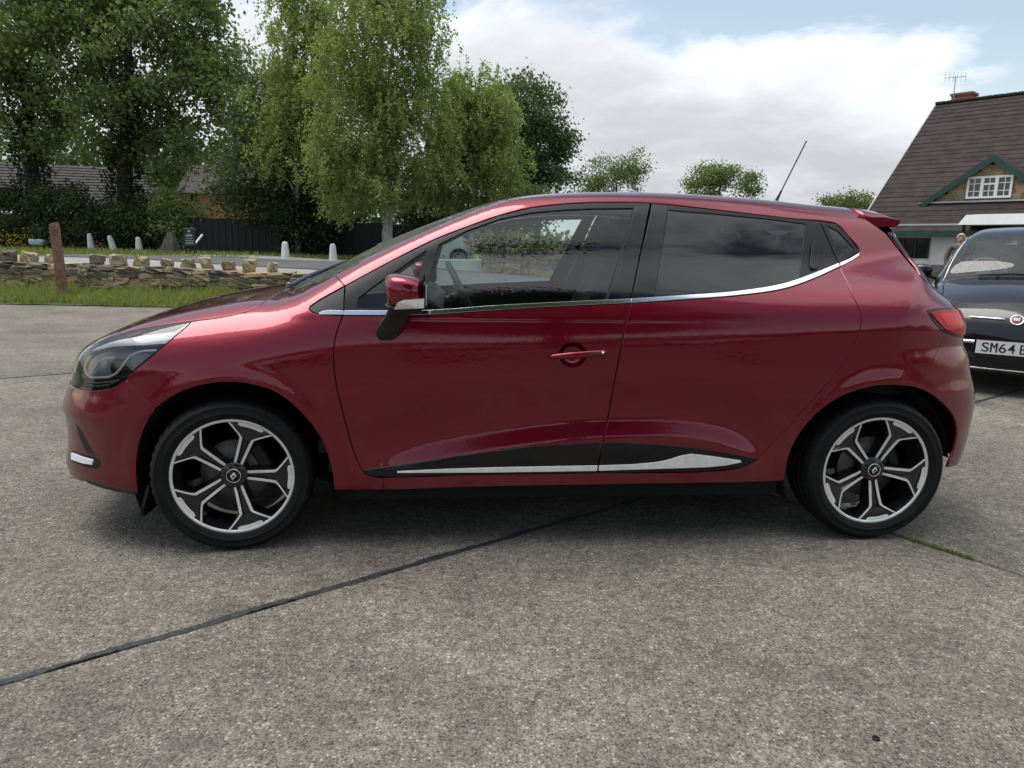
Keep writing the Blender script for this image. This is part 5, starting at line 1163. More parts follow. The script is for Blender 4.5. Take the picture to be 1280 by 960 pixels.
# white bollards
def bollard(px_, ptop, pbot, Y, lean, lab):
    b0, t0 = at_depth(px_, pbot, Y), at_depth(px_, ptop, Y); h = t0[2] - b0[2] + 0.06; m_ = MB(); V = []
    for t, hw in ((0, 0.155), (0.5, 0.128), (0.85, 0.105), (0.93, 0.095), (0.98, 0.070), (1.0, 0.030)):
        for k in range(8):
            a = 2 * math.pi * (k + 0.5) / 8; V.append((hw * 1.05 * math.cos(a), hw * 1.05 * math.sin(a), h * t))
    m_.add(V, [(i * 8 + j, i * 8 + (j + 1) % 8, i * 8 + 8 + (j + 1) % 8, i * 8 + 8 + j) for i in range(5) for j in range(8)] + [tuple(range(40, 48))]); o = m_.build('bollard', MAT['white_bollard']); o.location = (b0[0], b0[1], b0[2] - 0.06); o.rotation_euler = (0, R(lean), R(rng.uniform(0, 40))); tag(o, lab, 'bollard', 'white painted bollards along the path')
bollard(114.5, 291.5, 312, 33.5, -3, 'white tapered bollard nearest the wooden post, before the dark hedge')
bollard(143, 294, 313.5, 33.0, -12, 'white bollard tilting strongly to one side before the hedge')
bollard(174.5, 296, 314.5, 32.5, -2, 'upright white bollard between the tilting bollard and the stone pillar')
bollard(357, 302, 325.5, 26, 0, 'white bollard in front of the dark fence beside the ivy-clad stem')
bollard(416.5, 304.5, 326.5, 26, 0, 'white bollard in front of the dark fence just before the birch')
# gate pillar, green sign, stake, sack
p = at_depth(212, 318, 27.5); m_ = MB(); V = [(-0.34, -0.2, 0), (0.26, -0.2, 0), (0.26, 0.2, 0), (-0.34, 0.2, 0), (-0.22, -0.17, 0.35), (0.25, -0.17, 0.42), (0.25, 0.17, 0.42), (-0.22, 0.17, 0.35), (0.02, -0.12, 0.85), (0.20, -0.12, 0.92), (0.20, 0.12, 0.92), (0.02, 0.12, 0.85)]
m_.add(V, [(i * 4 + j, i * 4 + (j + 1) % 4, i * 4 + 4 + (j + 1) % 4, i * 4 + 4 + j) for i in range(2) for j in range(4)] + [(8, 9, 10, 11)]); o = m_.build('stone_pillar', MAT['pillar_stone']); o.location = (p[0], p[1], p[2] - 0.05); tag(o, 'old broken stone gate pillar beside the green sign', 'pillar')
p = at_depth(238, 316, 27.0); sg = MB()
for dx in (-0.17, 0.17): sg.box((dx, 0.03, 0.35), (0.06, 0.06, 0.9))
so_ = sg.build('notice_sign', MAT['fence_paint']); so_.location = (p[0], p[1], p[2] - 0.05); tag(so_, 'small dark green notice board on two posts by the stone pillar', 'sign')
bd = MB(); bd.box((0, 0, 0.62), (0.42, 0.03, 0.66), bev=0.008); bd.build('sign_board', MAT['sign_green'], so_)
pr = MB()
for z, w_, h_ in ((0.84, 0.10, 0.055), (0.72, 0.20, 0.018), (0.67, 0.26, 0.03), (0.58, 0.24, 0.018), (0.50, 0.30, 0.018), (0.44, 0.30, 0.018), (0.385, 0.30, 0.018)): pr.box((0, -0.017, z), (w_, 0.004, h_))
pr.build('sign_lettering', MAT['sign_print'], so_)
a_, b_ = at_depth(243, 306, 28), at_depth(253, 293.5, 28.4); sk = MB(); sk.tube([a_, b_], 0.045, 6); o = sk.build('timber_stake', MAT['white_upvc']); tag(o, 'pale stake leaning against the dark fence beside the green sign', 'stake')
p = at_depth(48, 303, 34); me = rock_mesh('sack', 5, rough=0.12); o = link('sack', me, MAT['sack']); o.location = (p[0], p[1], p[2]); o.scale = (0.62, 0.4, 0.30); me.polygons.foreach_set('use_smooth', [True] * len(me.polygons)); tag(o, 'pale bluish sack lying in the grass before the hedge', 'sack')
# dark board fence
f0, f1 = at_depth(238, 314, 32.5), at_depth(640, 316, 31.5); L_ = np.linalg.norm((f1 - f0)[:2]); t = (f1 - f0)[:2] / L_; nf = int(L_ / 1.83); froot = empty('board_fence', (f0[0], f0[1], 0)); tag(froot, 'dark stained close-board fence behind the bollards', 'fence')
for i in range(nf + 1):
    c = t * 1.83 * i; g_ = float(terrain(np.array(f0[0] + c[0]), np.array(f0[1] + c[1]))) - 0.06; m_ = MB(); m_.box((c[0], c[1] + 0.06, g_ + 0.80), (0.10, 0.10, 1.62)); m_.build('fence_post', MAT['fence_paint'], froot)
    if i == nf: break
    bm_ = MB()
    for k in range(12):
        cc = t * (1.83 * i + 0.075 + k * 0.1525); bm_.box((cc[0], cc[1] + (0.012 if k % 2 else -0.006), g_ + 0.80 + rng.normal(0, 0.006)), (0.158, 0.02, 1.55), Matrix.Rotation(math.atan2(t[1], t[0]), 3, 'Z'))
    pm = bm_.build('board_panel', MAT['fence_paint'], froot); pm['kind'] = 'stuff'

# ---------------------------------------------------------------- trees
def leaf_quads(C, size, seed, droop=0.0, flat=0.0):
    r_ = np.random.default_rng(seed); n = len(C); a = r_.normal(0, 1, (n, 3)); a[:, 2] -= droop; a /= np.linalg.norm(a, axis=1, keepdims=True); b = r_.normal(0, 1, (n, 3)); b -= (b * a).sum(1, keepdims=True) * a; b /= np.maximum(np.linalg.norm(b, axis=1, keepdims=True), 1e-6)
    s = size * r_.uniform(0.6, 1.3, n)[:, None]; V = np.stack([C - a * s * 0.5, C + b * s * 0.36, C + a * s * 0.5, C - b * s * 0.36], 1).reshape(-1, 3); Q = np.arange(4 * n).reshape(n, 4); return V, Q
def make_tree(name, base, blobs, label, leaf, bark, n_clus, per, lsize, crad, trunk_r, seed, group=None, droop=0.0, strand=0.0, lean=0.0, ivy=False, stems=1, cat_='tree', shell=0.45, twig=True, trunk_top=None):
    r_ = np.random.default_rng(seed); root = empty(name, (base[0], base[1], base[2])); base = np.array(base, float); tag(root, label, cat_, group)
    # clump centres through the crown's volume, denser near its skin
    vol = np.array([b[1][0] * b[1][1] * b[1][2] for b in blobs]); pick = r_.choice(len(blobs), n_clus, p=vol / vol.sum()); cen = []
    for i in pick:
        c, rad = blobs[i]; v = r_.normal(0, 1, 3); v /= np.linalg.norm(v); rr = r_.uniform(shell ** 3, 1) ** (1 / 3.0); cen.append(np.array(c) + v * rr * np.array(rad))
    cen = np.array(cen) - base
    zmax = cen[:, 2].max(); m_ = MB(); axis = []
    for s in range(stems):
        off = np.array([r_.normal(0, 0.3), r_.normal(0, 0.3), 0]) * (s > 0); p = [np.array([0, 0, -0.3]) + off * 0.3]; mid = cen[:, :2].mean(0)
        H_ = trunk_top or zmax * 0.86
        for k in range(1, 9):
            t = k / 8; p.append(np.array([mid[0] * t ** 1.5 * 0.8 + r_.normal(0, 0.07) + off[0] * t * 3, mid[1] * t ** 1.5 * 0.8 + r_.normal(0, 0.07) + off[1] * t * 3, H_ * t]))
        rad = [trunk_r * (1.25 if k == 0 else 1 - 0.88 * (k / 8)) / (1 if s == 0 else 1.5) for k in range(9)]; m_.tube(p, rad, 10); axis += [(q, r__) for q, r__ in zip(p, rad)]
    ax = np.array([q for q, _ in axis]); ar = np.array([r__ for _, r__ in axis]); nodes = list(ax[2:]); nrad = list(ar[2:])
    order = np.argsort(np.linalg.norm(cen[:, :2], axis=1) + cen[:, 2] * 0.2)
    for j, i in enumerate(order):
        c = cen[i]; N_ = np.array(nodes); d = np.linalg.norm(N_ - c, axis=1) + np.maximum(0, N_[:, 2] - c[2] + 0.2) * 1.5; k = int(np.argmin(d)); a = N_[k]
        if np.linalg.norm(c - a) < 0.25: continue
        if not twig and j % 3: continue
        mid = a + (c - a) * 0.5 + np.array([0, 0, 0.10 * np.linalg.norm(c - a)]) + r_.normal(0, 0.06, 3); ra = min(nrad[k] * 0.62, 0.02 + 0.03 * np.linalg.norm(c - a)); m_.tube([a, mid, c], [ra, ra * 0.7, ra * 0.32], 5, caps=False); nodes += [mid, c]; nrad += [ra * 0.75, ra * 0.45]
    m_.build('trunk', MAT[bark], root)
    C = []
    for c in cen:
        k = int(per * r_.uniform(0.6, 1.4))
        if strand:
            ns = max(2, k // 22)
            for _ in range(ns):
                s0 = c + r_.normal(0, crad * 0.6, 3) * [1, 1, 0.6]; L_ = strand * r_.uniform(0.4, 1.2); t = r_.uniform(0, 1, 22) ** 0.8; sw = r_.normal(0, 0.16, 2); C.append(np.stack([s0[0] + sw[0] * t + r_.normal(0, 0.05, 22), s0[1] + sw[1] * t + r_.normal(0, 0.05, 22), s0[2] - L_ * t + 0.2 + r_.normal(0, 0.04, 22)], 1))
        else: C.append(c + r_.normal(0, 1, (k, 3)) * crad * np.array([0.62, 0.62, 0.42]))
    C = np.concatenate(C); V, Q = leaf_quads(C, lsize, seed + 1, droop); link('crown', quads_mesh('crown', V, Q), MAT[leaf], root)
    if ivy:
        n = 5200; t = r_.uniform(0, 0.62, n); k = np.clip((t * 8).astype(int), 0, 7); f = t * 8 - k; pt_ = ax[k] * (1 - f)[:, None] + ax[k + 1] * f[:, None]; a = r_.uniform(0, 2 * np.pi, n); rr = trunk_r * 1.1 + np.abs(r_.normal(0, 0.28, n)); C = pt_ + np.stack([np.cos(a) * rr, np.sin(a) * rr, r_.normal(0, 0.1, n)], 1); V, Q = leaf_quads(C, 0.15, seed + 2); link('ivy', quads_mesh('ivy', V, Q), MAT['leaf_ivy'], root)
    return root
def B(px_, py_, Y, rx, ry, rz): return (at_depth(px_, py_, Y), (rx, ry, rz))
def gbase(px_, Y): p = at_depth(px_, 300, Y); return (p[0], Y, float(terrain(np.array(p[0]), np.array(Y))) - 0.06)
make_tree('sycamore_tree', gbase(46, 36), [B(20, 120, 36, 3.2, 3, 2.6), B(70, 50, 36, 3.2, 3, 3.2), B(-10, 20, 36, 3.5, 3, 3.6), B(60, 160, 35.4, 2.0, 2, 1.3), B(40, -60, 36, 3.6, 3, 3), B(95, 5, 36, 2.4, 2.6, 3)], 'tall dark sycamore with a thick ivy trunk, farther from the birches', 'leaf_sycamore', 'bark', 250, 155, 0.20, 0.72, 0.42, 11, 'tall sycamores behind the hedge', ivy=True)
make_tree('sycamore_tree', gbase(160, 35), [B(150, 150, 35, 2.5, 2.5, 2.0), B(195, 80, 35, 3.4, 3.2, 3.4), B(125, 60, 35, 2.2, 2.5, 3.2), B(255, 140, 34.4, 2.4, 2.4, 2.6), B(270, 65, 34.6, 1.6, 2.2, 2.0), B(215, 5, 35, 2.2, 3.0, 3.0), B(140, -50, 35, 4, 3, 3), B(285, 180, 34, 1.5, 1.6, 2.0), B(215, 205, 34.6, 1.3, 1.5, 1.0)], 'tall dark sycamore with forked ivy-clad trunk beside the birches', 'leaf_sycamore', 'bark', 300, 155, 0.20, 0.68, 0.46, 12, 'tall sycamores behind the hedge', ivy=True, stems=2)
make_tree('ash_tree', gbase(372, 31), [B(350, 190, 31.5, 1.9, 1.8, 2.4), B(320, 225, 31.5, 1.5, 1.5, 1.6), B(395, 235, 31.5, 1.4, 1.4, 1.6), B(340, 130, 32, 1.6, 1.6, 2.2), B(300, 250, 32, 1.2, 1.3, 1.0)], 'small dark leafy tree rising behind the fence between sycamore and birch', 'leaf_dark', 'bark', 130, 150, 0.16, 0.55, 0.16, 13, ivy=True)
make_tree('birch_tree', gbase(372, 30), [B(372, 60, 30, 1.35, 1.4, 2.6), B(362, 135, 30, 1.5, 1.5, 1.9), B(395, 110, 29.7, 1.1, 1.2, 2.2), B(352, 185, 29.6, 0.9, 1.0, 1.0), B(385, 0, 30, 1.0, 1.2, 1.7)], 'slender birch with upright crown next to the sycamores', 'leaf_birch', 'bark_birch', 230, 190, 0.100, 0.5, 0.11, 14, 'silver birches', 0.4, 0.7)
make_tree('birch_tree', gbase(487, 27), [B(475, 55, 27, 1.9, 2.0, 2.2), B(445, 150, 27, 1.9, 1.9, 2.2), B(520, 170, 27, 1.7, 1.8, 2.2), B(418, 215, 26.6, 1.0, 1.2, 1.5), B(535, 60, 27, 0.9, 1.3, 1.7), B(480, 225, 26.4, 1.7, 1.4, 1.1), B(440, 90, 27, 1.3, 1.5, 2.0), B(510, 10, 27, 1.5, 1.5, 1.4), B(455, 5, 27, 1.2, 1.5, 1.3)], 'large drooping birch with pale trunk beside the windscreen', 'leaf_birch', 'bark_birch', 460, 200, 0.100, 0.5, 0.15, 15, 'silver birches', 0.4, 0.75, stems=2)
make_tree('birch_tree', gbase(590, 29), [B(590, 150, 29, 1.6, 1.6, 1.7), B(612, 195, 29, 1.1, 1.4, 1.5), B(560, 215, 28.5, 1.2, 1.3, 1.3), B(600, 115, 29, 1.1, 1.2, 0.9), B(625, 230, 29, 0.8, 1.0, 1.0)], 'rounded low birch next to the dark tree, over the car roof line', 'leaf_birch', 'bark_birch', 270, 200, 0.100, 0.5, 0.12, 16, 'silver birches', 0.4, 0.6)
make_tree('maple_tree', gbase(672, 40), [B(655, 140, 40, 1.9, 2, 2.0), B(680, 185, 40, 1.7, 1.8, 1.9), B(690, 225, 40, 1.4, 1.5, 1.0), B(650, 215, 40, 1.6, 1.6, 1.6), B(648, 110, 40, 1.0, 1.2, 0.9)], 'dark blue-green broadleaf tree right of the birches', 'leaf_dark', 'bark', 130, 150, 0.17, 0.55, 0.22, 17)
make_tree('far_tree', gbase(775, 62), [B(757, 222, 62, 1.6, 1.6, 1.9), B(783, 220, 62, 1.4, 1.5, 1.6), B(798, 212, 62, 0.9, 1.2, 1.5), B(745, 240, 62, 1.6, 1.5, 1.2), B(735, 225, 62, 0.9, 1.2, 1.2)], 'pale green distant tree with open twiggy crown beside a bare tree', 'leaf_far', 'bark', 75, 90, 0.18, 0.7, 0.2, 18, 'distant trees beyond the car', shell=0.3)
make_tree('far_tree', gbase(900, 60), [B(882, 225, 60, 1.6, 1.6, 1.4), B(898, 217, 60, 1.2, 1.3, 1.0), B(930, 229, 60, 1.4, 1.4, 1.1), B(875, 240, 60, 1.4, 1.4, 1.0)], 'rounded two-lobed distant tree near the car aerial', 'leaf_far', 'bark', 75, 110, 0.18, 0.6, 0.2, 19, 'distant trees beyond the car')
make_tree('far_tree', gbase(1062, 58), [B(1060, 256, 58, 2.0, 1.6, 0.9), B(1040, 262, 58, 1.4, 1.5, 0.7), B(1080, 258, 58, 1.3, 1.4, 0.7)], 'low distant tree between the spoiler and the brown roof', 'leaf_far', 'bark', 50, 110, 0.18, 0.6, 0.18, 20, 'distant trees beyond the car')
# a bare tree
r_ = np.random.default_rng(31); b0 = np.array(gbase(822, 64)); root = empty('bare_tree', tuple(b0)); tag(root, 'leafless tree of thin bare twigs between the distant trees', 'tree'); m_ = MB()
def twig(p, d, L_, rad, lev):
    n = 3; pts = [p]; q = p
    for _ in range(n): d = d + r_.normal(0, 0.12, 3); d /= np.linalg.norm(d); q = q + d * L_ / n; pts.append(q)
    m_.tube(pts, [rad, rad * 0.85, rad * 0.7, rad * 0.5], 4, caps=False)
    if lev:
        for _ in range(4 if lev > 1 else 3): i = r_.integers(1, 4); dd = d + r_.normal(0, 0.55, 3); dd[2] = abs(dd[2]) * 0.8 + 0.1; dd /= np.linalg.norm(dd); twig(pts[i], dd, L_ * r_.uniform(0.55, 0.8), rad * 0.55, lev - 1)
twig(np.array([0, 0, 0.]), np.array([0, 0, 1.]), 3.4, 0.09, 4); m_.build('trunk', MAT['bark'], root)
make_tree('reflection_tree', (2.9, -8.6, 0), [((2.6, -8.2, 6.5), (3.0, 2.6, 3.2)), ((1.6, -8.4, 10.5), (2.8, 2.6, 3.4)), ((4.2, -8.4, 10.0), (2.6, 2.6, 3.2)), ((2.8, -8.5, 14.6), (2.6, 2.4, 3.0))], 'unseen tall tree added across the yard to mirror dark in the side windows', 'leaf_dark', 'bark', 430, 190, 0.19, 0.9, 0.32, 71)  # out of view, added so the side windows reflect something dark
# hedge shrubs under the sycamores, ivy bush by the fence
def shrub(px_, py_, Y, rx, ry, rz, lab, n_, leaf='leaf_hedge', seed=1, size=0.14, grp='dark shrubs of the hedge'):
    make_tree('shrub', gbase(px_, Y), [B(px_, py_, Y, rx, ry, rz)], lab, leaf, 'bark', n_, 150, size, 0.5, 0.06, seed, grp, stems=3, cat_='shrub', shell=0.5, twig=False, trunk_top=0.8)
shrub(20, 270, 35.5, 2.6, 1.2, 1.5, 'broad dark shrub at the far end of the hedge behind the sack', 60, seed=41); shrub(95, 272, 35, 2.2, 1.2, 1.5, 'dark shrub of the hedge behind the tilting bollards', 60, seed=42)
shrub(150, 285, 34.6, 1.6, 1.0, 1.0, 'low dense shrub filling the hedge behind the third bollard', 50, seed=43); shrub(190, 278, 34, 1.7, 1.0, 1.3, 'leafy dark shrub of the hedge beside the stone pillar', 60, seed=44); shrub(225, 270, 33, 1.0, 0.9, 1.0, 'small leafy shrub arching over the green sign', 36, 'leaf_sycamore', 45)
shrub(375, 285, 30.5, 0.9, 0.8, 1.4, 'upright ivy bush growing through the dark fence', 46, 'leaf_ivy', 46, grp='bushes along the fence'); shrub(545, 262, 31, 2.2, 1.0, 1.0, 'dark shrub along the fence behind the large birch', 60, 'leaf_dark', 47, grp='bushes along the fence'); shrub(640, 262, 31.5, 2.0, 1.0, 0.9, 'dark shrub along the fence under the rounded birch', 50, 'leaf_dark', 48, grp='bushes along the fence')
fl = at_depth(22, 300, 34); C = np.array([fl[0], fl[1], fl[2]]) + rng.normal(0, 1, (160, 3)) * [0.45, 0.3, 0.2]; V, Q = leaf_quads(C, 0.09, 77); o = link('yellow_flowers', quads_mesh('yellow_flowers', V, Q), MAT['flower_yellow']); tag(o, 'patch of small yellow flowers in the grass before the hedge', 'flowers', kind='stuff')
# far-off woods closing the horizon
def wood(name, pts, h, n, seed, lab, leaf='leaf_far'):
    r2 = np.random.default_rng(seed); C = []
    for (x0, y0), (x1, y1) in zip(pts[:-1], pts[1:]):
        for _ in range(n):
            t = r2.uniform(); c = np.array([x0 + (x1 - x0) * t, y0 + (y1 - y0) * t, 0]) + r2.normal(0, 1, 3) * [1.5, 1.5, 0]; hh = h * (0.65 + 0.35 * math.sin(c[0] * 0.31) * math.sin(c[1] * 0.23 + 1)) * r2.uniform(0.1, 1.0); c[2] = hh; C.append(c + r2.normal(0, 1, (26, 3)) * [0.9, 0.9, 0.7])
    V, Q = leaf_quads(np.concatenate(C), 0.55, seed); o = link(name, quads_mesh(name, V, Q), MAT[leaf]); tag(o, lab, 'woodland', kind='stuff')
wood('distant_wood', [(-75, 70), (-30, 74), (5, 70), (45, 72), (90, 60)], 3.6, 420, 61, 'far-off belt of low trees behind the road')
wood('background_wood', [(-62, 62), (-40, 64), (-12, 64)], 13.0, 620, 63, 'dense trees rising behind the bungalow roof', 'leaf_dark')
wood('woodland_belt', [(70, -18), (30, -34), (-10, -38), (-50, -28), (-80, 0)], 7.0, 420, 62, 'far-off belt of trees across the car park', 'leaf_dark')

# ---------------------------------------------------------------- ivy wall seen through the windows
iw = MB(); a_, b_ = np.array([-1.15, 24.8]), np.array([9.5, 19.8]); L_ = np.linalg.norm(b_ - a_); t = (b_ - a_) / L_; rz_ = math.atan2(t[1], t[0]); iwo = MB(); iwo.box((L_ / 2, 0.2, 0.45), (L_, 0.3, 1.35)); wo2 = iwo.build('boundary_wall', MAT['mortar_dark']); wo2.location = (a_[0], a_[1], 0.0); wo2.rotation_euler = (0, 0, rz_); tag(wo2, 'mossy stone boundary wall seen through the front side window', 'wall')
lay(wo2, 0.0, 6.2, lambda x: 0.0, lambda x: 0.1, lambda x: 1.12, 6, 0.22, 0.6, 0.14)
C = np.stack([rng.uniform(0, L_, 3500), rng.normal(0.0, 0.10, 3500), np.abs(rng.normal(1.08, 0.22, 3500))], 1); V, Q = leaf_quads(C, 0.09, 91); link('ivy', quads_mesh('ivy', V, Q), MAT['leaf_ivy'], wo2)
lw = MB(); p = at_depth(585, 341, 25.2); lw.box((p[0], p[1], p[2] + 0.15), (2.4, 0.25, 0.62), bev=0.02); o = lw.build('low_rendered_wall', MAT['render_white']); tag(o, 'low white rendered wall at the end of the mossy stone wall', 'wall')
# small things on the ground outside the sight line keep the yard honest

# ---------------------------------------------------------------- roofs and houses
def slope_courses(root, name, mat, u0, u1, fn, n, lap=0.03, t=0.03, verge=None):
    """tile courses: fn(u, s) -> 3D point on the roof plane, s from 0 (eave) to 1 (ridge)"""
    for k in range(n):
        s0, s1 = k / n, (k + 1.10) / n; m_ = MB(); a0, a1 = (verge(s0) if verge else (u0, u1)); b0, b1 = (verge(min(1, s1)) if verge else (u0, u1))
        p = [np.array(fn(a0, s0)), np.array(fn(a1, s0)), np.array(fn(b1, min(s1, 1.0))), np.array(fn(b0, min(s1, 1.0)))]; nrm = np.cross(p[1] - p[0], p[3] - p[0]); nrm /= np.linalg.norm(nrm); nrm = nrm if nrm[2] > 0 else -nrm
        t_ = t * rng.uniform(0.75, 1.3); V = [p[0] + nrm * t_, p[1] + nrm * t_ * rng.uniform(0.8, 1.2), p[2] + nrm * 0.004, p[3] + nrm * 0.004, p[0] - nrm * 0.01, p[1] - nrm * 0.01, p[2] - nrm * 0.02, p[3] - nrm * 0.02]
        m_.add(V, [(0, 1, 2, 3), (4, 5, 1, 0), (5, 6, 2, 1), (7, 4, 0, 3), (7, 6, 5, 4)]); m_.build('tile_course', MAT[mat], root)
# --- the large brown-roofed building on the right
PE = np.array([0.66, -0.751]); PE /= np.linalg.norm(PE); PD = np.array([PE[1], -PE[0]]); PD = -PD if PD[1] > 0 else PD
PO = np.array([19.11, 34.0]); RZ, TH, YE = 7.85, R(40), 6.95
pub = empty('roadhouse_building', (PO[0], PO[1], 0)); tag(pub, 'building with a huge steep brown tiled roof and a green-edged gabled dormer', 'building')
pub.rotation_euler = (0, 0, math.atan2(PE[1], PE[0])); PY = -1.0   # local: x along the ridge, -y down the front slope
def pub_loc(P): d = np.array(P[:2]) - PO; return np.array([d @ PE, d @ PD, P[2]])
def pub_hit(px_, py_, y=None):
    """pixel -> local (x along ridge, y down the slope, z) on the front roof plane or on the vertical plane y"""
    o = pub_loc(CAMP); d = ray(px_, py_); dl = np.array([d[:2] @ PE, d[:2] @ PD, d[2]])
    if y is not None: k = (y - o[1]) / dl[1]
    else: k = (RZ - o[2] - math.tan(TH) * o[1]) / (dl[2] + math.tan(TH) * dl[1])
    return o + dl * k
def PL(x, y, z): return (x, -y, z)
ZE = RZ - math.tan(TH) * YE
slope_courses(pub, 'f', 'roof_tile_brown', -0.15, 16, lambda u_, s: PL(u_, YE * (1 - s), ZE + (RZ - ZE) * s), 29, t=0.020)
m_ = MB(); m_.add([PL(-0.15, 0, RZ), PL(16, 0, RZ), PL(16, -6, RZ - 6 * math.tan(TH)), PL(-0.15, -6, RZ - 6 * math.tan(TH))], [(0, 1, 2, 3)]); m_.build('rear_roof_slope', MAT['roof_tile_brown'], pub)
m_ = MB(); m_.box((0, 0, 0), (0.44, 0.26, 0.12), bev=0.03); rt0 = m_.build('ridge_tile', MAT['roof_tile_brown'], pub)
for i in range(36):
    o = rt0 if i == 0 else rt0.copy()
    if i: COL.objects.link(o)
    o.location = PL(0.05 + i * 0.45, 0, RZ + 0.03); o.rotation_euler = (0, R(rng.normal(0, 0.5)), 0)
m_ = MB(); m_.add([PL(0, YE - 0.35, 0), PL(0, YE - 0.35, ZE + 0.30), PL(0, 0, RZ - 0.06), PL(0, -5.6, RZ - 5.7 * math.tan(TH)), PL(0, -5.6, 0)], [(0, 1, 2, 3, 4)]); m_.build('gable_wall', MAT['render_white'], pub)
m_ = MB()
a_, b_ = np.array(PL(-0.19, YE + 0.05, ZE - 0.06)), np.array(PL(-0.19, 0, RZ)); m_.add([a_ + [0, 0, 0.05], b_ + [0, 0, 0.05], b_ - [0, 0, 0.05], a_ - [0, 0, 0.05]] + [q + [0.06, 0, 0] for q in (a_ + [0, 0, 0.05], b_ + [0, 0, 0.05], b_ - [0, 0, 0.05], a_ - [0, 0, 0.05])], [(0, 1, 2, 3), (7, 6, 5, 4), (0, 4, 5, 1), (3, 2, 6, 7), (0, 3, 7, 4), (1, 5, 6, 2)]); m_.build('verge_board', MAT['lead_grey'], pub)
YW = YE - 0.45
m_ = MB(); m_.box(PL(8, YW + 0.1, 1.15), (16, 0.22, 2.3 + ZE - 2.0)); m_.build('front_wall', MAT['render_white'], pub)
m_ = MB(); m_.box(PL(7.9, YE - 0.02, ZE - 0.07), (16.2, 0.10, 0.20)); m_.build('gutter_board', MAT['fascia_green'], pub)
def rect_on_front(x0, y0, x1, y1, name, mat, d=0.03, yy=None):
    yy = YW if yy is None else yy; a_, b_ = pub_hit(x0, y0, yy), pub_hit(x1, y1, yy); q = MB(); q.box(PL((a_[0] + b_[0]) / 2, yy + d / 2 + 0.205, (a_[2] + b_[2]) / 2), (abs(b_[0] - a_[0]), d, abs(b_[2] - a_[2]))); return q.build(name, MAT[mat], pub), a_, b_
w_, a_, b_ = rect_on_front(1118, 297.5, 1162, 323, 'window', 'window_dark')
q = MB()
for f in (0.0, 0.33, 0.66, 1.0): q.box(PL(a_[0] + (b_[0] - a_[0]) * f, YW + 0.25, (a_[2] + b_[2]) / 2), (0.05, 0.05, abs(b_[2] - a_[2])))
q.build('frame', MAT['fence_paint'], w_)
d_, a_, b_ = rect_on_front(1202, 286, 1262, 345, 'doorway', 'window_dark', 0.06)
# porch canopy
a_ = pub_hit(1197, 281, YE + 1.1); b_ = pub_hit(1345, 281, YE + 1.1); q = MB(); zt = pub_hit(1203, 268.5, YE + 1.1)[2]
V = []
for x in (a_[0], b_[0]):
    ins = 0.18 if x == a_[0] else -0.18
    V += [PL(x, YE + 1.1, a_[2]), PL(x + ins, YE + 0.95, zt), PL(x + ins, YE - 0.8, zt + 0.1), PL(x, YE - 0.8, a_[2])]
q.add(V, [(0, 1, 5, 4), (1, 2, 6, 5), (3, 0, 4, 7), (0, 3, 2, 1), (4, 5, 6, 7)]); fix_normals(q.build('porch_canopy', MAT['canopy_white'], pub))
for x in (a_[0] + 0.15, b_[0] - 0.15): q = MB(); q.box(PL(x, YE + 0.9, a_[2] / 2), (0.09, 0.09, a_[2])); q.build('porch_post', MAT['fence_paint'], pub)
# dormer with stone cheeks
YD = pub_hit(1238, 250)[1] - 0.05; ap = pub_hit(1245, 196, YD); lf = pub_hit(1160, 253, YD); wtl, wbr = pub_hit(1211.5, 221.5, YD), pub_hit(1264.5, 247, YD); hw = ap[0] - lf[0]; zb = lf[2]
q = MB(); yb = YD - 4.5
q.add([PL(ap[0] - hw, YD, zb), PL(ap[0] + hw, YD, zb), PL(ap[0], YD, ap[2] - 0.08)], [(0, 1, 2)]); dorm = q.build('dormer_gable', MAT['mortar_dark'], pub)
# stone blocks of the gable, cut to the slope
rows = 6; r_ = np.random.default_rng(9)
for k in range(rows):
    z0, z1 = zb + (ap[2] - zb) * k / rows, zb + (ap[2] - zb) * (k + 1) / rows; half = hw * (1 - (k + 1) / rows) + 0.05; x = ap[0] - half
    while x < ap[0] + half - 0.1:
        L_ = min(r_.uniform(0.28, 0.55), ap[0] + half - x)
        o = bpy.data.objects.new('stone', ROCKM[r_.integers(0, 25)]); COL.objects.link(o); o.parent = dorm; o.location = PL(x + L_ / 2, YD + 0.02, (z0 + z1) / 2); o.scale = (L_ * 1.0, 0.08, (z1 - z0) * 1.02); x += L_
q = MB(); ov = 0.25
for s in (-1, 1):
    e_ = np.array([ap[0] + s * (hw + 0.12), zb - 0.10 * (ap[2] - zb) / hw * 0.8]); tt = 0.07
    V = [PL(ap[0], YD + ov, ap[2] + 0.05), PL(e_[0], YD + ov, e_[1] + 0.05), PL(e_[0], yb, e_[1] + 0.05), PL(ap[0], yb, ap[2] + 0.05), PL(ap[0], YD + ov, ap[2] - 0.03), PL(e_[0], YD + ov, e_[1] - 0.03), PL(e_[0], yb, e_[1] - 0.03), PL(ap[0], yb, ap[2] - 0.03)]
    q.add(V, [(0, 1, 2, 3), (4, 5, 6, 7), (0, 1, 5, 4), (1, 2, 6, 5), (2, 3, 7, 6)])
fix_normals(q.build('dormer_roof', MAT['roof_tile_brown'], pub))
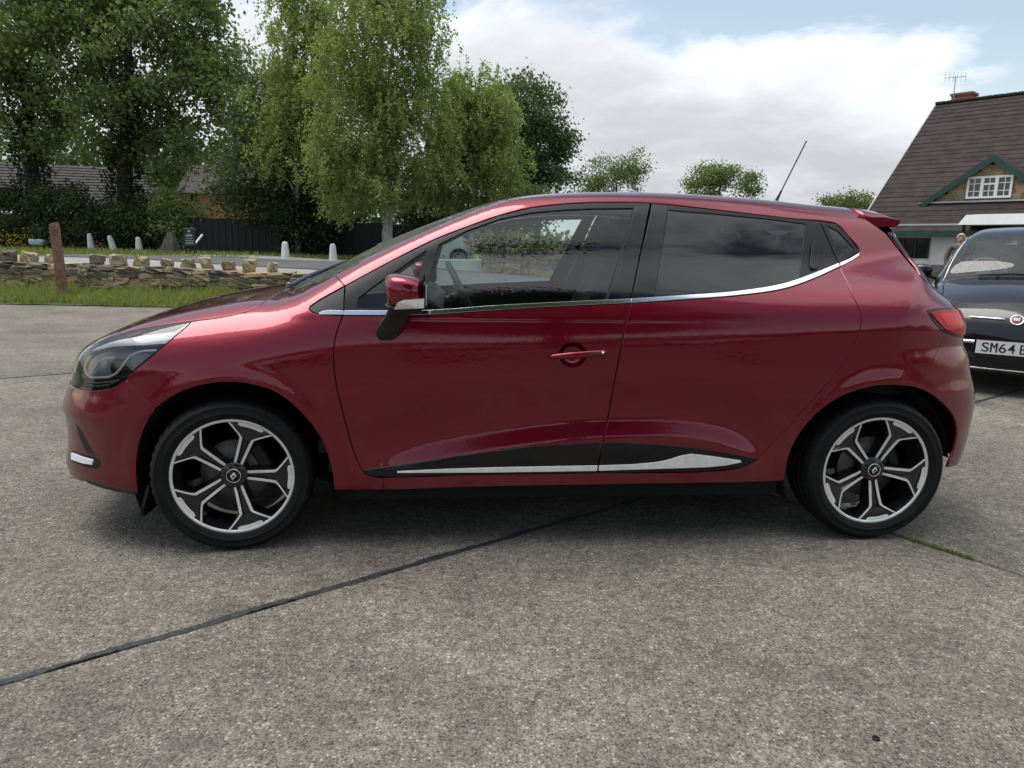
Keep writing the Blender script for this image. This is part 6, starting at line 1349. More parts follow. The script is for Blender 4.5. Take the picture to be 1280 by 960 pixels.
for s in (-1, 1):
    q = MB(); e_ = np.array([ap[0] + s * (hw + 0.14), zb - 0.10]); y0 = YD + ov + 0.012
    V = [PL(ap[0], y0, ap[2] + 0.08), PL(e_[0], y0, e_[1] + 0.08), PL(e_[0], y0, e_[1] - 0.16), PL(ap[0], y0, ap[2] - 0.20)]; V += [(v[0], v[1] - 0.04, v[2]) for v in V]
    q.add(V, [(0, 1, 2, 3), (4, 5, 6, 7), (0, 1, 5, 4), (2, 3, 7, 6), (1, 2, 6, 5), (0, 3, 7, 4)]); fix_normals(q.build('barge_board', MAT['fascia_green'], pub))
q = MB(); q.box(PL(ap[0], YD + 0.10, zb - 0.03), (2 * hw + 0.5, 0.34, 0.06)); q.build('lead_flashing', MAT['lead_grey'], pub)
# dormer window: three lights with glazing bars
cx_, cz_, ww, wh = (wtl[0] + wbr[0]) / 2, (wtl[2] + wbr[2]) / 2, abs(wbr[0] - wtl[0]), abs(wtl[2] - wbr[2]); yw = YD + 0.07
q = MB(); q.box(PL(cx_, yw, cz_), (ww - 0.04, 0.02, wh - 0.04)); win = q.build('dormer_window', MAT['window_dark'], pub)
q = MB(); fr = 0.075
for z in (cz_ + wh / 2 - fr / 2, cz_ - wh / 2 + fr / 2): q.box(PL(cx_, yw + 0.03, z), (ww, 0.06, fr))
for f in (-0.5, -0.1667, 0.1667, 0.5): q.box(PL(cx_ + ww * f * (1 - fr / ww), yw + 0.032, cz_), (fr * (1 if abs(f) == 0.5 else 1.5), 0.06, wh - 0.01))
q.box(PL(cx_, yw + 0.03, cz_ + wh * 0.14), (ww / 3, 0.055, fr * 0.8)); q.build('window_frame', MAT['white_upvc'], win)
q = MB()
for f in (-1, 0, 1):
    q.box(PL(cx_ + ww * f / 3, yw + 0.022, cz_), (0.025, 0.03, wh - 0.1))
    for z in ((-0.17, 0.17) if f else (-0.17,)): q.box(PL(cx_ + ww * f / 3, yw + 0.024, cz_ + wh * z), (ww / 3 - 0.12, 0.03, 0.025))
q.build('glazing_bars', MAT['white_upvc'], win)
# chimney and aerial
c0, c1 = pub_hit(1192, 128, -0.5), pub_hit(1217, 128, -0.5); q = MB(); zt = pub_hit(1195, 121.5, -0.5)[2]; q.box(PL((c0[0] + c1[0]) / 2, -0.5, (zt + RZ - 1) / 2), (c1[0] - c0[0], 0.7, zt - RZ + 1)); ch = q.build('chimney', MAT['brick_red'], pub)
q = MB(); q.box(PL((c0[0] + c1[0]) / 2, -0.5, zt + 0.05), (c1[0] - c0[0] + 0.1, 0.8, 0.10)); q.build('chimney_cap', MAT['brick_red'], ch)
a_, b_ = pub_hit(1192.5, 124, 0.0), pub_hit(1194.5, 95, 0.0); q = MB(); q.tube([PL(a_[0], 0, a_[2] - 0.4), PL(b_[0], 0, b_[2])], 0.022, 6); q.tube([PL(b_[0] - 0.35, 0.25, b_[2] - 0.08), PL(b_[0] + 0.35, -0.25, b_[2] - 0.02)], 0.014, 5)
for f in (-1, -0.6, -0.2, 0.2, 0.6, 1): q.tube([PL(b_[0] + 0.33 * f, -0.24 * f, b_[2] - 0.25 - 0.03 * f), PL(b_[0] + 0.33 * f, -0.24 * f, b_[2] + 0.16 - 0.03 * f)], 0.008, 4)
q.build('roof_aerial', MAT['aerial_metal'], pub)
# low stone wall in front of the building and a rough planting
a_, b_ = pub_hit(1120, 332, YE + 3.5), pub_hit(1192, 332, YE + 3.5); q = MB(); q.box(((PO + PE * (a_[0] + b_[0]) / 2 + PD * (YE + 3.5))[0], (PO + PE * (a_[0] + b_[0]) / 2 + PD * (YE + 3.5))[1], 0.42), (abs(b_[0] - a_[0]) + 4, 0.4, 0.84), Matrix.Rotation(math.atan2(PE[1], PE[0]), 3, 'Z')); o = q.build('garden_wall', MAT['pillar_stone']); tag(o, 'low stone garden wall before the white wall of the brown-roofed building', 'wall')
# --- bungalow behind the sycamores
def roof_house(name, label, R0, R1, E0, E1_, n, tile, wallmat, wall_h, back):
    root = empty(name, (0, 0, 0)); tag(root, label, 'house'); R0, R1, E0, E1_ = map(np.array, (R0, R1, E0, E1_))
    fn = lambda u_, s: (E0 + (E1_ - E0) * u_) * (1 - s) + (R0 + (R1 - R0) * u_) * s
    slope_courses(root, 't', tile, 0.0, 1.0, fn, n, t=0.05)
    mid = (R0 + R1) / 2; B0, B1 = 2 * R0 - E0, 2 * R1 - E1_; B0[2], B1[2] = E0[2], E1_[2]; m_ = MB(); m_.add([R0, R1, B1, B0], [(0, 1, 2, 3)]); m_.build('rear_roof_slope', MAT[tile], root)
    m_ = MB(); c = [E0 * 0.93 + B0 * 0.07, E1_ * 0.93 + B1 * 0.07, E1_ * 0.07 + B1 * 0.93, E0 * 0.07 + B0 * 0.93]; V = [(q[0], q[1], 0.3) for q in c] + [(q[0], q[1], q[2] - 0.05) for q in c]
    m_.add(V, [(0, 1, 5, 4), (1, 2, 6, 5), (2, 3, 7, 6), (3, 0, 4, 7)]); m_.add([c[1] - [0, 0, .05], c[2] - [0, 0, .05], R1 - [0, 0, .1]], [(0, 1, 2)]); m_.add([c[0] - [0, 0, .05], c[3] - [0, 0, .05], R0 - [0, 0, .1]], [(0, 1, 2)]); m_.build('walls', MAT[wallmat], root)
    f_ = MB(); f_.tube([E0 - [0, 0, 0.1], E1_ - [0, 0, 0.1]], 0.09, 6); f_.build('gutter', MAT['white_upvc'], root)
    return root
roof_house('bungalow', 'long grey-roofed bungalow half hidden behind the sycamore trunks', at_depth(-90, 198, 52), at_depth(170, 211, 50), at_depth(-100, 262, 47.5), at_depth(252, 268, 45.5), 16, 'roof_tile_grey', 'brick_red', 2.4, 5)
# --- brick house with a white window
bh = empty('brick_house', (0, 0, 0)); tag(bh, 'orange brick house with white window glimpsed beyond the bungalow', 'house'); Yb = 57
a_, b_ = at_depth(224, 241, Yb), at_depth(300, 243, Yb); m_ = MB(); m_.box(((a_[0] + b_[0]) / 2, Yb + 3, a_[2] / 2), (b_[0] - a_[0], 6, a_[2])); m_.build('walls', MAT['brick_orange'], bh)
t_ = at_depth(224, 212, Yb)[2]; m_ = MB(); x0, x1, ze = a_[0] - 0.3, b_[0] + 0.3, a_[2]
m_.add([(x0, Yb - 0.3, ze), (x1, Yb - 0.3, ze), (x1, Yb + 3, t_ + 0.6), (x0, Yb + 3, t_ + 0.6), (x0, Yb + 6.3, ze), (x1, Yb + 6.3, ze)], [(0, 1, 2, 3), (3, 2, 5, 4), (0, 3, 4), (1, 5, 2)]); m_.build('roof', MAT['roof_tile_grey'], bh)
a2, b2 = at_depth(238.5, 240.8, Yb), at_depth(247.5, 254, Yb); m_ = MB(); m_.box(((a2[0] + b2[0]) / 2, Yb - 0.02, (a2[2] + b2[2]) / 2), (b2[0] - a2[0], 0.08, a2[2] - b2[2])); w_ = m_.build('window', MAT['white_upvc'], bh)
for s in (-1, 1): m_ = MB(); m_.box(((a2[0] + b2[0]) / 2 + s * 0.14, Yb - 0.07, (a2[2] + b2[2]) / 2), (0.22, 0.03, (a2[2] - b2[2]) * 0.8)); m_.build('pane', MAT['window_dark'], w_)
m_ = MB(); p = at_depth(229, 255, Yb); m_.tube([(p[0], Yb - 0.06, 0.5), (p[0], Yb - 0.06, ze)], 0.06, 6); m_.build('drain_pipe', MAT['brick_red'], bh)

# ---------------------------------------------------------------- the small dark city car
class City(Body):
    xi, zi = 1.6, 0.55
    def __init__(s, org, fwd):
        super().__init__(org, fwd); lo, hi = -1.7, 4.7
        s.zc = curve([-0.2, -0.02, 0.04, 0.10, 0.20, 0.40, 0.60, 0.80, 0.95, 1.02, 1.2, 1.4, 1.55, 1.7, 2.0, 2.4, 2.8, 3.1, 3.3, 3.45, 3.55, 3.8], [0.20, 0.50, 0.62, 0.695, 0.775, 0.865, 0.92, 0.96, 0.985, 1.01, 1.155, 1.305, 1.395, 1.445, 1.482, 1.475, 1.42, 1.31, 1.15, 0.95, 0.75, 0.2], lo, hi, 0.02)
        s.ca = curve([0, 0.5, 0.95, 1.2, 1.6, 2.4, 3.2], [0.18, 0.19, 0.15, 0.17, 0.15, 0.14, 0.2], lo, hi, 0.06)
        s.W = curve([-0.1, 0.3, 0.8, 1.7, 2.7, 3.3, 3.6], [0.75, 0.785, 0.803, 0.812, 0.808, 0.77, 0.70], lo, hi, 0.06)
        s.dp = curve([0.0, 0.12, 0.2, 0.3, 0.5, 0.65, 0.8, 1.2], [-0.10, -0.07, -0.035, -0.015, 0.0, 0.0, -0.012, -0.02], -0.2, 2, 0.02)
        s.zs = curve([0, 0.6, 1.2, 2.5, 3.3], [0.60, 0.70, 0.74, 0.76, 0.74], lo, hi, 0.08); s.ks = curve([0, 0.6, 1.2, 2.5, 3.3], [3.0, 2.6, 2.0, 2.0, 2.6], lo, hi, 0.08)
        s.G = curve([0.3, 0.8, 1.1, 1.6, 2.2, 2.8, 3.3], [0.40, 0.63, 0.70, 0.715, 0.71, 0.675, 0.60], lo, hi, 0.06)
        s.xn = curve([0.0, 0.15, 0.25, 0.35, 0.5, 0.6, 0.7, 0.78, 1.2], [0.22, 0.08, 0.02, 0.0, 0.0, 0.02, 0.055, 0.11, 0.6], -0.2, 2, 0.012); s.xt = curve([0.0, 0.2, 0.35, 0.6, 0.9, 1.1, 1.3, 1.5], [3.40, 3.50, 3.55, 3.54, 3.47, 3.40, 3.30, 3.18], -0.2, 2, 0.02)
    def F(s, x, y, z):
        x = np.asarray(x, float); y = np.asarray(y, float); z = np.asarray(z, float); d = np.maximum(z - s.zs(x), 0)
        low = s.W(x) + s.dp(z) - s.ks(x) * d * d
        for hx in (0.72, 3.02): r_ = np.sqrt((x - hx) ** 2 + (z - 0.29) ** 2); low = low + 0.014 * np.exp(-((r_ - 0.36) / 0.04) ** 2) * sstep((z - 0.15) / 0.1)
        zz = z - 0.95; gh = s.G(x) - 0.34 * np.maximum(zz, -0.04) - 0.25 * np.maximum(zz, 0) ** 2 - 2.5 * np.maximum(-zz - 0.04, 0)
        a = np.abs(y); f = y - smax(low, gh, 0.05); f = smax(f, z - (s.zc(x) - s.ca(x) * a * a), 0.10); f = smax(f, s.xn(z) + 0.30 * a ** 2 + 1.0 * a ** 6 - x, 0.05); return smax(f, x - (s.xt(z) - 0.22 * a ** 2 - 0.9 * a ** 6), 0.08)
CB = City((4.18, 5.90, 0), (0.578, 0.816))
def text_mesh(body_, size, depth=0.0015, space=1.0):
    cu = bpy.data.curves.new('lettering', 'FONT'); cu.body = body_; cu.size = size; cu.extrude = depth; cu.align_x = 'CENTER'; cu.align_y = 'CENTER'; cu.space_character = space; cu.offset = size * 0.004
    o = bpy.data.objects.new('lettering', cu); COL.objects.link(o); dg = bpy.context.evaluated_depsgraph_get(); me = bpy.data.meshes.new_from_object(o.evaluated_get(dg)); bpy.data.objects.remove(o); bpy.data.curves.remove(cu); me.materials.clear(); return me
simple('plate_white', (0.72, 0.72, 0.70), 0.4); simple('plate_black', (0.010, 0.010, 0.011), 0.5); simple('badge_red', (0.16, 0.04, 0.055), 0.3); simple('skin', (0.50, 0.31, 0.23), 0.55, amt=0.08); simple('hair_fair', (0.42, 0.30, 0.20), 0.6, amt=0.3, scale=40); simple('jacket', (0.10, 0.088, 0.070), 0.85, amt=0.6, scale=14); simple('trousers', (0.03, 0.032, 0.04), 0.9, amt=0.2); simple('shoe', (0.02, 0.018, 0.016), 0.6)
def build_city():
    b = CB; root = empty('city_car', tuple(b.org), math.atan2(b.u[1], b.u[0])); BP = 'black_paint'
    bon_f = b.top([(0.185, 0.0), (0.195, 0.2), (0.235, 0.40), (0.32, 0.535), (0.42, 0.585)], True, 0.02); bon_s = b.top([(0.42, 0.585), (0.6, 0.60), (0.93, 0.625)], True, 0.02); bon_r = b.top([(0.93, 0.625), (0.965, 0.45), (0.98, 0.0)], True, 0.03)
    h = cat(bon_f, bon_s[1:], bon_r[1:]); part('bonnet', Patch().add(b, 'top', cat(h, mirror_y(h[::-1])[1:-1]), h=0.03), BP, root)
    ws_s = b.top([(0.955, 0.640), (1.2, 0.605), (1.42, 0.555), (1.53, 0.525)], True, 0.02); ws_b = b.top([(0.955, 0.640), (0.985, 0.45), (1.0, 0.0)], True, 0.03); ws_t = b.top([(1.53, 0.525), (1.55, 0.3), (1.555, 0.0)], True, 0.03); h = cat(ws_b[::-1], ws_s[1:], ws_t[1:])
    part('windscreen', Patch().add(b, 'top', cat(h, mirror_y(h[::-1])[1:-1]), h=0.035, off=-0.001, gap=0.001), 'glass_screen_b', root)
    # black band behind the screen's rim
    inn = b.top([(1.06, 0.0), (1.055, 0.40), (1.075, 0.565), (1.25, 0.54), (1.42, 0.495), (1.47, 0.44), (1.485, 0.0)], True, 0.02); part('screen_band', Patch().add(b, 'top', cat(h, mirror_y(h[::-1])[1:-1]), [cat(inn, mirror_y(inn[::-1])[1:-1])], h=0.03, off=-0.005, gap=0.0, flange=0), 'matte_black', root)
    di = b.top([(1.53, 0.525), (2.0, 0.515), (2.6, 0.50), (2.95, 0.47)], True, 0.03); rr_ = b.top([(2.95, 0.47), (2.98, 0.0)], False, 0.03); h = cat(ws_t[::-1], di[1:], rr_[1:]); part('roof', Patch().add(b, 'top', cat(h, mirror_y(h[::-1])[1:-1]), h=0.04, gap=0.001), BP, root)
    yb = 0.50; zt_ = float(bon_f[int(np.argmin(np.abs(bon_f[:, 1] - yb)))][2]); kf = int(np.argmin(np.abs(bon_f[:, 1] - yb)))
    nose_l = b.front([(-yb, 0.20), (yb, 0.20), (yb, zt_)], False, 0.02); nose = cat(nose_l, bon_f[:kf + 1][::-1], mirror_y(bon_f[1:kf + 1])); nz = Patch().add(b, 'front', nose, h=0.025, gap=0.0015)
    def arch(hx, r_=0.345): return [(hx + r_ * math.cos(R(a)), 0.29 + r_ * math.sin(R(a))) for a in np.linspace(195, -15, 26)]
    rl = b.rear([(0.50, 1.27), (0.50, 0.9), (0.50, 0.25)], False, 0.02); di_e = b.top([(2.95, 0.47), (3.02, 0.47)], False, 0.02)
    bottom = b.side([(3.40, 0.25)] + arch(3.02)[::-1] + [(2.60, 0.21), (1.15, 0.21)] + arch(0.72)[::-1] + [(0.36, 0.20)], False, 0.02)
    sl = cat(nose_l[nose_l[:, 1] > 0.499], bon_f[kf + 1:], bon_s[1:], ws_s, di[1:], rl, bottom); win = b.side([(1.22, 0.985), (1.50, 1.24), (1.62, 1.31), (1.9, 1.355), (2.35, 1.345), (2.42, 1.33), (2.34, 0.97)], False, 0.02); win2 = b.side([(2.50, 0.98), (2.50, 1.315), (2.75, 1.22), (2.95, 1.03)], False, 0.02)
    for sgn in (1, -1):
        bs = part('body_side', Patch().add(b, 'side', sl, [win, win2], h=0.025, gap=0.0015), BP, root, sgn)
        part('window_pane', Patch().add(b, 'side', win, h=0.04, off=-0.004, gap=0.0, flange=0), 'glass_clear', bs, sgn); part('window_pane', Patch().add(b, 'side', win2, h=0.04, off=-0.004, gap=0.0, flange=0), 'glass_privacy', bs, sgn)
        # bright drip rail along the windscreen pillar
        q = MB(); c = cat(ws_s[:-1], di[:len(di) // 2]); nn = b.normal(c); q.tube((c + nn * 0.003 + np.array([0, 0.008, 0])) * [1, sgn, 1], 0.006, 6); q.build('roof_rail_trim', MAT['chrome'], bs)
        # lamps
        for nm, yy, zz_, rad, mt in (('headlight', 0.585, 0.665, 0.085, 'lens_clear'), ('driving_lamp', 0.545, 0.48, 0.05, 'lens_clear')):
            P0 = b.front([(yy, zz_), (yy, zz_ + 0.001)], False, 9)[0]; nn = b.normal(P0[None])[0]; q = MB(); q.lathe([(rad * 1.1, 0.02), (rad * 1.08, -0.006), (rad, -0.010), (rad * 0.95, -0.004)], 36); o = fix_normals(q.build(nm, MAT['chrome'], root)); o.rotation_euler = Vector(nn * [1, sgn, 1]).to_track_quat('-Y', 'Z').to_euler(); o.location = P0 * [1, sgn, 1]
            q = MB(); q.lathe([(rad * 0.97, -0.004), (rad * 0.8, -0.018), (rad * 0.4, -0.026), (0, -0.028)], 36); fix_normals(q.build('lens', MAT[mt], o)); q = MB(); q.lathe([(rad * 0.96, 0.0), (rad * 0.6, 0.03), (rad * 0.2, 0.04), (0, 0.03)], 30); fix_normals(q.build('reflector', MAT['lamp_silver'], o))
        # whisker bar beside the badge, bumper bright strip
        c = b.front([(y, 0.655 + 0.012 * (y - 0.08)) for y in (0.085, 0.15, 0.25, 0.34)], False, 0.02); nn = b.normal(c); q = MB(); q.tube((c + nn * 0.004) * [1, sgn, 1], [0.006] + [0.0085] * (len(c) - 2) + [0.004], 8); q.build('bright_bar', MAT['chrome'], root)
        c = b.front([(y, 0.455) for y in (0.275, 0.40, 0.52, 0.58)], False, 0.02); nn = b.normal(c); q = MB(); q.tube((c + nn * 0.003) * [1, sgn, 1], 0.016, 8); q.build('bumper_strip', MAT['chrome'], root)
        # door mirror
        q = MB(); V = []; nu, nv = 24, 12
        for i in range(nv + 1):
            ph = -math.pi / 2 + math.pi * i / nv
            for j in range(nu): th = 2 * math.pi * j / nu; sx, sy, sz = math.cos(ph) * math.cos(th), math.cos(ph) * math.sin(th), math.sin(ph); V.append((1.22 + max(-0.075, min(0.03, sx * 0.075)), sgn * (0.885 + math.copysign(abs(sy) ** 0.8, sy) * 0.125), 1.025 + sz * 0.066 * (1 - 0.2 * sgn * sgn * sy)))
        q.add(V, [(i * nu + j, i * nu + (j + 1) % nu, (i + 1) * nu + (j + 1) % nu, (i + 1) * nu + j) for i in range(nv) for j in range(nu)], True); mo = fix_normals(q.build('wing_mirror', MAT[BP], root)); q = MB(); q.tube([(1.22, sgn * 0.72, 0.955), (1.22, sgn * 0.80, 0.965), (1.22, sgn * 0.86, 0.985)], [0.025, 0.02, 0.022], 8); q.build('mirror_arm', MAT['satin_black'], mo)
        for hx in (0.72, 3.02):
            lin = MB(); V = []; an = np.linspace(-15, 195, 26)
            for yy in (0.775, 0.45):
                for a in an: V.append((hx + 0.35 * math.cos(R(a)), yy * sgn, 0.29 + 0.35 * math.sin(R(a))))
            k = len(an); lin.add(V, [(i, i + 1, k + i + 1, k + i) for i in range(k - 1)]); lin.build('wheel_arch_liner', MAT['deep_black'], root)
            w = copy_tree(WHEEL); w.parent = root; w.location = (hx, 0.785 * sgn, 0.288); w.scale = (0.95, 0.88, 0.95); w.rotation_euler = (0, R(20 + hx * 30), R(180) if sgn > 0 else 0)
    no = part('nose_panel', nz, BP, root)
    hr = cat(b.rear([(0.0, 0.25), (0.50, 0.25), (0.50, 0.9), (0.50, 1.27), (0.40, 1.315), (0.0, 1.335)], False, 0.03)); part('tailgate', Patch().add(b, 'rear', cat(hr, mirror_y(hr[::-1])[1:-1]), h=0.04), BP, root)
    lg = b.front([(-0.42, 0.245), (0.42, 0.245), (0.46, 0.30), (0.42, 0.36), (-0.42, 0.36), (-0.46, 0.30)], False, 0.03); part('lower_grille', Patch().add(b, 'front', lg, h=0.03, off=0.002, gap=0.0, flange=0.002), 'matte_black', no)
    for z in (0.275, 0.30, 0.325): c = b.front([(y, z) for y in np.linspace(-0.42, 0.42, 15)], False, 9); q = MB(); q.tube(c + b.normal(np.abs(c)) * 0.004 * [1, 1, 1] * np.where(c[:, 1:2] < 0, [[1, -1, 1]], [[1, 1, 1]]), 0.004, 5); q.build('grille_bar', MAT['satin_black'], no)
    c = b.front([(y, 0.232) for y in np.linspace(-0.55, 0.55, 17)], False, 9); q = MB(); q.tube(c + np.array([-0.004, 0, 0]), 0.008, 6); q.build('splitter_trim', MAT['chrome'], no)
    # number plate
    pc = b.front([(0.0, 0.42), (0.0, 0.4201)], False, 9)[0]; q = MB(); q.box((pc[0] - 0.012, 0, 0.42), (0.006, 0.52, 0.111)); pl = q.build('number_plate', MAT['plate_white'], root)
    q = MB(); q.box((pc[0] + 0.02, 0, 0.42), (0.058, 0.53, 0.12)); q.build('plate_holder', MAT['matte_black'], pl)
    x0 = 0.052 - 0.52 / 2   # characters run from the image-left end of the plate
    chars = [('S', 0), ('M', 1), ('6', 2), ('4', 3), ('B', 4)]
    for i, (ch_, k) in enumerate(chars):
        if ch_ == 'M':      # upright legs with a shallow V, as on the plate
            q = MB(); f_ = lambda u_, v_, w_: (u_, v_, w_)
            for poly in ([(0, 0), (0.0125, 0), (0.0125, 0.079), (0, 0.079)], [(0.0395, 0), (0.052, 0), (0.052, 0.079), (0.0395, 0.079)], [(0.0125, 0.079), (0.0125, 0.058), (0.026, 0.030), (0.026, 0.052)], [(0.0395, 0.079), (0.026, 0.052), (0.026, 0.030), (0.0395, 0.058)]): q.prism(poly, 0.0, 0.0008, f_)
            tmp = q.build('tmp_m', None); me = tmp.data; bpy.data.objects.remove(tmp)
        else:
            me = text_mesh(ch_, 0.110, 0.0008); co = np.array([v.co[:] for v in me.vertices]); mn, mx_ = co.min(0), co.max(0); sx, sy = 0.052 / (mx_[0] - mn[0]), 0.079 / (mx_[1] - mn[1])
            for v in me.vertices: v.co = ((v.co.x - mn[0]) * sx, (v.co.y - mn[1]) * sy, v.co.z)
        o = link('plate_character', me, MAT['plate_black'], pl); pos = 0.041 + k * 0.0615 + (0.022 if k >= 4 else 0)
        # local frame: image-left is +y
        o.matrix_local = Matrix(((0, 0, -1, pc[0] - 0.0155), (-1, 0, 0, 0.26 - pos), (0, 1, 0, 0.42 - 0.0395), (0, 0, 0, 1)))
    # badge
    bc = b.front([(0.0, 0.655), (0.0, 0.6551)], False, 9)[0]; nn = b.normal(bc[None])[0]; q = MB(); q.lathe([(0.050, 0.006), (0.051, -0.006), (0.046, -0.010), (0.040, -0.006)], 40); bo = fix_normals(q.build('badge', MAT['chrome'], root)); bo.location = bc; bo.rotation_euler = Vector(nn).to_track_quat('-Y', 'Z').to_euler()
    q = MB(); q.lathe([(0.041, -0.006), (0.03, -0.0085), (0, -0.009)], 32); fix_normals(q.build('badge_disc', MAT['badge_red'], bo))
    me = text_mesh('FIAT', 0.029, 0.0008, 0.95); o = link('badge_lettering', me, MAT['logo_white'], bo); o.matrix_local = Matrix(((1, 0, 0, 0), (0, 0, -1, -0.0105), (0, 1, 0, 0), (0, 0, 0, 1))); o.scale = (0.85, 1.35, 1)
    # wiper, cabin
    q = MB(); P_ = b.top([(0.985, -0.50), (1.02, -0.2), (1.03, 0.10), (1.01, 0.40)], True, 0.05) if False else np.array([(x, y, float(b.Z(np.array([x]), np.array([abs(y)]))[0]) + 0.012) for x, y in ((0.965, -0.45), (1.00, -0.2), (1.02, 0.08), (1.01, 0.36))]); q.tube(P_, [0.012, 0.010, 0.008, 0.006], 6); q.build('wiper', MAT['matte_black'], root)
    P_ = np.array([(x, y, float(b.Z(np.array([x]), np.array([abs(y)]))[0]) + 0.012) for x, y in ((0.95, 0.20), (0.95, 0.24))]); q = MB(); q.box(tuple(P_[0]), (0.02, 0.035, 0.014), bev=0.004); q.build('washer_jet', MAT['matte_black'], root)
    q = MB(); q.box((1.25, 0, 0.90), (0.45, 1.22, 0.18), bev=0.05); q.build('dashboard', MAT['interior_pale'], root)
    q = MB(); rr = 0.185; q.tube([(rr * math.cos(t), rr * math.sin(t), 0) for t in np.linspace(0, 2 * np.pi, 37)], 0.016, 8, caps=False); q.lathe([(0, 0.01), (0.07, 0.01), (0.08, -0.03), (0, -0.03)], 20, axis='z'); q.tube([(-0.18, 0, 0), (0.18, 0, 0)], 0.014, 6); o = q.build('steering_wheel', MAT['interior_pale'], root); o.location = (1.46, 0.33, 0.98); o.rotation_euler = (0, R(66), 0)
    for y in (0.33, -0.33):
        q = MB(); q.box((1.95, y, 0.85), (0.16, 0.46, 0.66), Matrix.Rotation(R(14), 3, 'Y'), bev=0.05); q.box((1.72, y, 0.55), (0.5, 0.46, 0.16), bev=0.05); so = q.build('front_seat', MAT['seat_fabric'], root); q = MB(); q.box((2.05, y, 1.26), (0.09, 0.26, 0.2), Matrix.Rotation(R(10), 3, 'Y'), bev=0.04); q.build('headrest', MAT['seat_fabric'], so)
    q = MB(); q.box((1.9, 0, 0.28), (2.0, 1.1, 0.16)); q.box((0.75, 0, 0.35), (1.1, 0.85, 0.25)); q.build('underbody', MAT['deep_black'], root)
    q = MB(); q.box((1.58, 0.0, 1.33), (0.03, 0.20, 0.06), bev=0.01); q.build('rear_view_mirror', MAT['satin_black'], root)
    tag(root, 'small black retro city car with round badge, parked facing the camera behind the red car', 'car'); return root
glass('glass_screen_b', (0.74, 0.82, 0.79), dirt=0.06)
CITY = build_city()

# ---------------------------------------------------------------- other parked cars
def repaint(root, mat):
    def rec(o):
        for c in o.children:
            if c.type == 'MESH' and c.data.materials and c.data.materials[0] == MAT['red_paint']: c.material_slots[0].link = 'OBJECT'; c.material_slots[0].material = MAT[mat]
            rec(c)
    rec(root)
SKIP = ()
for loc, rz, mat, lab in (((-2.3, -7.6, 0), 84, 'white_paint', 'white hatchback parked opposite, mirrored in the red car doors'), ((0.7, -7.9, 0), 92, 'silver_paint', 'silver hatchback parked opposite, mirrored in the red car doors'), ((5.3, -7.3, 0), 88, 'white_paint', 'white hatchback parked opposite beside the silver one'), ((-5.4, -8.0, 0), 90, 'silver_paint', 'silver hatchback parked at the end of the row opposite')):
    c = copy_tree(HATCH); c.location = loc; c.rotation_euler = (0, 0, R(rz) + math.pi); tag(c, lab, 'car', 'cars parked in the row opposite'); repaint(c, mat)
c = copy_tree(HATCH); p = at_depth(560, 318, 29.5); c.location = (p[0] - 2.2, 29.5, float(terrain(np.array(p[0]), np.array(29.5)))); c.rotation_euler = (0, 0, R(8)); tag(c, 'white car beyond the road, glimpsed through the front side window', 'car'); repaint(c, 'white_paint')

# ---------------------------------------------------------------- the person by the building
def skin_body(name, J, E, mat, parent, root_i=0):
    me = bpy.data.meshes.new(name); me.from_pydata([j[:3] for j in J], E, []); o = link(name, me, MAT[mat], parent); m_ = o.modifiers.new('skin', 'SKIN'); m_.use_smooth_shade = True
    for v, j in zip(me.skin_vertices[0].data, J): v.radius = (j[3], j[4] if len(j) > 4 else j[3])
    me.skin_vertices[0].data[root_i].use_root = True; s = o.modifiers.new('sub', 'SUBSURF'); s.levels = s.render_levels = 2
    dg = bpy.context.evaluated_depsgraph_get(); me2 = bpy.data.meshes.new_from_object(o.evaluated_get(dg)); bpy.data.objects.remove(o); o = link(name, me2, None, parent)
    if not me2.materials: me2.materials.append(MAT[mat])
    return o
ps = at_depth(1197, 330, 17.0); person = empty('person', (ps[0], 17.0, 0.0), math.atan2(-17.0, -ps[0]) + math.pi / 2); tag(person, 'person in a mottled brown jacket standing by the building behind the black car', 'person')
J = [(0, 0, 0.92, 0.13, 0.10), (0, 0, 1.08, 0.12, 0.09), (0, 0, 1.25, 0.15, 0.10), (0, 0, 1.37, 0.11, 0.08), (0, 0, 1.43, 0.05), (0, -0.02, 1.50, 0.07, 0.08), (0, -0.02, 1.585, 0.065, 0.075)]
E_ = [(0, 1), (1, 2), (2, 3), (3, 4), (4, 5), (5, 6)]
for s in (-1, 1):
    b0 = len(J); J += [(s * 0.17, 0, 1.34, 0.055), (s * 0.24, -0.01, 1.10, 0.045), (s * 0.22, -0.10, 0.90, 0.034), (s * 0.21, -0.14, 0.84, 0.034, 0.018), (s * 0.21, -0.17, 0.78, 0.03, 0.015)]; E_ += [(3, b0), (b0, b0 + 1), (b0 + 1, b0 + 2), (b0 + 2, b0 + 3), (b0 + 3, b0 + 4)]
    for k, (dx, L_) in enumerate(((-0.022, 0.06), (-0.007, 0.075), (0.008, 0.07), (0.022, 0.055))): i = len(J); J += [(s * 0.21 + dx, -0.185, 0.755, 0.009), (s * 0.21 + dx, -0.19, 0.755 - L_, 0.008)]; E_ += [(b0 + 4, i), (i, i + 1)]
    i = len(J); J += [(s * 0.185, -0.165, 0.815, 0.011), (s * 0.168, -0.185, 0.785, 0.009)]; E_ += [(b0 + 3, i), (i, i + 1)]
    b0 = len(J); J += [(s * 0.09, 0, 0.84, 0.085), (s * 0.10, -0.01, 0.48, 0.058), (s * 0.10, 0.01, 0.10, 0.042), (s * 0.11, -0.03, 0.05, 0.042), (s * 0.12, -0.14, 0.035, 0.035)]; E_ += [(0, b0)] + [(b0 + q, b0 + q + 1) for q in range(4)]
skin_body('body', J, E_, 'skin', person)
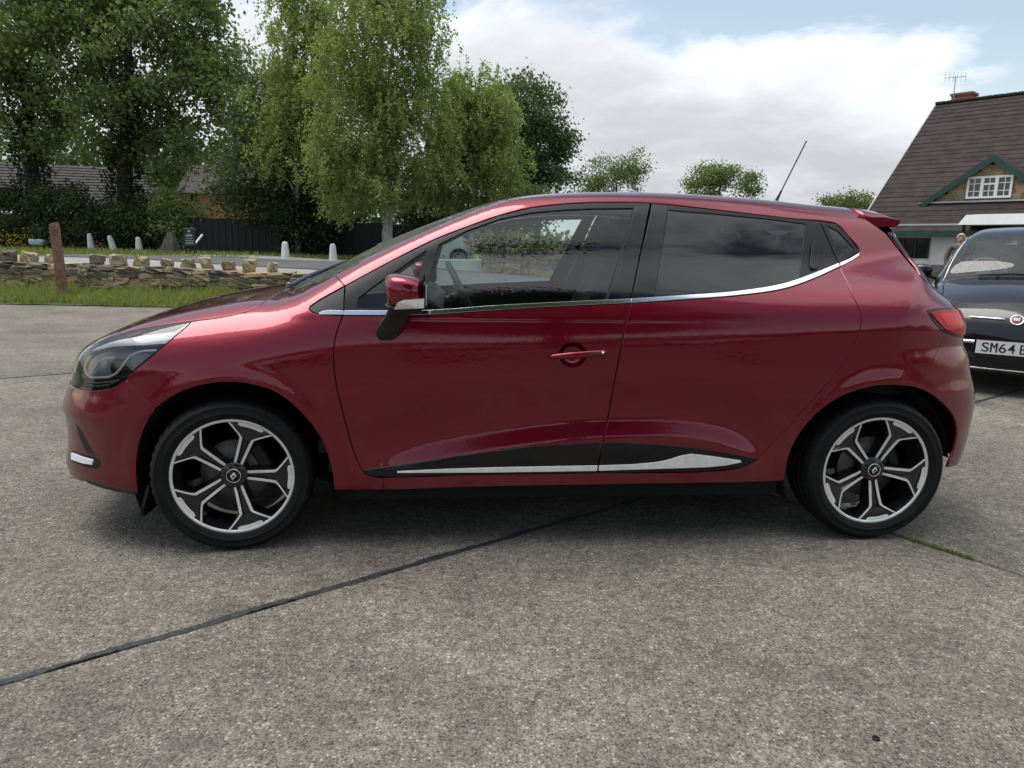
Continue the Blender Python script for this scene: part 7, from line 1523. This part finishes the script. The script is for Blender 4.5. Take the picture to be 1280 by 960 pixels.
Jc = [(0, 0, 0.90, 0.155, 0.125), (0, 0, 1.08, 0.145, 0.115), (0, 0, 1.25, 0.17, 0.12), (0, 0, 1.385, 0.115, 0.09)]; Ec = [(0, 1), (1, 2), (2, 3)]
for s in (-1, 1): i = len(Jc); Jc += [(s * 0.18, 0, 1.345, 0.07), (s * 0.245, -0.01, 1.10, 0.058), (s * 0.222, -0.10, 0.91, 0.046)]; Ec += [(3, i), (i, i + 1), (i + 1, i + 2)]
skin_body('jacket', Jc, Ec, 'jacket', person)
Jt = [(0, 0, 0.93, 0.145, 0.115)]; Et = []
for s in (-1, 1): i = len(Jt); Jt += [(s * 0.09, 0, 0.82, 0.097), (s * 0.10, -0.01, 0.48, 0.072), (s * 0.10, 0.01, 0.10, 0.062)]; Et += [(0, i), (i, i + 1), (i + 1, i + 2)]
skin_body('trousers', Jt, Et, 'trousers', person)
for s in (-1, 1): q = MB(); q.box((s * 0.115, -0.06, 0.035), (0.09, 0.26, 0.07), bev=0.02); q.build('shoe', MAT['shoe'], person)
q = MB(); V = []; nu, nv = 18, 10
for i in range(nv + 1):
    ph = -0.35 + (math.pi / 2 + 0.35) * i / nv
    for j in range(nu): th = 2 * math.pi * j / nu; rr = 0.098 + rng.normal(0, 0.004); face = max(0, -math.sin(th)) if ph < 0.55 else 0; V.append((math.cos(ph) * math.cos(th) * rr * 0.95, 0.005 + math.cos(ph) * math.sin(th) * rr * 1.08 * (1 - 0.35 * face), 1.575 + math.sin(ph) * rr * 1.02))
q.add(V, [(i * nu + j, i * nu + (j + 1) % nu, (i + 1) * nu + (j + 1) % nu, (i + 1) * nu + j) for i in range(nv) for j in range(nu)], True); q.build('hair', MAT['hair_fair'], person)
q = MB(); q.tube([(0, -0.095, 1.56), (0, -0.118, 1.530), (0, -0.098, 1.52)], [0.008, 0.013, 0.008], 8)
q.build('nose', MAT['skin'], person)
for s in (-1, 1): q = MB(); q.lathe([(0.0, 0.0), (0.02, 0.004), (0.026, 0.02)], 10, axis='x', origin=(s * 0.078, 0, 1.54)); q.build('ear', MAT['skin'], person)
q = MB()
for s in (-1, 1): q.tube([(s * 0.034 + 0.02 * math.cos(t), -0.100, 1.560 + 0.017 * math.sin(t)) for t in np.linspace(0, 2 * np.pi, 13)], 0.004, 5)
q.box((0, -0.092, 1.495), (0.045, 0.012, 0.008)); q.build('glasses', MAT['matte_black'], person)
